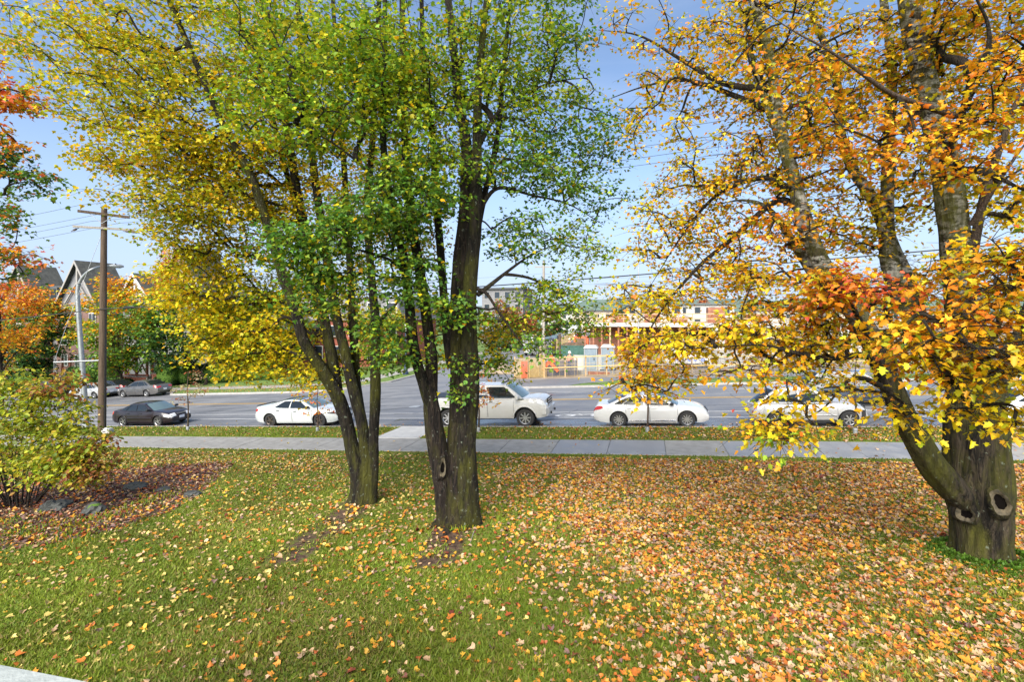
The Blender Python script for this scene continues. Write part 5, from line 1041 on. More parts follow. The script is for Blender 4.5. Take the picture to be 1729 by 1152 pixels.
# moss skirt at its foot
g_ = np.random.default_rng(8); n_m = 5200; a_ = g_.uniform(0, 6.28, n_m); r_ = .50 + np.abs(g_.normal(0, .17, n_m)) * (1 + .5 * np.sin(a_ * 3)); mu, mv = T3B[0] + np.cos(a_) * r_, T3B[1] + np.sin(a_) * r_
mp_ = np.stack([CT * mu + ST * mv, -ST * mu + CT * mv, lawn_z(mu, mv) + .10 * np.exp(-((r_ - .5) / .12) ** 2) * g_.uniform(0, 1, n_m)], 1)
md_ = np.stack([g_.normal(0, .8, n_m), g_.normal(0, .8, n_m), np.ones(n_m)], 1); mc_ = np.array([.06, .14, .012]) * g_.uniform(.5, 1.7, (n_m, 1)) * np.array([1, 1, 1]) + np.array([.03, .02, 0]) * g_.uniform(0, 1, (n_m, 1))
o = leaves_mesh('moss_cushions', mp_, md_, g_.normal(0, 1, (n_m, 3)), g_.uniform(.03, .07, n_m), mc_, (LEAF_OVAL_V, LEAF_OVAL_F), 'grass_blade'); tag(o, 'bright green moss round the foot of the right maple', 'moss')

# --- maple standing beyond the left edge: red, green and orange boughs reach into view
t0 = root_at('maple_tree', None, 'red, green and orange boughs of a maple beyond the left edge')
S0 = []; uv0 = UV(*P(-230, 700, 17).xy)
add_stem(t0, S0, [(-230, 790, 40, 17), (-228, 700, 32, 17), (-220, 560, 28, 17), (-190, 400, 22, 17), (-150, 250, 16, 17), (-120, 120, 12, 17), (-100, 0, 8, 17)], 'bark_grey', seed=51, flare=.4)
add_stem(t0, S0, [(-220, 560, 18, 17), (-150, 500, 14, 16.6), (-80, 480, 10, 16.4), (-20, 470, 7, 16.2)], 'bark_grey', seed=52, sides=9, name='limb')
B0 = [(-20, 170, 16.5, 70, 50, 1.5, 22, 'red'), (20, 150, 16.3, 45, 40, .8, 10, 'orange'), (-10, 235, 16.3, 60, 24, 1.0, 15, 'orange'), (10, 280, 16.2, 65, 26, 1.0, 15, 'darkgreen'), (50, 300, 16.0, 50, 18, .7, 7, 'green'), (-10, 340, 16.2, 60, 30, 1.0, 12, 'green'), (0, 380, 16.2, 45, 22, .9, 8, 'green'), (20, 420, 16, 60, 20, .8, 6, 'orange'), (-30, 450, 16, 70, 40, 1.0, 15, 'green'),
      (30, 430, 15.8, 40, 12, .4, 4, 'rust'), (-10, 100, 16.5, 30, 40, .8, 5, 'orange'), (10, 60, 15.5, 25, 25, .6, 3, 'gold'), (-120, 200, 17, 90, 150, 2, 60, 'red'), (-120, 420, 17, 90, 80, 2, 40, 'green')]
finish_tree(t0, S0, B0, 61, 5, .6, 8, .13, MID, r0=.009)
place_root(t0, uv0)
# --- trees of the middle distance: one builder, leaf clumps spread through the crown
def crown_tree(name, label, px, Z, base_uv, top_py, rx_px, crown_bot_py, pals, n=110, size=.26, group=None, trunk_r=.14, seed=1, cx_px=None, bark='bark_grey', tmpl=None, nl=9, ltw=.8, ntw=5):
    g = random.Random(seed); u, v = base_uv; z0 = H(u, v); o = root_at(name, None, label, 'tree', group)
    base = W(u, v, z0); Zb = base.y; cpx = cx_px if cx_px is not None else px
    zt = CAMZ - (top_py - HOR) / FPX * Zb; zb = CAMZ - (crown_bot_py - HOR) / FPX * Zb; zc = (zt + zb) / 2; rz = (zt - zb) / 2; rxm = rx_px * Zb / FPX
    cx = (cpx - CXP) / FPX * Zb
    path = catmull(np.array([[base.x, base.y, z0 - .1], [base.x + .05, base.y, z0 + (zb - z0) * .6], [cx * .6 + base.x * .4, base.y, zb + rz * .3], [cx, base.y, zc + rz * .5]]), 12)
    rad = np.linspace(trunk_r, trunk_r * .3, 12); st = [(path, rad)]; bark_tube('trunk', path, rad, bark, o, 10, .08, .4, seed)
    for k in range(5):
        a = k * 1.26 + g.uniform(0, .6); i = 5 + k % 3; s = path[i]; e = s + np.array([math.cos(a) * rxm * .55, math.sin(a) * rxm * .55, rz * .6])
        lp = catmull(np.array([s, s * .6 + e * .4 + np.array([0, 0, .25]), e]), 8); lr = np.linspace(trunk_r * .5, .02, 8); st.append((lp, lr)); bark_tube('limb', lp, lr, bark, o, 6, .06, 0, seed + k)
    gg = np.random.default_rng(seed); q = gg.normal(0, 1, (n, 3)); q /= np.linalg.norm(q, axis=1, keepdims=True); q *= gg.uniform(.15, 1, (n, 1)) ** (1 / 2.6)
    lump = 1 + .22 * np.sin(q[:, 0] * 5 + seed) * np.cos(q[:, 2] * 4 + seed) + .12 * np.sin(q[:, 1] * 9)
    T = np.array([cx, base.y, zc]) + q * lump[:, None] * np.array([rxm, rxm * .9, rz])
    hrel = (T[:, 2] - zb) / (2 * rz + 1e-6) + gg.normal(0, .16, n); names = np.array([pals[min(len(pals) - 1, max(0, int(h * len(pals))))] for h in hrel])
    paths, cnt = grow(st, T, bf=.2, K=5, seed=seed); rad = np.minimum(.012 * cnt ** .46, .08); Vb, Fb = tube_batch(paths, rad, 4)
    raw('branches', Vb, Fb, 'bark_branch', o, smooth=True, kind='stuff')
    tw, ln, pos, dd, nr, sz, col = sprays(T, names, None, seed + 3, ntw, ltw, nl, size, .2, .3)
    leaves_mesh('foliage', pos, dd, nr, sz, col, tmpl or OVAL, 'leaf', o); place_root(o, base_uv)
    return o
def uvz(px, Z): return UV((px - CXP) / FPX * Z, Z)
GT = 'street trees across the road on the left'
crown_tree('street_maple', 'street maple with orange crown over dark green, left of the leaning lamp', 60, 57, uvz(62, 57), 485, 52, 640, ['darkgreen', 'darkgreen', 'green', 'orange'], 240, .30, GT, .16, 3)
crown_tree('street_maple', 'round maple with orange top right behind the utility pole', 215, 53, uvz(205, 53), 462, 62, 632, ['green', 'green', 'lime', 'gold', 'orange'], 260, .29, GT, .16, 4, cx_px=198)
crown_tree('street_maple', 'dark green maple with orange crest right of the utility pole', 346, 55, uvz(346, 52), 478, 62, 628, ['darkgreen', 'darkgreen', 'green', 'green', 'gold'], 260, .29, GT, .17, 5, cx_px=300)
crown_tree('street_maple', 'orange maple at the left edge above the yellow bush', 10, 30, UV(*P(2, 640, 38).xy), 458, 60, 612, ['gold', 'orange', 'orange', 'red'], 120, .20, None, .15, 6, cx_px=0)
crown_tree('street_maple', 'dark green tree deep at the left edge behind parked cars', 20, 62, uvz(15, 63), 520, 60, 640, ['darkgreen', 'darkgreen'], 110, .32, None, .15, 7)
crown_tree('street_maple', 'red-leaved maple peeping over roofs near the brown gable', 300, 66, uvz(300, 66), 412, 34, 540, ['orange', 'rust', 'orange', 'red'], 80, .28, None, .14, 8)
crown_tree('street_maple', 'green tree behind the low yellow leaves of the left maple', 470, 60, uvz(470, 60), 500, 60, 625, ['darkgreen', 'green', 'green'], 120, .3, None, .15, 9)
crown_tree('street_maple', 'dark green tree filling the gap behind the white fastback sedan', 400, 60, uvz(400, 61), 505, 55, 640, ['darkgreen', 'darkgreen', 'green'], 190, .3, None, .15, 10)
crown_tree('street_maple', 'yellow-green tree by the blue lamp post at the corner', 640, 62, uvz(650, 62), 500, 50, 625, ['lime', 'yellow', 'lime'], 90, .28, None, .14, 11)
GR = 'trees along the side street'
crown_tree('side_street_tree', 'dark green tree with reddish crown nearest the corner on the side street', 850, 85, uvz(850, 85), 515, 34, 600, ['darkgreen', 'darkgreen', 'rust'], 110, .38, GR, .16, 12)
crown_tree('side_street_tree', 'reddish tree on the side street behind the white van', 880, 105, uvz(882, 105), 520, 30, 592, ['darkgreen', 'darkgreen', 'rust', 'rust'], 100, .42, GR, .16, 13)
crown_tree('side_street_tree', 'reddish tree farther down the side street', 925, 130, uvz(918, 130), 522, 28, 578, ['darkgreen', 'green', 'rust'], 90, .5, GR, .18, 14)
crown_tree('side_street_tree', 'farthest dark green tree at the end of the side street', 955, 165, uvz(958, 165), 540, 24, 566, ['darkgreen', 'darkgreen'], 70, .6, GR, .2, 15)
crown_tree('side_street_tree', 'lone dark conifer behind the timber deck', 1048, 110, uvz(1048, 110), 518, 12, 575, ['darkgreen', 'darkgreen'], 50, .4, GR, .15, 16)
for k, (px, Z, tp, rx, pl, lb) in enumerate(((1200, 135, 508, 30, ['rust', 'rust'], 'brown-leaved tree behind the white block'), (1290, 190, 500, 34, ['darkgreen', 'darkgreen'], 'distant dark green tree right of the white block'), (1350, 210, 498, 40, ['darkgreen', 'green'], 'distant green tree seen between orange leaves'), (1420, 190, 500, 40, ['darkgreen', 'darkgreen'], 'distant tree behind the leaning left limb of the right maple'), (1520, 160, 490, 50, ['green', 'yellow'], 'distant yellowing tree between the stems of the right maple'), (1660, 150, 480, 60, ['green', 'olive'], 'distant olive tree behind the right maple trunk'), (760, 120, 510, 40, ['darkgreen', 'green'], 'distant green tree behind the thick double trunk'), (560, 95, 515, 50, ['darkgreen', 'green', 'rust'], 'far green tree behind the left multi-stem maple'))):
    crown_tree('distant_tree', lb, px, Z, uvz(px, Z), tp, rx, 560, pl, 80, .0045 * Z, 'distant trees', .2, 70 + k)

# --- young staked trees on the verge
GY = 'young trees in the grass verge'
def young_tree(label, px, py, top_py, pals, n, seed, spread=.55, size=.07, crown_bot=None, rx=.5):
    u, v = ground_at(px, py); g = np.random.default_rng(seed); base = W(u, v); Zb = base.y; zt = CAMZ - (top_py - HOR) / FPX * Zb
    o = root_at('young_tree', None, label, 'tree', GY); hgt = zt - base.z
    path = catmull(np.array([[base.x, base.y, base.z - .05], [base.x + .03, base.y, base.z + hgt * .35], [base.x - .02, base.y, base.z + hgt * .7], [base.x + .03, base.y, zt]]), 10); rad = np.linspace(.045, .012, 10)
    bark_tube('trunk', path, rad, 'bark_smooth', o, 8, .04, .2, seed)
    T = np.array([base.x, base.y, base.z + hgt * .72]) + np.clip(g.normal(0, 1, (n, 3)), -1.7, 1.7) * np.array([rx, rx * .8, hgt * .17])
    pth, cnt = grow([(path, rad)], T, bf=.1, K=5, seed=seed); Vb, Fb = tube_batch(pth, np.minimum(.004 * cnt ** .5, .02), 4); raw('branches', Vb, Fb, 'bark_smooth', o, smooth=True, kind='stuff')
    tw, ln, pos, dd, nr, sz, col = sprays(T, np.array([pals[i % len(pals)] for i in range(n)]), None, seed, 3, .22, 6, size, .05, .5)
    leaves_mesh('foliage', pos, dd, nr, sz, col, MID, 'leaf', o)
    sk = MB(); sk.lathe([(.075, -.02), (.075, .22), (.055, .24), (.05, .0)], 10, Matrix.Translation(base)); sk.build('trunk_guard', 'grey_metal', o, True)
    place_root(o, (u, v)); return o
young_tree('young tree with pale tan leaves beside the plum sedan', 317, 728, 628, ['pale', 'pale', 'rust'], 26, 81, size=.085)
young_tree('young tree with orange leaves in front of the white fastback sedan', 536, 730, 655, ['orange', 'yellow', 'red'], 20, 82, rx=.55, size=.09)
young_tree('young tree with orange leaves just right of the thick double trunk', 808, 731, 625, ['orange', 'red'], 22, 83, rx=.55, size=.09)
young_tree('young tree with a thin dark trunk in front of the white sedan', 1093, 731, 600, ['gold', 'yellow'], 34, 84, rx=.7, size=.09)
young_tree('young tree in front of the nose of the retro hatchback', 1444, 734, 610, ['gold', 'yellow'], 18, 85, rx=.5, size=.09)

# --- yellow-green shrub at the left edge, many stems from the ground
sh = root_at('shrub', None, 'large yellow-green shrub with reddish right side at the left edge', 'shrub')
SHC = ground_at(30, 852); bw = W(*SHC); SS = []; g_ = np.random.default_rng(5)
for k in range(30):
    a = g_.uniform(0, 6.28); r_ = g_.uniform(0, .55); b0 = np.array([bw.x + math.cos(a) * r_, bw.y + math.sin(a) * r_ * .8, bw.z - .05])
    ln = g_.uniform(1.6, 3.1); out_ = g_.uniform(.2, .75); e = b0 + np.array([math.cos(a) * ln * out_, math.sin(a) * ln * out_ * .8, ln])
    m1 = b0 * .55 + e * .45 + np.array([-math.cos(a) * .12, 0, .1]); p = catmull(np.array([b0, m1, e]), 12); r = np.linspace(g_.uniform(.014, .03), .005, 12); SS.append((p, r)); bark_tube('stem', p, r, 'bark_branch', sh, 6, .06, 0, k)
for k in range(7):
    e = np.array(P(g_.uniform(120, 185), g_.uniform(765, 815), 13.6 + g_.uniform(-.5, .5))); b0 = np.array([bw.x + .5, bw.y, bw.z]); p = catmull(np.array([b0, b0 * .5 + e * .5 + np.array([0, 0, .35]), e]), 10); r = np.linspace(.02, .004, 10); SS.append((p, r)); bark_tube('stem', p, r, 'bark_branch', sh, 6, .06, 0, 40 + k)
BS = [(30, 680, 14.0, 70, 45, .9, 60, 'shrub'), (40, 745, 13.8, 80, 50, .9, 56, 'shrub'), (75, 700, 13.8, 55, 55, .8, 40, 'shrub'), (20, 640, 14, 40, 25, .6, 12, 'shrub'), (95, 650, 13.8, 40, 30, .6, 24, 'shrub_red'), (125, 690, 13.7, 30, 25, .5, 12, 'shrub'), (115, 745, 13.5, 50, 40, .7, 40, 'shrub'), (150, 785, 13.6, 40, 40, .6, 46, 'shrub_red'), (100, 790, 13.5, 50, 30, .7, 34, 'shrub'), (40, 790, 13.5, 60, 25, .7, 14, 'shrub'), (160, 745, 13.8, 30, 18, .4, 12, 'shrub_red'), (-60, 740, 14, 80, 90, 1.2, 70, 'shrub')]
Ts, ps_ = sample_blobs(BS, 91); pth, cnt = grow(SS, Ts, bf=.15, K=5, seed=91); Vb, Fb = tube_batch(pth, np.minimum(.0045 * cnt ** .45, .02), 4); raw('branches', Vb, Fb, 'bark_branch', sh, smooth=True, kind='stuff')
tw, ln, pos, dd, nr, sz, col = sprays(Ts, ps_, None, 92, 4, .34, 6, .11, .07, .45); leaves_mesh('foliage', pos, dd, nr, sz, col, OVAL, 'leaf', sh); place_root(sh, SHC)

# --- rocks in the bed
def rock(label, px, py, w, h, d, seed, moss=False):
    u, v = ground_at(px, py); bm = bmesh.new(); bmesh.ops.create_icosphere(bm, subdivisions=3, radius=1)
    for q in bm.verts:
        n_ = mnoise.noise(q.co * 1.3 + Vector((seed, 0, 0))) * .5 + mnoise.noise(q.co * 2.7 + Vector((0, seed, 0))) * .28; q.co = q.co * (1 + n_); q.co = Vector((q.co.x * w, q.co.y * d, q.co.z * h))
    me = bpy.data.meshes.new('rock'); bm.to_mesh(me); bm.free(); me.polygons.foreach_set('use_smooth', np.ones(len(me.polygons), bool)); me.set_sharp_from_angle(angle=math.radians(28))
    o = link('rock', me, 'rock'); o.location = W(u, v, float(lawn_z(np.array(u), np.array(v))) + h * .35); tag(o, label, 'rock', 'rocks in the planting bed')
    if moss:
        mm = MB(); mm.lathe([(w * .62, h * .52), (w * .5, h * .85), (w * .25, h * 1.03), (.001, h * 1.07)], 12, Matrix.Translation((w * .15, 0, -.01))); mm.build('moss_patch', 'moss', o, True, 80)
rock('wide dark rock under the shrub', 90, 858, .36, .17, .28, 1.3); rock('mossy rock in the bed right of the wide dark rock', 158, 866, .26, .19, .22, 4.1, True)
rock('flat rock at the top of the bed right of the shrub', 227, 824, .34, .12, .26, 7.7); rock('small low rock lying in the middle of the bed', 275, 828, .20, .08, .18, 2.2); rock('pale low rock at the right end of the bed', 326, 838, .24, .10, .2, 9.4)
# ------------------------------------------------------------------ utility pole, lamp, wires
def world_root(name, loc, label, cat, group=None): return empty(name, loc, 0, label, cat, group)
def rel(o, root):      # parts built in world coordinates under an Empty that stands elsewhere
    o.parent = root; o.matrix_parent_inverse = root.matrix_basis.inverted(); return o
E_U, E_V, E_Z = Vector((CT, -ST, 0)), Vector((ST, CT, 0)), Vector((0, 0, 1))
pu, pv = ground_at(172, 728); pb = W(pu, pv); Zp = pb.y; pole_top = P(176, 352, Zp)
up = world_root('utility_pole', pb, 'tall brown wooden utility pole with two crossarms beside the plum sedan', 'pole')
pm = MB(); pm.tube([pb + Vector((0, 0, -.3)), pb + (pole_top - pb) * .3, pb + (pole_top - pb) * .65, pole_top], [.20, .185, .165, .14], 16); rel(pm.build('shaft', 'wood_pole', None, True, 60), up)
def arm(py, l, r, h, m='wood_grey', tilt=0.0):
    c = pb + (pole_top - pb) * ((728 - py) / (728 - 352)); k = MB(); d = (E_V * .98 + E_U * .2).normalized(); ax = (E_U * .75 + E_V * .66).normalized()
    a, b = c - ax * l, c + ax * r + Vector((0, 0, tilt)); k.beam(a + Vector((0, -.16, 0)), b + Vector((0, -.16, 0)), .10, h); return c, ax, rel(k.build('crossarm', m, None), up), a, b
c1, ax1, a1, A1, B1_ = arm(360, 1.05, 1.25, .14, 'wood_pole', -.16); c2, ax2, a2, A2, B2_ = arm(386, 1.25, 1.45, .11, 'wood_grey')
WPTS = []
for c, ax, a_, A_, B_, offs in ((c1, ax1, a1, A1, B1_, (-.95, 1.1)), (c2, ax2, a2, A2, B2_, (-.5, .75))):
    for o_ in offs:
        p = c + ax * o_ + Vector((0, -.16, .06)); k = MB(); k.lathe([(.02, 0), (.02, .10), (.06, .10), (.075, .16), (.05, .19), (.06, .22), (.03, .27), (.001, .28)], 10, Matrix.Translation(p)); i = k.build('insulator', 'insulator', None, True); i.parent = a_; i.matrix_parent_inverse = up.matrix_basis.inverted(); WPTS.append(p + Vector((0, 0, .27)))
for s in (-1, 1):
    k = MB(); k.beam(c1 + ax1 * .6 * s + Vector((0, -.14, -.05)), c1 + Vector((0, -.16, -.6)), .03, .03); rel(k.build('arm_brace', 'galvanised', None), up)
for k_, o_ in enumerate((-1.0, .95, 1.25)):
    k = MB(); p = c2 + ax2 * o_ + Vector((0, -.16, -.07)); q = p + E_U * (.75 if o_ > 0 else -.55) * 1 + Vector((0, 0, -.16)); k.tube([p, q], [.02, .02], 6); k.tube([p * .7 + q * .3, p * .6 + q * .4, p * .4 + q * .6, p * .3 + q * .7], [.05, .06, .06, .05], 8); rel(k.build('strain_insulator', 'insulator', None, True), up)
gp_ = P(171, 609, Zp); ge = P(91, 612, Zp - .3); k = MB(); k.tube([gp_ + Vector((-.1, 0, 0)), ge], [.045, .045], 10); rel(k.build('guy_strut', 'galvanised', None, True), up)
k = MB(); k.tube([ge, P(91, 640, Zp - .3), Vector((ge.x, ge.y, H(*UV(ge.x, ge.y)) - .05))], [.012] * 3, 5); k.tube([ge, P(114, 545, Zp - .2), P(172, 395, Zp)], [.012] * 3, 5); rel(k.build('guy_wire', 'galvanised', None), up)
k = MB(); k.tube([pb + Vector((.19, -.05, .1)), pb + Vector((.20, -.05, 3)), P(178, 500, Zp - .05)], [.03, .03, .02], 6); rel(k.build('cable_conduit', 'black_plastic', None), up)
k = MB(); k.cbox((pb + Vector((.02, -.20, .95))), (.10, .02, .06)); rel(k.build('pole_tag', 'yellow_plastic', None), up)
cb_ = MB(); p = W(*ground_at(182, 733)); cb_.cbox(p + Vector((0, 0, .10)), (.42, .34, .26)); cb_.cbox(p + Vector((0, 0, .26)), (.34, .28, .07)); cb_.cbox(p + Vector((-.06, -.02, .31)), (.12, .12, .05)); cbo = cb_.build('concrete_block', 'concrete_new'); tag(cbo, 'small pale concrete block at the foot of the utility pole', 'block')

def wire(label, pts, sag, r=.014, group='overhead wires', name='overhead_wire'):
    k = MB(); path = []
    for a, b in zip(pts[:-1], pts[1:]):
        n = 20
        for i in range(n + (b is pts[-1])):
            t = i / n; path.append(a + (b - a) * t - Vector((0, 0, sag * 4 * t * (1 - t))))
    k.tube(path, [r] * len(path), 5); o = k.build(name, 'wire'); tag(o, label, 'wire', group)
slope = Vector((0, 0, GRADE))
for i, (p, lb) in enumerate(zip(WPTS, ('uppermost power wire on the far side of the top crossarm', 'power wire on the near end of the top crossarm', 'power wire on the far side of the lower crossarm', 'power wire on the near end of the lower crossarm'))):
    wire(lb, [p + (E_U * -45 + slope * -45), p, p + (E_U * 52 + slope * 52)], .55, .009)
tc_ = P(176, 522, Zp) + Vector((0, -.22, 0)); wire('thick telephone cable strung across at the height of the tree crowns', [tc_ + (E_U * -45 + slope * -45) * 1.0, tc_, tc_ + (E_U * 52 + slope * 52)], .35, .025)
k = MB(); sp_ = tc_ + (E_U + slope) * 1.6 - Vector((0, 0, .04)); k.tube([sp_, sp_ + (E_U + slope) * .1, sp_ + (E_U + slope) * .7, sp_ + (E_U + slope) * .8], [.03, .08, .08, .03], 8); tag(k.build('cable_splice', 'black_plastic', None, True), 'black splice case on the telephone cable right of the utility pole', 'splice case')

lu, lv = ground_at(146, 722); lb_ = W(lu, lv); Zl = lb_.y
lp = world_root('street_lamp', lb_, 'leaning galvanised street lamp with curved arm left of the utility pole', 'lamp')
k = MB(); pp = [P(146, 725, Zl), P(142, 660, Zl), P(137, 590, Zl), P(132, 520, Zl), P(131, 492, Zl), P(134, 478, Zl), P(142, 465, Zl), P(155, 455, Zl), P(170, 450, Zl + .5), P(184, 449, Zl + 1)]
pq = catmull(np.array([tuple(p) for p in pp]), 40); k.tube(pq, list(np.linspace(.155, .045, 40)), 14); rel(k.build('mast', 'galvanised', None, True, 60), lp)
k = MB(); e = P(184, 449, Zl + 1); f = P(209, 450, Zl + 1.6); k.tube([e, e + (f - e) * .3, e + (f - e) * .75, f], [.05, .12, .13, .05], 10); rel(k.build('lamp_head', 'grey_metal', None, True, 60), lp)
k = MB(); k.tube([P(195, 447, Zl + 1.2), P(195, 445, Zl + 1.2)], [.04, .04], 8); rel(k.build('photocell', 'black_plastic', None), lp)
k = MB(); k.tube([lb_ + Vector((0, 0, -.05)), lb_ + Vector((0, 0, .2))], [.22, .20], 14); rel(k.build('base_collar', 'grey_metal', None, True, 60), lp)
su_, sv_ = ground_at(132, 723); sb_ = W(su_, sv_); ss = world_root('street_sign', sb_, 'slim grey sign post seen almost edge on by the leaning lamp', 'sign')
k = MB(); k.tube([sb_ + Vector((0, 0, -.1)), sb_ + Vector((-.10, 0, 2.35))], [.035, .03], 8); rel(k.build('post', 'grey_metal', None, True), ss)
k = MB(); tp = sb_ + Vector((-.10, -.04, 2.05)); k.beam(tp - Vector((0, 0, .3)), tp + Vector((0, 0, .3)), .26, .015, up=(.35, 1, 0)); rel(k.build('sign_plate', 'grey_metal', None), ss)

# ------------------------------------------------------------------ townhouses across the road
def townhouse(label, u, vf, wdt, eave, peak, depth, wall, gable='siding_grey', trim='trim_beige', bay=None, roof='shingle_moss', win=((-.25, .62), (.25, .62))):
    z0 = H(u, vf); o = world_root('townhouse', W(u, vf, z0), label, 'house', 'townhouses across the road')
    fr = Matrix((E_U, E_V, E_Z)).transposed().to_4x4(); o.matrix_world = Matrix.Translation(W(u, vf, z0)) @ fr; hw = wdt / 2; ev, pk = eave - z0, peak - z0
    k = MB(); k.box(-hw, hw, 0, depth, -1, ev); k.build('wall', wall, o)
    k = MB(); k.prism([(-hw, ev + .01), (hw, ev + .01), (0, pk - .25)], .02, .30); k.build('gable_panel', gable, o)
    ov = .55; dz = (pk - ev) / hw
    for s in (-1, 1):
        k = MB(); k.prism([(0, pk), (s * (hw + ov), ev - ov * dz), (s * (hw + ov), ev - ov * dz - .22), (0, pk - .30)], -ov, depth + .2); rf = k.build('roof', roof, o)
        k = MB(); k.prism([(0, pk - .02), (s * (hw + ov), ev - ov * dz - .02), (s * (hw + ov), ev - ov * dz - .42), (0, pk - .46)], -ov - .08, -ov - .005); k.build('barge_board', trim, rf)
    k = MB(); k.box(-.12, .12, -.3, -.06, ev - .2, pk - .6); k.beam((-hw * .55, -.2, ev + (pk - ev) * .1), (0, -.2, ev + (pk - ev) * .55), .16); k.beam((hw * .55, -.2, ev + (pk - ev) * .1), (0, -.2, ev + (pk - ev) * .55), .16); k.build('gable_bracing', trim, o)
    k = MB(); k.box(-hw - .1, hw + .1, -.22, -.03, ev - .25, ev + .1); k.build('belt_course', trim, o)
    st = 2.9; nfl = max(1, int((ev + .2) / st))
    for fl in range(nfl):
        for fx in (-.5, 0, .5):
            zc = ev - 1.5 - fl * st
            if zc < .8: continue
            k = MB(); x = fx * wdt * .62; k.box(x - .62, x + .62, -.10, -.04, zc - .85, zc + .8); w_ = k.build('window', 'trim_white', o)
            for q in (-1, 1):
                k = MB(); k.box(x + q * .3 - .25, x + q * .3 + .25, -.13, -.105, zc - .75, zc + .7); k.build('pane', 'window_dark', w_)
    k = MB(); k.box(-.35, .35, -.05, -.0, ev + (pk - ev) * .42, ev + (pk - ev) * .62); k.build('attic_vent', 'window_dark', o)
    return o
VF = 52.0
def tu(px): return u_at(px, VF)
def tz(px, py): a = (px - CXP) / FPX; Z = VF / (ST * a + CT); return CAMZ + (HOR - py) / FPX * Z
townhouse('tall grey gabled townhouse with braced gable behind the utility pole', tu(133), VF, 8.4, tz(133, 520), tz(133, 440), 4.5, 'siding_brown')
townhouse('small gabled townhouse with reddish gable right of the utility pole', tu(238), VF - .6, 4.6, tz(238, 498), tz(238, 462), 4, 'siding_grey', 'siding_brown', 'trim_white')
townhouse('large gabled townhouse half hidden behind orange leaves', tu(306), VF, 8.4, tz(300, 500), tz(300, 415), 5, 'siding_grey', 'siding_brown')
townhouse('gabled townhouse farthest left behind the orange trees', tu(20), VF + 1, 8.4, tz(20, 520), tz(20, 446), 4.5, 'siding_brown')
townhouse('gabled townhouse hidden behind the yellow lower leaves of the left maple', tu(440), VF, 8.0, tz(440, 548), tz(440, 505), 5, 'brick_red', 'siding_grey')
def link_block(label, u0, u1, z_top, wall, drop=2.4):
    zb = H((u0 + u1) / 2, VF + 2); c = W((u0 + u1) / 2, VF + 2.6, zb); o = world_root('townhouse', c, label, 'house', 'townhouses across the road'); o.matrix_world = Matrix.Translation(c) @ Matrix((E_U, E_V, E_Z)).transposed().to_4x4(); hw = (u1 - u0) / 2; t = z_top - zb
    k = MB(); k.box(-hw, hw, 0, 9, -1.5, t - drop); k.build('wall', wall, o)
    k = MB(); V = [(-hw, -.3, t - drop - .1), (hw, -.3, t - drop - .1), (hw, 1.0, t), (-hw, 1.0, t), (-hw, 8, t), (hw, 8, t), (-hw, 9.2, t - drop), (hw, 9.2, t - drop)]; k.add([Vector(v) for v in V], [(0, 1, 2, 3), (3, 2, 5, 4), (4, 5, 7, 6), (0, 3, 4, 6), (1, 7, 5, 2), (0, 6, 7, 1)]); k.build('mansard_roof', 'shingle', o)
    n = max(1, int(hw * 2 / 3))
    for i in range(n):
        x = -hw + (i + .5) * 2 * hw / n
        k = MB(); k.box(x - .75, x + .75, -.05, 1.2, t - drop + .15, t - .25); d_ = k.build('dormer', 'shingle', o); k = MB(); k.box(x - .5, x + .5, -.09, -.055, t - drop + .35, t - .5); k.build('pane', 'window_dark', d_)
        for fl in range(2):
            k = MB(); k.box(x - .6, x + .6, -.06, -.005, t - drop - 2.2 - fl * 2.9, t - drop - .7 - fl * 2.9); w_ = k.build('window', 'trim_white', o); k = MB(); k.box(x - .5, x + .5, -.09, -.065, t - drop - 2.1 - fl * 2.9, t - drop - .8 - fl * 2.9); k.build('pane', 'window_dark', w_)
link_block('dark mansard-roofed townhouse between the tall grey gable and the small one', tu(150), tu(232), tz(200, 468), 'siding_brown')
link_block('dark mansard-roofed townhouse left of the tall grey gable', tu(38), tu(112), tz(95, 480), 'siding_grey')
link_block('dark-roofed block between the half hidden gable and the leaf-hidden one', tu(325), tu(410), tz(350, 490), 'siding_brown')
# red brick corner building behind the multi-stem maple
bu, bv = uvz(590, 66); bz = H(bu, bv); bb = world_root('brick_building', W(bu, bv, bz), 'red brick corner building glimpsed between the stems of the left maple', 'building'); bb.matrix_world = Matrix.Translation(W(bu, bv, bz)) @ Matrix((E_U, E_V, E_Z)).transposed().to_4x4()
k = MB(); k.box(-9, 7, 0, 12, -1, 6.2); k.build('wall', 'brick_red', bb); k = MB(); k.box(-9.4, 7.4, -.4, 12.4, 6.2, 6.6); k.build('parapet', 'trim_beige', bb); k = MB(); k.box(-9.2, 7.2, -.25, 12.2, 6.6, 9.2); k.build('upper_wall', 'siding_grey', bb)
for fx in range(6):
    for zz, hh in ((1.0, 1.8), (4.0, 1.5), (7.0, 1.5)):
        x = -8 + fx * 2.7; k = MB(); k.box(x, x + 1.5, -.33, -.26, zz, zz + hh); w_ = k.build('window', 'trim_white', bb); k = MB(); k.box(x + .1, x + 1.4, -.37, -.335, zz + .1, zz + hh - .1); k.build('pane', 'window_dark', w_)

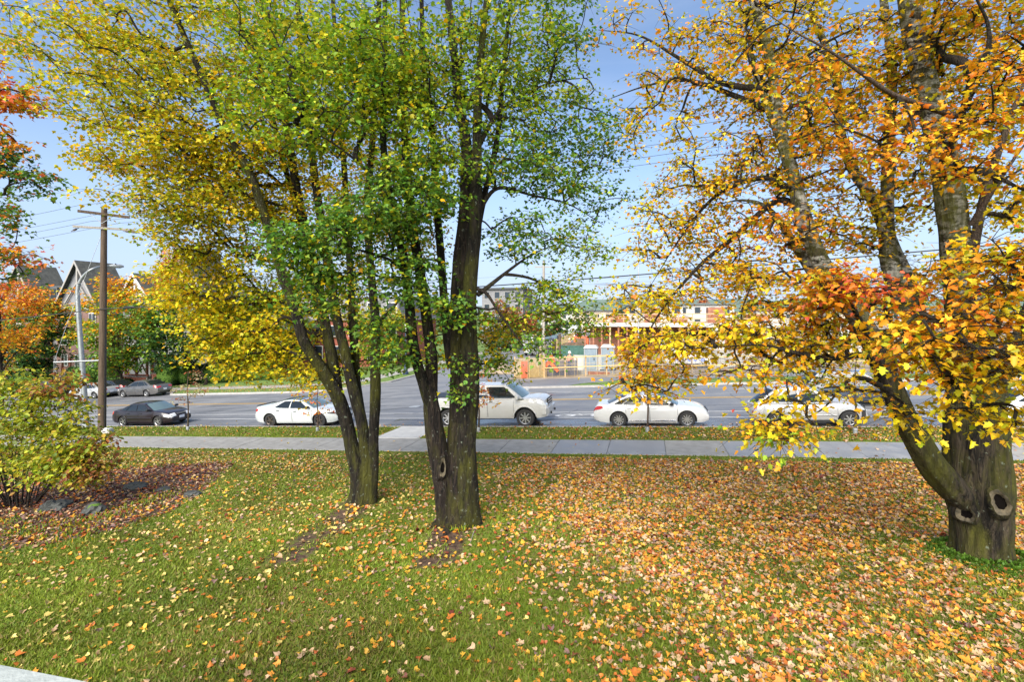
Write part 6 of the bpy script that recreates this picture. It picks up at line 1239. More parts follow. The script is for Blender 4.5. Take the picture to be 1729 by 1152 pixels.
# gateway of red timber on a brick base, brick piers, clipped hedges
def brick_box(root, x0, x1, y0, y1, z1, bl=.24, bh=.085):
    "brick-faced low wall: mortar core and courses of bricks standing proud on the street face"
    k = MB(); k.box(x0, x1, y0, y1, -.2, z1); w_ = k.build('wall', 'mortar', root); me = None; nr = int(z1 / bh); nc = max(1, int((x1 - x0) / bl))
    for r_ in range(nr):
        for c_ in range(nc):
            off = (bl / 2 if r_ % 2 else 0); xa = x0 + c_ * bl + off * .5
            if xa + bl > x1 + .02: continue
            if me is None: m_ = MB(); m_.box(0, bl - .015, -.025, .02, 0, bh - .014); b_ = m_.build('brick', 'brick_red', w_); me = b_.data
            else: b_ = link('brick', me, None, w_)
            b_.location = (xa, y0, r_ * bh + .01)
    k = MB(); k.box(x0 - .05, x1 + .05, y0 - .06, y1 + .05, z1, z1 + .08); k.build('coping', 'trim_beige', root)
def uv_root(name, px, v, label, cat, group=None):
    u = u_at(px, v); o = world_root(name, W(u, v), label, cat, group); o.matrix_world = Matrix.Translation(W(u, v)) @ Matrix((E_U, E_V, E_Z)).transposed().to_4x4(); return o
gw = uv_root('timber_gateway', 228, 42.5, 'red timber trellis gateway with cross braces on a brick base behind the grey sedan', 'gateway')
brick_box(gw, -1.75, 1.75, 0, .5, 1.05, .30, .13)
for x in (-1.6, -.05, 1.45):
    k = MB(); k.box(x - .09, x + .09, .12, .30, 1.13, 3.5); k.build('post', 'timber_red', gw)
for z in (1.25, 3.4): k = MB(); k.box(-1.8, 1.7, .14, .28, z - .07, z + .07); k.build('rail', 'timber_red', gw)
for a, b in ((-1.5, -.15), (.05, 1.35)):
    for s in (0, 1):
        k = MB(); k.beam((a if not s else b, .21 + s * .05, 1.33), (b if not s else a, .21 + s * .05, 3.3), .10, .08); k.build('cross_brace', 'timber_red', gw)
k = MB(); k.box(1.62, 1.8, .5, .68, 0, 3.6); k.build('post', 'timber_red', gw)
for px, hh, lb in ((262, 1.3, 'brick pier with a red post right of the timber gateway'), (100, 1.4, 'brick pier left of the leaning lamp across the road'), (113, 1.4, 'brick pier beside the left clipped hedge')):
    q = uv_root('brick_pier', px, 42.6, lb, 'pier', 'brick piers'); brick_box(q, -.45, .45, 0, .7, hh, .30, .13); k = MB(); k.box(-.09, .09, .25, .43, hh + .08, hh + 2.1); k.build('post', 'timber_red', q)
def hedge(label, px, v, w_, h_, d_, seed):
    o = uv_root('hedge', px, v, label, 'hedge', 'clipped evergreen hedges'); g = np.random.default_rng(seed); n = 1500
    q = g.normal(0, 1, (n, 3)); q /= np.linalg.norm(q, axis=1, keepdims=True); q = np.sign(q) * np.abs(q) ** .55; q *= g.uniform(.9, 1.04, (n, 1))
    pos = q * np.array([w_ / 2, d_ / 2, h_ / 2]) + np.array([0, 0, h_ / 2]); dd = q * np.array([1, 1, .6]) + g.normal(0, .6, (n, 3)); col = pal_colors(np.array(['darkgreen'] * n), g)
    leaves_mesh('foliage', pos, dd, g.normal(0, 1, (n, 3)), g.uniform(.12, .24, n), col, OVAL, 'leaf', o)
    bm = bmesh.new(); bmesh.ops.create_icosphere(bm, subdivisions=3, radius=1)
    for vt in bm.verts: c = vt.co; vt.co = Vector([math.copysign(abs(x) ** .55, x) * s * .47 for x, s in zip(c, (w_, d_, h_))]) + Vector((0, 0, h_ / 2))
    me = bpy.data.meshes.new('core'); bm.to_mesh(me); bm.free(); link('core', me, 'moss', o)
hedge('rounded clipped hedge right of the timber gateway', 288, 42.6, 2.6, 2.3, 2, 1); hedge('dark clipped hedge at the foot of the dark green maple', 318, 43.4, 2.6, 2.2, 2, 2); hedge('long clipped hedge behind the leaning lamp', 140, 42.2, 3.8, 2.4, 1.6, 3); hedge('low clipped hedge between the gateway and the street maple', 196, 42.2, 4.5, 1.0, 1.2, 4); hedge('dark hedge behind the tail of the grey sedan', 370, 44.5, 4.5, 2.0, 2, 5)
hedge('dark hedge behind the white fastback sedan', 430, 46, 6, 2.0, 2, 6); hedge('dark hedge along the far left beyond the yellow bush', 60, 43.5, 7, 1.9, 1.8, 7)
# dark blue lamp post on the corner
lu2, lv2 = ground_at(685, 633); q = W(lu2, lv2); bl = world_root('lamp_post', q, 'dark blue ornamental lamp post on the corner seen between tree stems', 'lamp')
k = MB(); k.lathe([(.30, 0), (.30, .25), (.22, .32), (.20, .8), (.14, .95), (.09, 1.1), (.075, 4.4)], 12); k.build('shaft', 'lamp_blue', bl, True, 40); k = MB(); k.lathe([(.10, 4.4), (.20, 4.6), (.24, 4.95), (.12, 5.15), (.001, 5.3)], 12); k.build('lantern', 'trim_white', bl, True, 50)

# ------------------------------------------------------------------ building site
def upole(name, label, px, Z, base_py, top_py, r, m, cat='pole', topr=.7):
    b = P(px, base_py, Z); u, v = UV(b.x, b.y); b.z = H(u, v); t = P(px, top_py, Z); o = world_root(name, b, label, cat); k = MB(); k.tube([b - Vector((0, 0, .2)), t], [r, r * topr], 12); rel(k.build('shaft', m, None, True, 60), o); return o, t
o, t = upole('utility_pole', 'thick grey wooden pole at the mouth of the side street', 918, 62, 600, 440, .21, 'wood_grey')
k = MB(); k.beam(t + Vector((-1.1, 0, -.8)), t + Vector((1.1, 0, -.8)), .12); rel(k.build('crossarm', 'wood_grey', None), o)
upole('timber_post', 'short timber post standing behind the site fence', 945, 58, 610, 564, .16, 'wood_pole', 'post', 1.0)
o, t = upole('light_mast', 'thin grey light mast rising over the timber deck', 1078, 58, 600, 428, .09, 'grey_metal'); k = MB(); k.tube([t, t + Vector((-.8, 0, .3)), t + Vector((-1.6, 0, .35))], [.05, .04, .04], 8); rel(k.build('arm', 'grey_metal', None, True), o)
upole('light_mast', 'thin grey mast in front of the distant trees on the right', 1291, 110, 560, 470, .10, 'grey_metal')
for i, (y0, y1) in enumerate(((462, 476), (476, 484), (492, 490))):
    wire('faint cable %s above the building site' % ('highest', 'middle', 'lowest')[i], [P(560, y0 + 14, 70), P(918, y0, 62.4), P(1078, y1 - 8, 58.2), P(1500, y1 - 40, 55)], .3, .010, 'cables above the building site', 'site_cable')

def fence_run(label, a, b, hgt, colm, postm, npost, nh, nv, wdt, rail=True, extra=None):
    A, B = W(*a), W(*b); o = world_root('site_fence', A, label, 'fence', 'temporary site fences')
    for i in range(npost):
        t = i / (npost - 1); p = A + (B - A) * t; k = MB(); k.box(p.x - .05, p.x + .05, p.y - .05, p.y + .05, p.z - .2, p.z + hgt + .12); rel(k.build('post', postm, None), o)
    k = MB()
    for i in range(nh): z = hgt * (.06 + .9 * i / (nh - 1)); k.beam(A + Vector((0, -.07, z)), B + Vector((0, -.07, z)), .012, wdt)
    for i in range(nv): p = A + (B - A) * (i / (nv - 1)) + Vector((0, -.08, 0)); k.beam(p + Vector((0, 0, .05)), p + Vector((0, 0, hgt * .96)), wdt, .012, up=(0, 1, 0))
    rel(k.build('netting', colm, None, kind='stuff'), o)
    if rail:
        for z in (hgt + .02, hgt * .5):
            k = MB(); k.beam(A + Vector((0, -.1, z)), B + Vector((0, -.1, z)), .05, .07); rel(k.build('rail', 'yellow_plastic', None), o)
FV = 41.0
fence_run('yellow netting fence before the soil heap', (u_at(869, FV), FV), (u_at(918, FV + .3), FV + .3), 1.75, 'yellow_plastic', 'lumber', 3, 22, 26, .020, False)
fence_run('grey mesh fence panel with a worker behind it', (u_at(910, FV + .9), FV + .9), (u_at(974, FV + 1.0), FV + 1.0), 1.35, 'mesh_grey', 'lumber', 3, 34, 60, .022, False)
fence_run('yellow rail fence in front of the portable toilets', (u_at(920, FV + .3), FV + .3), (u_at(1060, FV + .8), FV + .8), 1.62, 'yellow_plastic', 'lumber', 5, 4, 12, .012, True)
fence_run('yellow fence along the edge of the side street', (-12.6, 60), (-16.5, 120), 1.6, 'yellow_plastic', 'lumber', 14, 16, 90, .035, False)
fence_run('low fence behind the right half of the verge', (u_at(1060, FV), FV + .8), (u_at(1500, FV), FV + .8), 1.2, 'mesh_grey', 'lumber', 12, 10, 60, .02, True)
# soil heap
def heap(label, px, v, w_, d_, h_, m, seed, name='soil_heap', cat='heap'):
    n = 26; V = []; F = []
    for j in range(n + 1):
        for i in range(n + 1):
            x, y = -1 + 2 * i / n, -1 + 2 * j / n; r_ = math.hypot(x, y); z = max(0, 1 - r_) ** .9 * h_ + max(0, .25 * (1 - r_)) * mnoise.noise(Vector((x * 4 + seed, y * 4, 0))) * h_ * 1.2; V.append((x * w_, y * d_, z - .03))
    for j in range(n):
        for i in range(n): F.append((j * (n + 1) + i, j * (n + 1) + i + 1, (j + 1) * (n + 1) + i + 1, (j + 1) * (n + 1) + i))
    o = raw(name, np.array(V), F, m, None, True); o.location = W(u_at(px, v), v); o.rotation_euler = (0, 0, -TH); tag(o, label, cat, 'heaps on the building site'); return o
heap('brown soil heap behind the yellow netting fence', 898, FV + 1.7, 1.5, 1.2, 1.25, 'dirt_dark', 3); heap('low sandy heap left of the soil heap', 848, FV + 6, 2.2, 1.6, .9, 'dirt', 7); heap('flat soil heap behind the grey mesh fence', 955, FV + 9, 2.6, 2, .9, 'dirt', 9)
# folded orange sign: two stripes leaning together on a short stake
sg = uv_root('road_work_sign', 929, FV + .55, 'orange folded road work sign leaning like a letter A on the fence', 'sign')
for a, b in (((-.62, .55), (.02, 1.45)), ((.68, .5), (.0, 1.25)), ((.05, 1.85), (.35, 1.25))):
    k = MB(); k.beam((a[0], -.06, a[1]), (b[0], -.06, b[1]), .03, .34, up=(0, 1, 0)) if False else k.beam((a[0], -.06, a[1]), (b[0], -.06, b[1]), .26, .03, up=(0, 1, 0)); k.build('panel', 'orange_plastic', sg)
k = MB(); k.box(-.36, -.28, -.03, .05, -.15, .75); k.build('stake', 'lumber', sg)
fence_run('orange netting strip on the yellow netting fence', (u_at(881, FV + .12), FV - .05), (u_at(891, FV + .12), FV - .05), 1.5, 'orange_plastic', 'lumber', 2, 16, 12, .022, False)
# portable toilets
def toilet(label, px):
    o = uv_root('portable_toilet', px, FV + 4.2, label, 'toilet', 'portable toilets on the building site')
    k = MB(); k.box(-.58, .58, 0, 1.15, .08, 2.05); k.build('cabin', 'paint_blue_grey', o); k = MB(); k.box(-.66, .66, -.06, 1.2, -.05, .08); k.build('skid', 'black_plastic', o)
    k = MB(); k.add([Vector(p) for p in ((-.64, -.08, 2.05), (.64, -.08, 2.05), (.64, 1.22, 2.05), (-.64, 1.22, 2.05), (-.45, .05, 2.3), (.45, .05, 2.3), (.45, 1.1, 2.3), (-.45, 1.1, 2.3))], [(0, 1, 5, 4), (1, 2, 6, 5), (2, 3, 7, 6), (3, 0, 4, 7), (4, 5, 6, 7), (3, 2, 1, 0)]); k.build('roof', 'wall_white', o)
    k = MB(); k.box(-.44, .44, -.03, -.002, .2, 1.95); d_ = k.build('door', 'paint_blue_grey', o); k = MB(); k.box(.28, .36, -.06, -.032, 1.0, 1.2); k.build('latch', 'black_plastic', d_)
    for z in (.7, 1.35): k = MB(); k.box(-.4, .4, -.045, -.032, z - .02, z + .02); k.build('rib', 'grey_metal', d_)
    for x in (-.55, .55): k = MB(); k.box(x - .03, x + .03, -.03, -.002, .1, 2.03); k.build('corner_post', 'grey_metal', o)
toilet('left blue-grey portable toilet with white roof', 997); toilet('right blue-grey portable toilet, partly behind yellow leaves', 1026)
for px, w_, lb in ((980, .6, 'white wall panel left of the left portable toilet'), (1012, .5, 'white wall panel between the two portable toilets')):
    o = uv_root('wall_panel', px, FV + 4.5, lb, 'panel', 'white panels by the toilets'); k = MB(); k.box(-w_, w_, 0, .12, 0, 1.45); k.build('sheet', 'wall_white', o); k = MB(); k.box(-w_ - .04, -w_, -.03, .15, 0, 1.5); k.build('edge_stud', 'lumber', o)
o = uv_root('concrete_kerb_block', 985, FV + 1.6, 'long low concrete footing in front of the portable toilets', 'footing'); k = MB(); k.box(-2.6, 2.6, 0, .5, -.1, .34); k.build('beam', 'concrete', o); k = MB(); k.box(.4, 2.2, -.04, 0, .05, .3); k.build('form_board', 'lumber_red', o)
# skip bins
def skip(label, px, v, w_, m='paint_green'):
    o = uv_root('skip_bin', px, v, label, 'skip', 'skip bins on the building site'); k = MB(); b = [(-w_ * .42, 0), (w_ * .42, 0), (w_ * .5, 1.3), (-w_ * .5, 1.3)]; k.prism(b, 0, 1.7); k.build('tub', m, o); k = MB(); k.box(-w_ * .53, w_ * .53, -.06, 1.76, 1.3, 1.4); k.build('rim', m, o)
    for x in (-.3, 0, .3): k = MB(); k.box(x * w_ - .05, x * w_ + .05, -.05, 0, .1, 1.3); k.build('rib', m, o)
    k = MB(); k.prism([(-w_ * .48, 1.4), (w_ * .48, 1.4), (w_ * .2, 1.75), (-w_ * .25, 1.7)], .1, 1.6); k.build('rubble', 'dirt_dark', o)
skip('green skip bin left of the portable toilets', 961, 63, 2.4); skip('second green skip bin, right of the first', 977, 62, 2.2)
o = uv_root('site_heater', 981, 76, 'orange machine behind the green skip bins', 'machine'); k = MB(); k.box(-1.1, 1.1, 0, 1.4, .3, 2.0); k.build('housing', 'orange_plastic', o); k = MB(); k.box(-.8, .8, -.05, 0, .6, 1.7); k.build('vent', 'dirt_dark', o); k = MB(); k.tube([(0.4, .7, 2.0), (.4, .7, 2.7)], [.1, .1], 8); k.build('exhaust', 'grey_metal', o)
for px, lb in ((912, 'dark site container left of the thick grey pole'), (923, 'dark site box right of the thick grey pole')):
    o = uv_root('site_container', px, 66, lb, 'container'); k = MB(); k.box(-.9, .9, 0, 2, 0, 2.2); k.build('box', 'black_plastic', o); k = MB(); [k.box(-.85 + i * .25, -.78 + i * .25, -.05, 0, .1, 2.1) for i in range(7)]; k.build('corrugation', 'grey_metal', o)
# dump truck far down the street, seen from behind
u, v = uvz(968, 118); o = world_root('dump_truck', W(u, v), 'grey dump truck seen from behind far down the side street', 'truck'); o.matrix_world = Matrix.Translation(W(u, v)) @ Matrix((E_U, E_V, E_Z)).transposed().to_4x4()
k = MB(); k.prism([(-1.25, 1.1), (1.25, 1.1), (1.3, 3.1), (-1.3, 3.1)], 0, 4.6); k.build('tipper_body', 'grey_metal', o); k = MB(); k.box(-1.1, 1.1, 4.9, 6.6, .9, 3.0); k.build('cab', 'paint_white', o); k = MB(); k.box(-1.0, 1.0, .1, 6.5, .6, 1.05); k.build('chassis', 'black_plastic', o); k = MB(); k.box(-1.2, 1.2, -.08, -.005, 1.2, 3.0); k.build('tailgate', 'grey_metal', o)
for y in (1.0, 2.2, 5.6):
    for x in (-1.05, 1.05): k = MB(); k.lathe([(.001, -.18), (.5, -.18), (.52, 0), (.5, .18), (.001, .18)], 16, Matrix.Translation((x, y, .5)) @ Matrix.Rotation(math.radians(90), 4, 'Y')); k.build('wheel', 'tyre', o, True, 40)
for x in (-1, 1): k = MB(); k.box(x - .12, x + .12, -.14, -.085, .9, 1.05); k.build('tail_light', 'lamp_red', o)
# timber deck under construction with studs and guard rails
u0_, v0_ = uvz(1000, 60)[0], 60
dk = world_root('timber_deck', W(u0_, v0_), 'timber-framed storey under construction with posts and guard rails', 'building frame'); dk.matrix_world = Matrix.Translation(W(u0_, v0_)) @ Matrix((E_U, E_V, E_Z)).transposed().to_4x4(); zt_ = CAMZ - (546 - HOR) / FPX * 58 - H(u0_, v0_)
k = MB(); k.box(-1.0, 22, 0, 16, zt_ - .35, zt_); k.build('deck', 'lumber', dk); k = MB(); k.box(-1.05, 22.05, -.06, -.002, zt_ - .42, zt_ + .05); k.build('edge_form', 'wall_white', dk)
k = MB(); k.box(-.6, 21.6, 3.4, 3.6, -.3, zt_ - .36); k.build('back_wall', 'lumber_red', dk)
me = None
for i in range(24):
    x = -.8 + i * .97
    if me is None: k = MB(); k.box(-.09, .09, .1, .28, -.3, zt_ - .351); b_ = k.build('post', 'lumber_red', dk); me = b_.data
    else: b_ = link('post', me if i % 3 else pale_me, None, dk)
    if i == 0: pale_me = me.copy(); pale_me.materials.clear(); pale_me.materials.append(M['lumber'])
    b_.location.x = x
me = None
for i in range(16):
    x = -.9 + i * 1.52
    if me is None: k = MB(); k.box(-.04, .04, 0.02, .1, zt_ + .002, zt_ + 1.15); b_ = k.build('guard_post', 'lumber', dk); me = b_.data
    else: b_ = link('guard_post', me, None, dk)
    b_.location.x = x
for z in (.55, 1.08): k = MB(); k.box(-1, 22, .01, .05, zt_ + z - .05, zt_ + z + .05); k.build('guard_rail', 'lumber', dk)
for x, zz in ((2, .9), (6, 1.6), (9, .7), (13, 1.8), (17, 1.1)): k = MB(); k.box(x, x + 1.8, 1.0, 3.0, zt_ + .002, zt_ + zz); k.build('material_stack', 'lumber_red', dk)
# scaffold and pale foundation walls to the right
for i, (px, v, w_, h_, lb) in enumerate(((1213, 52, 1.1, 3.4, 'pale foundation wall right of the timber deck'), (1262, 53, 1.4, 3.0, 'pale foundation wall behind orange leaves'), (1300, 52, 1.2, 2.6, 'pale foundation wall nearest the red roof'), (1440, 50, 2.4, 3.0, 'pale foundation wall behind the leaning left limb'))):
    o = uv_root('foundation_wall', px, v, lb, 'wall', 'pale foundation walls'); k = MB(); k.box(-w_ / 2, w_ / 2, 0, .3, -.3, h_); k.build('panel', 'concrete_new', o)
    for q_ in (-.3, 0, .3): k = MB(); k.box(q_ * w_ - .05, q_ * w_ + .05, -.06, -.002, -.2, h_ + .2); k.build('form_stud', 'lumber' if i != 1 else 'grey_metal', o)
    k = MB(); k.beam((w_ * .3, -.1, h_ * .8), (w_ * .3 - 1.2, -1.0, 0), .12); k.build('brace', 'lumber', o)
def scaffold(label, px, v, bays, lifts):
    o = uv_root('scaffold', px, v, label, 'scaffold', 'scaffolds on the building site')
    for i in range(bays + 1):
        for y in (0, 1.0): k = MB(); k.tube([(i * 1.8, y, -.2), (i * 1.8, y, lifts * 1.6 + .9)], [.04, .04], 6); k.build('standard', 'grey_metal', o)
    for j in range(lifts + 1):
        k = MB(); k.tube([(0, 0, .3 + j * 1.6), (bays * 1.8, 0, .3 + j * 1.6)], [.035, .035], 6); k.build('ledger', 'grey_metal', o)
        if j: k = MB(); k.box(0, bays * 1.8, .1, .9, .34 + j * 1.6, .39 + j * 1.6); k.build('platform', 'lumber', o)
    for i in range(bays): k = MB(); k.tube([(i * 1.8, -.05, .3), (i * 1.8 + 1.8, -.05, 1.9)], [.03, .03], 6); k.build('diagonal', 'grey_metal', o)
scaffold('scaffold in front of the pale foundation walls', 1238, 55, 4, 2); scaffold('scaffold right of the pale foundation walls', 1340, 56, 5, 2)
# white banner with blue marks low on the site
o = uv_root('site_banner', 1158, 44.5, 'white banner with a row of blue marks seen through yellow leaves', 'banner'); k = MB(); k.box(-2.0, 2.0, 0, .05, .5, 2.6); k.build('sheet', 'wall_white', o)
for x, r_ in ((-.6, .15), (-.15, .17), (.3, .15), (.75, .13), (1.35, .15)):
    k = MB(); n = 18; k.add([Vector((x + math.cos(2 * math.pi * i / n) * q, -.006, .85 + math.sin(2 * math.pi * i / n) * q)) for q in (r_, r_ * .45) for i in range(n)], [(i, (i + 1) % n, (i + 1) % n + n, i + n) for i in range(n)]); k.build('blue_mark', 'letter_blue', o)
k = MB(); k.box(-.9, 1.0, -.008, -.002, 2.0, 2.14); k.build('blue_mark', 'letter_blue', o)
for x in (-1.9, 1.9): k = MB(); k.box(x - .05, x + .05, .05, .15, 0, 2.7); k.build('post', 'lumber', o)
o = uv_root('concrete_barrier', 1205, 45.5, 'grey concrete barrier wall right of the white banner', 'barrier'); k = MB(); k.prism([(-.3, -.1), (.3, -.1), (.15, .9), (-.15, .9)], -2.4, 2.4, Matrix.Rotation(math.radians(90), 4, 'Z')); k.build('block', 'concrete', o); k = MB(); k.box(-2.3, 2.3, -.05, .05, .9, 1.5); k.build('top_panel', 'concrete', o)
# far buildings
def far_block(label, px, Z, w_, top_py, d_, wall, roofm, rows, cols, name='apartment_block', base_drop=1.0):
    u, v = uvz(px, Z); z0 = H(u, v); o = world_root(name, W(u, v, z0), label, 'building', 'buildings beyond the site'); o.matrix_world = Matrix.Translation(W(u, v, z0)) @ Matrix((E_U, E_V, E_Z)).transposed().to_4x4(); t = CAMZ + (HOR - top_py) / FPX * Z - z0
    k = MB(); k.box(-w_ / 2, w_ / 2, 0, d_, -base_drop, t - .4); k.build('wall', wall, o); k = MB(); k.box(-w_ / 2 - .4, w_ / 2 + .4, -.5, d_ + .4, t - .4, t); k.build('roof', roofm, o)
    for r_ in range(rows):
        for c_ in range(cols):
            x = -w_ / 2 + (c_ + .5) * w_ / cols; z = t - 2.4 - r_ * 2.9
            if z < .5: continue
            k = MB(); k.box(x - .7, x + .7, -.06, -.002, z - .1, z + 1.5); w__ = k.build('window', 'trim_beige', o); k = MB(); k.box(x - .6, x + .6, -.09, -.065, z, z + 1.4); k.build('pane', 'window_dark', w__)
far_block('white flat-roofed block with teal eaves beyond the timber deck', 1105, 112, 12, 513, 10, 'wall_white', 'roof_teal', 2, 5); far_block('second white block right of the light mast', 1190, 120, 13, 512, 10, 'wall_white', 'roof_teal', 2, 4)
far_block('grey house above the trees at the left of the side street', 848, 118, 10, 486, 10, 'siding_grey', 'shingle', 4, 4); far_block('small tan house far down the side street', 1000, 175, 14, 524, 10, 'wall_tan', 'shingle', 2, 4); far_block('small pale house with red roof right of the pale walls', 1310, 125, 9, 522, 8, 'wall_white', 'brick_red', 2, 3)
far_block('long pale block behind the right maple', 1500, 115, 24, 520, 10, 'wall_tan', 'shingle', 2, 8); far_block('white house at the far end behind yellow leaves', 945, 210, 16, 528, 10, 'wall_white', 'shingle', 2, 4)
# wooded ridge on the horizon
hv = []; hf = []; nh_ = 90
for i in range(nh_ + 1):
    x = -900 + 1800 * i / nh_; h_ = 16 + 8 * mnoise.noise(Vector((i * .16, 0, 0))) + 4 * mnoise.noise(Vector((i * .6, 3, 0))) + (8 if x > 100 else 0); hv += [(x, 700, -8), (x, 720, h_), (x, 800, h_ + 3)]
for i in range(nh_): a = i * 3; hf += [(a, a + 3, a + 4, a + 1), (a + 1, a + 4, a + 5, a + 2)]
mat('far_wood', (.06, .10, .09), (.10, .14, .12), .05, 1.0); tag(raw('hills', np.array(hv, float), hf, 'far_wood', None, True), kind='structure')

# ------------------------------------------------------------------ workers
def person(label, px, Z, facing, vest, legs, hat=True, bend=0.0):
    x = (px - CXP) / FPX * Z; u, v = UV(x, Z); root = world_root('person', W(u, v), label, 'person', 'workers on the building site'); root.rotation_euler = (0, 0, facing)
    J = {'pelvis': (0, 0, .95), 'waist': (0, .0, 1.10), 'chest': (0, .01 + bend, 1.32), 'neck': (0, .02 + bend, 1.50), 'headb': (0, .04 + bend, 1.58), 'head': (0, .05 + bend, 1.70), 'crown': (0, .04 + bend, 1.79)}
    E = [('pelvis', 'waist'), ('waist', 'chest'), ('chest', 'neck'), ('neck', 'headb'), ('headb', 'head'), ('head', 'crown')]; Rr = {'pelvis': (.16, .12), 'waist': (.15, .11), 'chest': (.18, .12), 'neck': (.06, .06), 'headb': (.075, .085), 'head': (.085, .10), 'crown': (.06, .07)}
    for s, n_ in ((-1, 'l'), (1, 'r')):
        J.update({n_ + 'hip': (s * .10, 0, .90), n_ + 'knee': (s * .12, .05 * s, .50), n_ + 'ankle': (s * .13, -.02 + .04 * s, .09), n_ + 'toe': (s * .14, .16 + .04 * s, .045), n_ + 'sh': (s * .20, .01 + bend, 1.43), n_ + 'el': (s * .27, .04 + bend, 1.15), n_ + 'wr': (s * .12, .28 + bend, 1.18), n_ + 'ha': (s * .06, .34 + bend, 1.21)})
        E += [('pelvis', n_ + 'hip'), (n_ + 'hip', n_ + 'knee'), (n_ + 'knee', n_ + 'ankle'), (n_ + 'ankle', n_ + 'toe'), ('chest', n_ + 'sh'), (n_ + 'sh', n_ + 'el'), (n_ + 'el', n_ + 'wr'), (n_ + 'wr', n_ + 'ha')]
        Rr.update({n_ + 'hip': (.10, .10), n_ + 'knee': (.07, .07), n_ + 'ankle': (.05, .055), n_ + 'toe': (.05, .04), n_ + 'sh': (.08, .08), n_ + 'el': (.052, .052), n_ + 'wr': (.036, .036), n_ + 'ha': (.045, .03)})
        for f in range(4): J[n_ + 'f%d' % f] = (s * (.04 - .012 * f), .42 + bend, 1.235 - .022 * f); E.append((n_ + 'ha', n_ + 'f%d' % f)); Rr[n_ + 'f%d' % f] = (.010, .010)
        J[n_ + 'th'] = (s * .02, .36 + bend, 1.27); E.append((n_ + 'ha', n_ + 'th')); Rr[n_ + 'th'] = (.011, .011)
    nm = list(J); me = bpy.data.meshes.new('body'); me.from_pydata([J[n_] for n_ in nm], [(nm.index(a), nm.index(b)) for a, b in E], []); tmp = bpy.data.objects.new('body', me); COL.objects.link(tmp); tmp.modifiers.new('skin', 'SKIN'); sv = me.skin_vertices[0].data
    for i, n_ in enumerate(nm): sv[i].radius = Rr[n_]; sv[i].use_root = (n_ == 'pelvis')
    tmp.modifiers.new('sub', 'SUBSURF').levels = 2; dg = bpy.context.evaluated_depsgraph_get(); m2 = bpy.data.meshes.new_from_object(tmp.evaluated_get(dg)); bpy.data.objects.remove(tmp)
    m2.materials.clear()
    for q in ('skin', vest, legs, 'boot'): m2.materials.append(M[q])
    for p in m2.polygons:
        z = p.center.z; y = p.center.y; p.use_smooth = True; p.material_index = 3 if z < .13 else 2 if z < .96 else (0 if (z > 1.49 or y > .24 + bend) else 1)
    b = bpy.data.objects.new('body', m2); COL.objects.link(b); b.parent = root
    k = MB(); k.lathe([(.155, 1.72), (.125, 1.735), (.12, 1.80), (.085, 1.87), (.001, 1.895)], 16, Matrix.Translation((0, .04 + bend, 0))); k.cbox((0, .17 + bend, 1.735), (.16, .09, .015)); k.build('hard_hat', 'hard_hat', root, True, 50)
    k = MB()
    for sx in (-.032, .032): k.lathe([(.001, -.012), (.012, 0), (.001, .012)], 8, Matrix.Translation((sx, .148 + bend, 1.685)))
    k.build('eyes', 'boot', root); k = MB(); k.cbox((0, .155 + bend, 1.655), (.022, .03, .045)); k.build('nose', 'skin', root); k = MB(); k.cbox((0, .142 + bend, 1.615), (.05, .012, .012)); k.build('mouth', 'pink_vest', root)
    k = MB(); k.lathe([(.205, .98), (.20, 1.15), (.215, 1.33), (.19, 1.42)], 16, Matrix.Translation((0, .01 + bend * .6, 0)) @ Matrix.Diagonal((1, .70, 1, 1))); k.build('safety_vest', vest, root, True, 60)
    return root
person('worker in white hard hat, pink vest and jeans behind the grey mesh fence', 961, 45.4, math.radians(-60), 'pink_vest', 'denim')
person('worker in yellow-green vest by the orange machine', 970, 86, math.radians(150), 'lime_vest', 'dark_cloth'); person('worker in pink vest near the green skip bins', 962, 74, math.radians(60), 'pink_vest', 'dark_cloth')
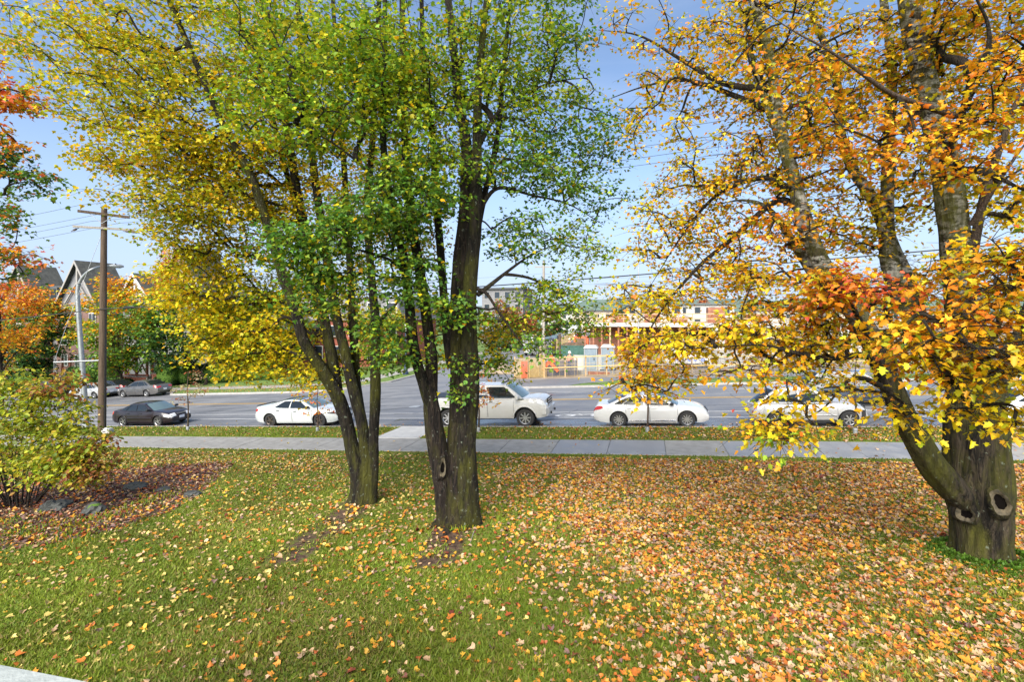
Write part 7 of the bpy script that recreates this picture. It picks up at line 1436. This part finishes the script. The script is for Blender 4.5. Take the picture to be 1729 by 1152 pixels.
# ------------------------------------------------------------------ grass blades and fallen leaves
def wedge(n, z0, z1, g, margin=2.0, power=1.0):
    "points on the ground ahead of the house, denser close by"
    t = g.uniform(0, 1, n); Z = z0 * (z1 / z0) ** (t ** power); X = g.uniform(-1, 1, n) * (1.04 * Z + margin); return X, Z
g = np.random.default_rng(77)
def grass(name, n, label_kind, vlo, vhi, z0, z1, h0, zfun, seed):
    g = np.random.default_rng(seed); X, Z = wedge(n, z0, z1, g); u, v = UV(X, Z); ok = (v > vlo) & (v < vhi); X, Z, u, v = X[ok], Z[ok], u[ok], v[ok]
    if vhi < 19:
        s = soil_shade_mask(u, v) + g.normal(0, .12, len(u)) + .25 * np.sin(u * 5.1) * np.sin(v * 4.3); ok = s < .52; X, Z, u, v = X[ok], Z[ok], u[ok], v[ok]
    else:
        ok = ~((u > PU0 - .2) & (u < PU1 + .15)); X, Z, u, v = X[ok], Z[ok], u[ok], v[ok]
    m = len(X); base = np.stack([X, Z, zfun(u, v) - .004], 1); a = g.uniform(0, 6.28, m)
    clump = .5 + .5 * np.sin(u * 2.1 + 1.3 * np.sin(v * 1.7)) * np.sin(v * 2.6 + 1.1 * np.sin(u * 1.3))
    hh = h0 * g.uniform(.55, 1.3, m) * (.75 + .5 * clump); wd = .007 + .0009 * Z; side = np.stack([np.cos(a), np.sin(a), np.zeros(m)], 1) * (wd * g.uniform(.7, 1.3, m))[:, None]
    lean = np.stack([g.normal(0, .55, m), g.normal(0, .55, m), np.ones(m)], 1) * hh[:, None]
    V = np.stack([base - side, base + side, base + lean], 1).reshape(-1, 3); F = np.arange(3 * m).reshape(-1, 3)
    c1, c2, c3 = np.array([.085, .16, .012]), np.array([.235, .285, .026]), np.array([.29, .24, .065]); k = (.55 * clump + g.uniform(0, .6, m)).clip(0, 1)[:, None]; col = c1 * (1 - k) + c2 * k
    dry = (g.uniform(0, 1, m) < .18 + .28 * (np.sin(u * .7 + 2) * np.sin(v * .8) > .35))[:, None]; col = np.where(dry, c3 * g.uniform(.6, 1.2, (m, 1)), col) * g.normal(1, .15, (m, 1)).clip(.5, 1.5)
    col = col * (.88 + .26 * (np.sin(u * .9 + 1.7 * np.sin(v * .55 + 1)) * np.sin(v * 1.1 + 1.3 * np.sin(u * .45))))[:, None] * np.array([1.0, 1.0, 1.0])
    o = raw(name, V, F, 'grass_blade', None, col=np.repeat(col, 3, 0), kind='stuff'); return o
tag(grass('grass', 380000, None, 2.0, V_SW0 - .02, 4.6, 26, .055, lawn_z, 1), 'short mown lawn grass between the house and the pavement', 'grass')
tag(grass('grass', 260000, None, V_SW1 + .04, V_KERB - .04, 12, 42, .07, lambda u, v: HN(u, v) + .03, 2), 'grass of the verge between pavement and road', 'grass')
# weeds at the lower edge of the bed and below the thick tree
g = np.random.default_rng(9); cs = [ground_at(*p) for p in ((30, 905), (60, 890), (110, 900), (150, 880), (20, 880), (240, 850), (280, 835), (210, 868), (150, 905), (786, 896), (776, 900))]; cc = np.repeat(np.array(cs), 120, 0) + g.normal(0, 1, (120 * len(cs), 2)) * np.repeat(np.array([.35] * 9 + [.09] * 2), 120)[:, None]
m = len(cc); base = np.stack([CT * cc[:, 0] + ST * cc[:, 1], -ST * cc[:, 0] + CT * cc[:, 1], lawn_z(cc[:, 0], cc[:, 1])], 1); dd = np.stack([g.normal(0, .6, m), g.normal(0, .6, m), np.ones(m)], 1); tag(leaves_mesh('weeds', base, dd, g.normal(0, 1, (m, 3)), g.uniform(.06, .15, m), pal_colors(g.choice(['green', 'olive', 'lime'], m), g) * .7, (LEAF_OVAL_V * np.array([1, .35, 1]), LEAF_OVAL_F), 'grass_blade'), 'tufts of weeds along the edge of the bed', 'weeds')

FALL = np.array([(.56, .36, .20), (.62, .42, .26), (.44, .29, .19), (.66, .38, .04), (.66, .27, .03), (.55, .17, .03), (.40, .10, .03), (.20, .05, .03), (.26, .15, .14), (.62, .48, .14)])
FPR = np.array([.14, .11, .08, .17, .18, .13, .08, .04, .03, .05])
FN = ['pale tan', 'pale tan', 'dull tan', 'yellow', 'orange', 'deep orange', 'reddish orange', 'dark red', 'greyish purple', 'pale yellow']
def rho(u, v):
    ub = -0.9 - (v - 6) * .40; s = np.clip((u - ub + 1.0) / 4.2, 0, 1); s = s * s * (3 - 2 * s); d = 30 + 420 * s * (.70 + .30 * np.sin(u * 1.9 + np.sin(v * 2.3)) * np.sin(v * 1.6))
    d = d + 40 * np.exp(-((u - T2B[0] - .6) ** 2 + (v - T2B[1] - 1) ** 2) / 14.0) + 30 * np.exp(-((u - T1B[0] + .5) ** 2 + (v - T1B[1] - 1.5) ** 2) / 14)
    d = d * (.55 + .9 * (.5 + .5 * np.sin(u * 4.3 + 2 * np.sin(v * 3.1)) * np.sin(v * 5.2 + 1.7 * np.sin(u * 2.7))))
    d = np.where(poly_d(BED, u, v) < .3, 130, d); d = d + 75 * np.exp(-((v - 15.9) / 1.3) ** 2) * (u < -10); d = np.where((v > V_SW0 - .55), 16, d)
    return d
g = np.random.default_rng(123); n = 420000; uu = g.uniform(-28, 17, n); vv = g.uniform(2, V_SW0, n); X = CT * uu + ST * vv; Z = -ST * uu + CT * vv
area = 45 * (V_SW0 - 2) / n; ok = (Z > 4.3) & (np.abs(X) < 1.1 * Z + 1.5) & (g.uniform(0, 1, n) < rho(uu, vv) * area); uu, vv = uu[ok], vv[ok]
# verge, pavement, road edge and far verge leaves
n2 = 22000; u2 = g.uniform(-30, 17, n2); v2 = g.uniform(V_SW1, V_KERB, n2); r2 = 18 + 62 * np.clip((u2 + 5) / 5, 0, 1); ok = (g.uniform(0, 1, n2) < r2 * 47 * 2.25 / n2) & ~((u2 > PU0) & (u2 < PU1)); uu2, vv2 = u2[ok], v2[ok]
u3 = g.uniform(-28, 17, 700); v3 = g.uniform(V_SW0, V_SW1, 700); ok = g.uniform(0, 1, 700) < np.where(u3 > 4, .4, .12); u3, v3 = u3[ok], v3[ok]
u4 = g.uniform(-28, 17, 2600); v4 = V_KERB + .2 + g.gamma(1.1, .3, 2600); ok = (g.uniform(0, 1, 2600) < np.where(u4 > 2, .9, .35)) & (v4 < 25); u4, v4 = u4[ok], v4[ok]
u5 = g.uniform(-42, -24, 1500); v5 = g.uniform(36, 41, 1500)
UA = np.concatenate([uu, uu2, u3, u4, u5]); VA = np.concatenate([vv, vv2, v3, v4, v5])
ZA = np.concatenate([lawn_z(uu, vv) + .018 + .02 * g.uniform(0, 1, len(uu)), HN(uu2, vv2) + .065, HN(u3, v3) + .026, HN(u4, v4) + ROADZ + .02, HN(u5, v5) + .05])
XA = np.stack([CT * UA + ST * VA, -ST * UA + CT * VA, ZA], 1); m = len(UA); ci = g.choice(len(FALL), m, p=FPR / FPR.sum())
bedm = poly_d(BED, UA, VA) < .3; dark = bedm & (g.uniform(0, 1, m) < .62); ci = np.where(dark, g.choice([2, 6, 7, 8], m), ci)
leftm = (UA < -6) & ~bedm; ci = np.where(leftm & (g.uniform(0, 1, m) < .35), 9, ci)
colF = FALL[ci] * .84 * g.normal(1, .16, (m, 1)).clip(.6, 1.4); colF = np.where(dark[:, None], colF * .75, colF).clip(.01, .85)
a = g.uniform(0, 6.28, m); dF = np.stack([np.cos(a), np.sin(a), g.normal(0, .22, m)], 1); nF = np.stack([g.normal(0, .28, m), g.normal(0, .28, m), np.ones(m)], 1); sF = .076 * g.normal(1, .30, m).clip(.42, 1.8); cF = g.normal(1.6, 2.2, m).clip(-3, 6)
px = CXP + FPX * XA[:, 0] / XA[:, 1]; py = HOR + FPX * (CAMZ - XA[:, 2]) / XA[:, 1]; vis = (px > 190) & (px < 1720) & (py < 1146) & (np.arange(m) < len(uu)); near = np.argsort(np.where(vis, XA[:, 1] / sF, 1e9))[:300]; keep = np.ones(m, bool); keep[near] = False
nr_ = keep & (XA[:, 1] < 9.0); fr_ = keep & ~nr_
tag(leaves_mesh('leaf_litter', XA[nr_], dF[nr_], nF[nr_], sF[nr_], colF[nr_], MID, 'leaf_fallen', None, 'stuff', cF[nr_]), 'carpet of fallen maple leaves over the near lawn', 'leaves')
tag(leaves_mesh('leaf_litter', XA[fr_], dF[fr_], nF[fr_], sF[fr_], colF[fr_], (LEAF_OVAL_V * np.array([1, 1.5, 1.4]), LEAF_OVAL_F), 'leaf_fallen', None, 'stuff', cF[fr_]), 'carpet of fallen maple leaves over the far lawn, verge and pavement', 'leaves')
protos = {}
for i in near:
    c = int(ci[i])
    if c not in protos:
        o = leaves_mesh('fallen_leaf', np.zeros((1, 3)), np.array([[1., 0, 0]]), np.array([[0, 0, 1.]]), np.array([1.0]), FALL[c:c + 1] * .84, BIG, 'leaf_fallen', None, None, np.array([2.0])); protos[c] = o.data
    else: o = link('fallen_leaf', protos[c])
    x = Vector(dF[i]).normalized(); y = Vector(nF[i]).cross(x).normalized(); z = x.cross(y); mm = Matrix((x, y, z)).transposed().to_4x4() @ Matrix.Scale(float(sF[i]) * 1.05, 4); mm.translation = Vector(XA[i]); o.matrix_world = mm
    tag(o, '%s fallen maple leaf on the nearest part of the lawn' % FN[c], 'leaf', 'fallen leaves nearest the house, %s' % FN[c])
# dead twig by the thick tree
k = MB(); k.tube([W(*ground_at(800, 893)) + Vector((0, 0, .06)), W(*ground_at(812, 890)) + Vector((0, 0, .09)), W(*ground_at(800, 905)) + Vector((0, 0, .08)), W(*ground_at(794, 922)) + Vector((0, 0, .05))], [.006, .009, .009, .006], 6); tag(k.build('twig', 'wood_grey', None, True), 'pale dead twig on the grass right of the thick trunk', 'twig')
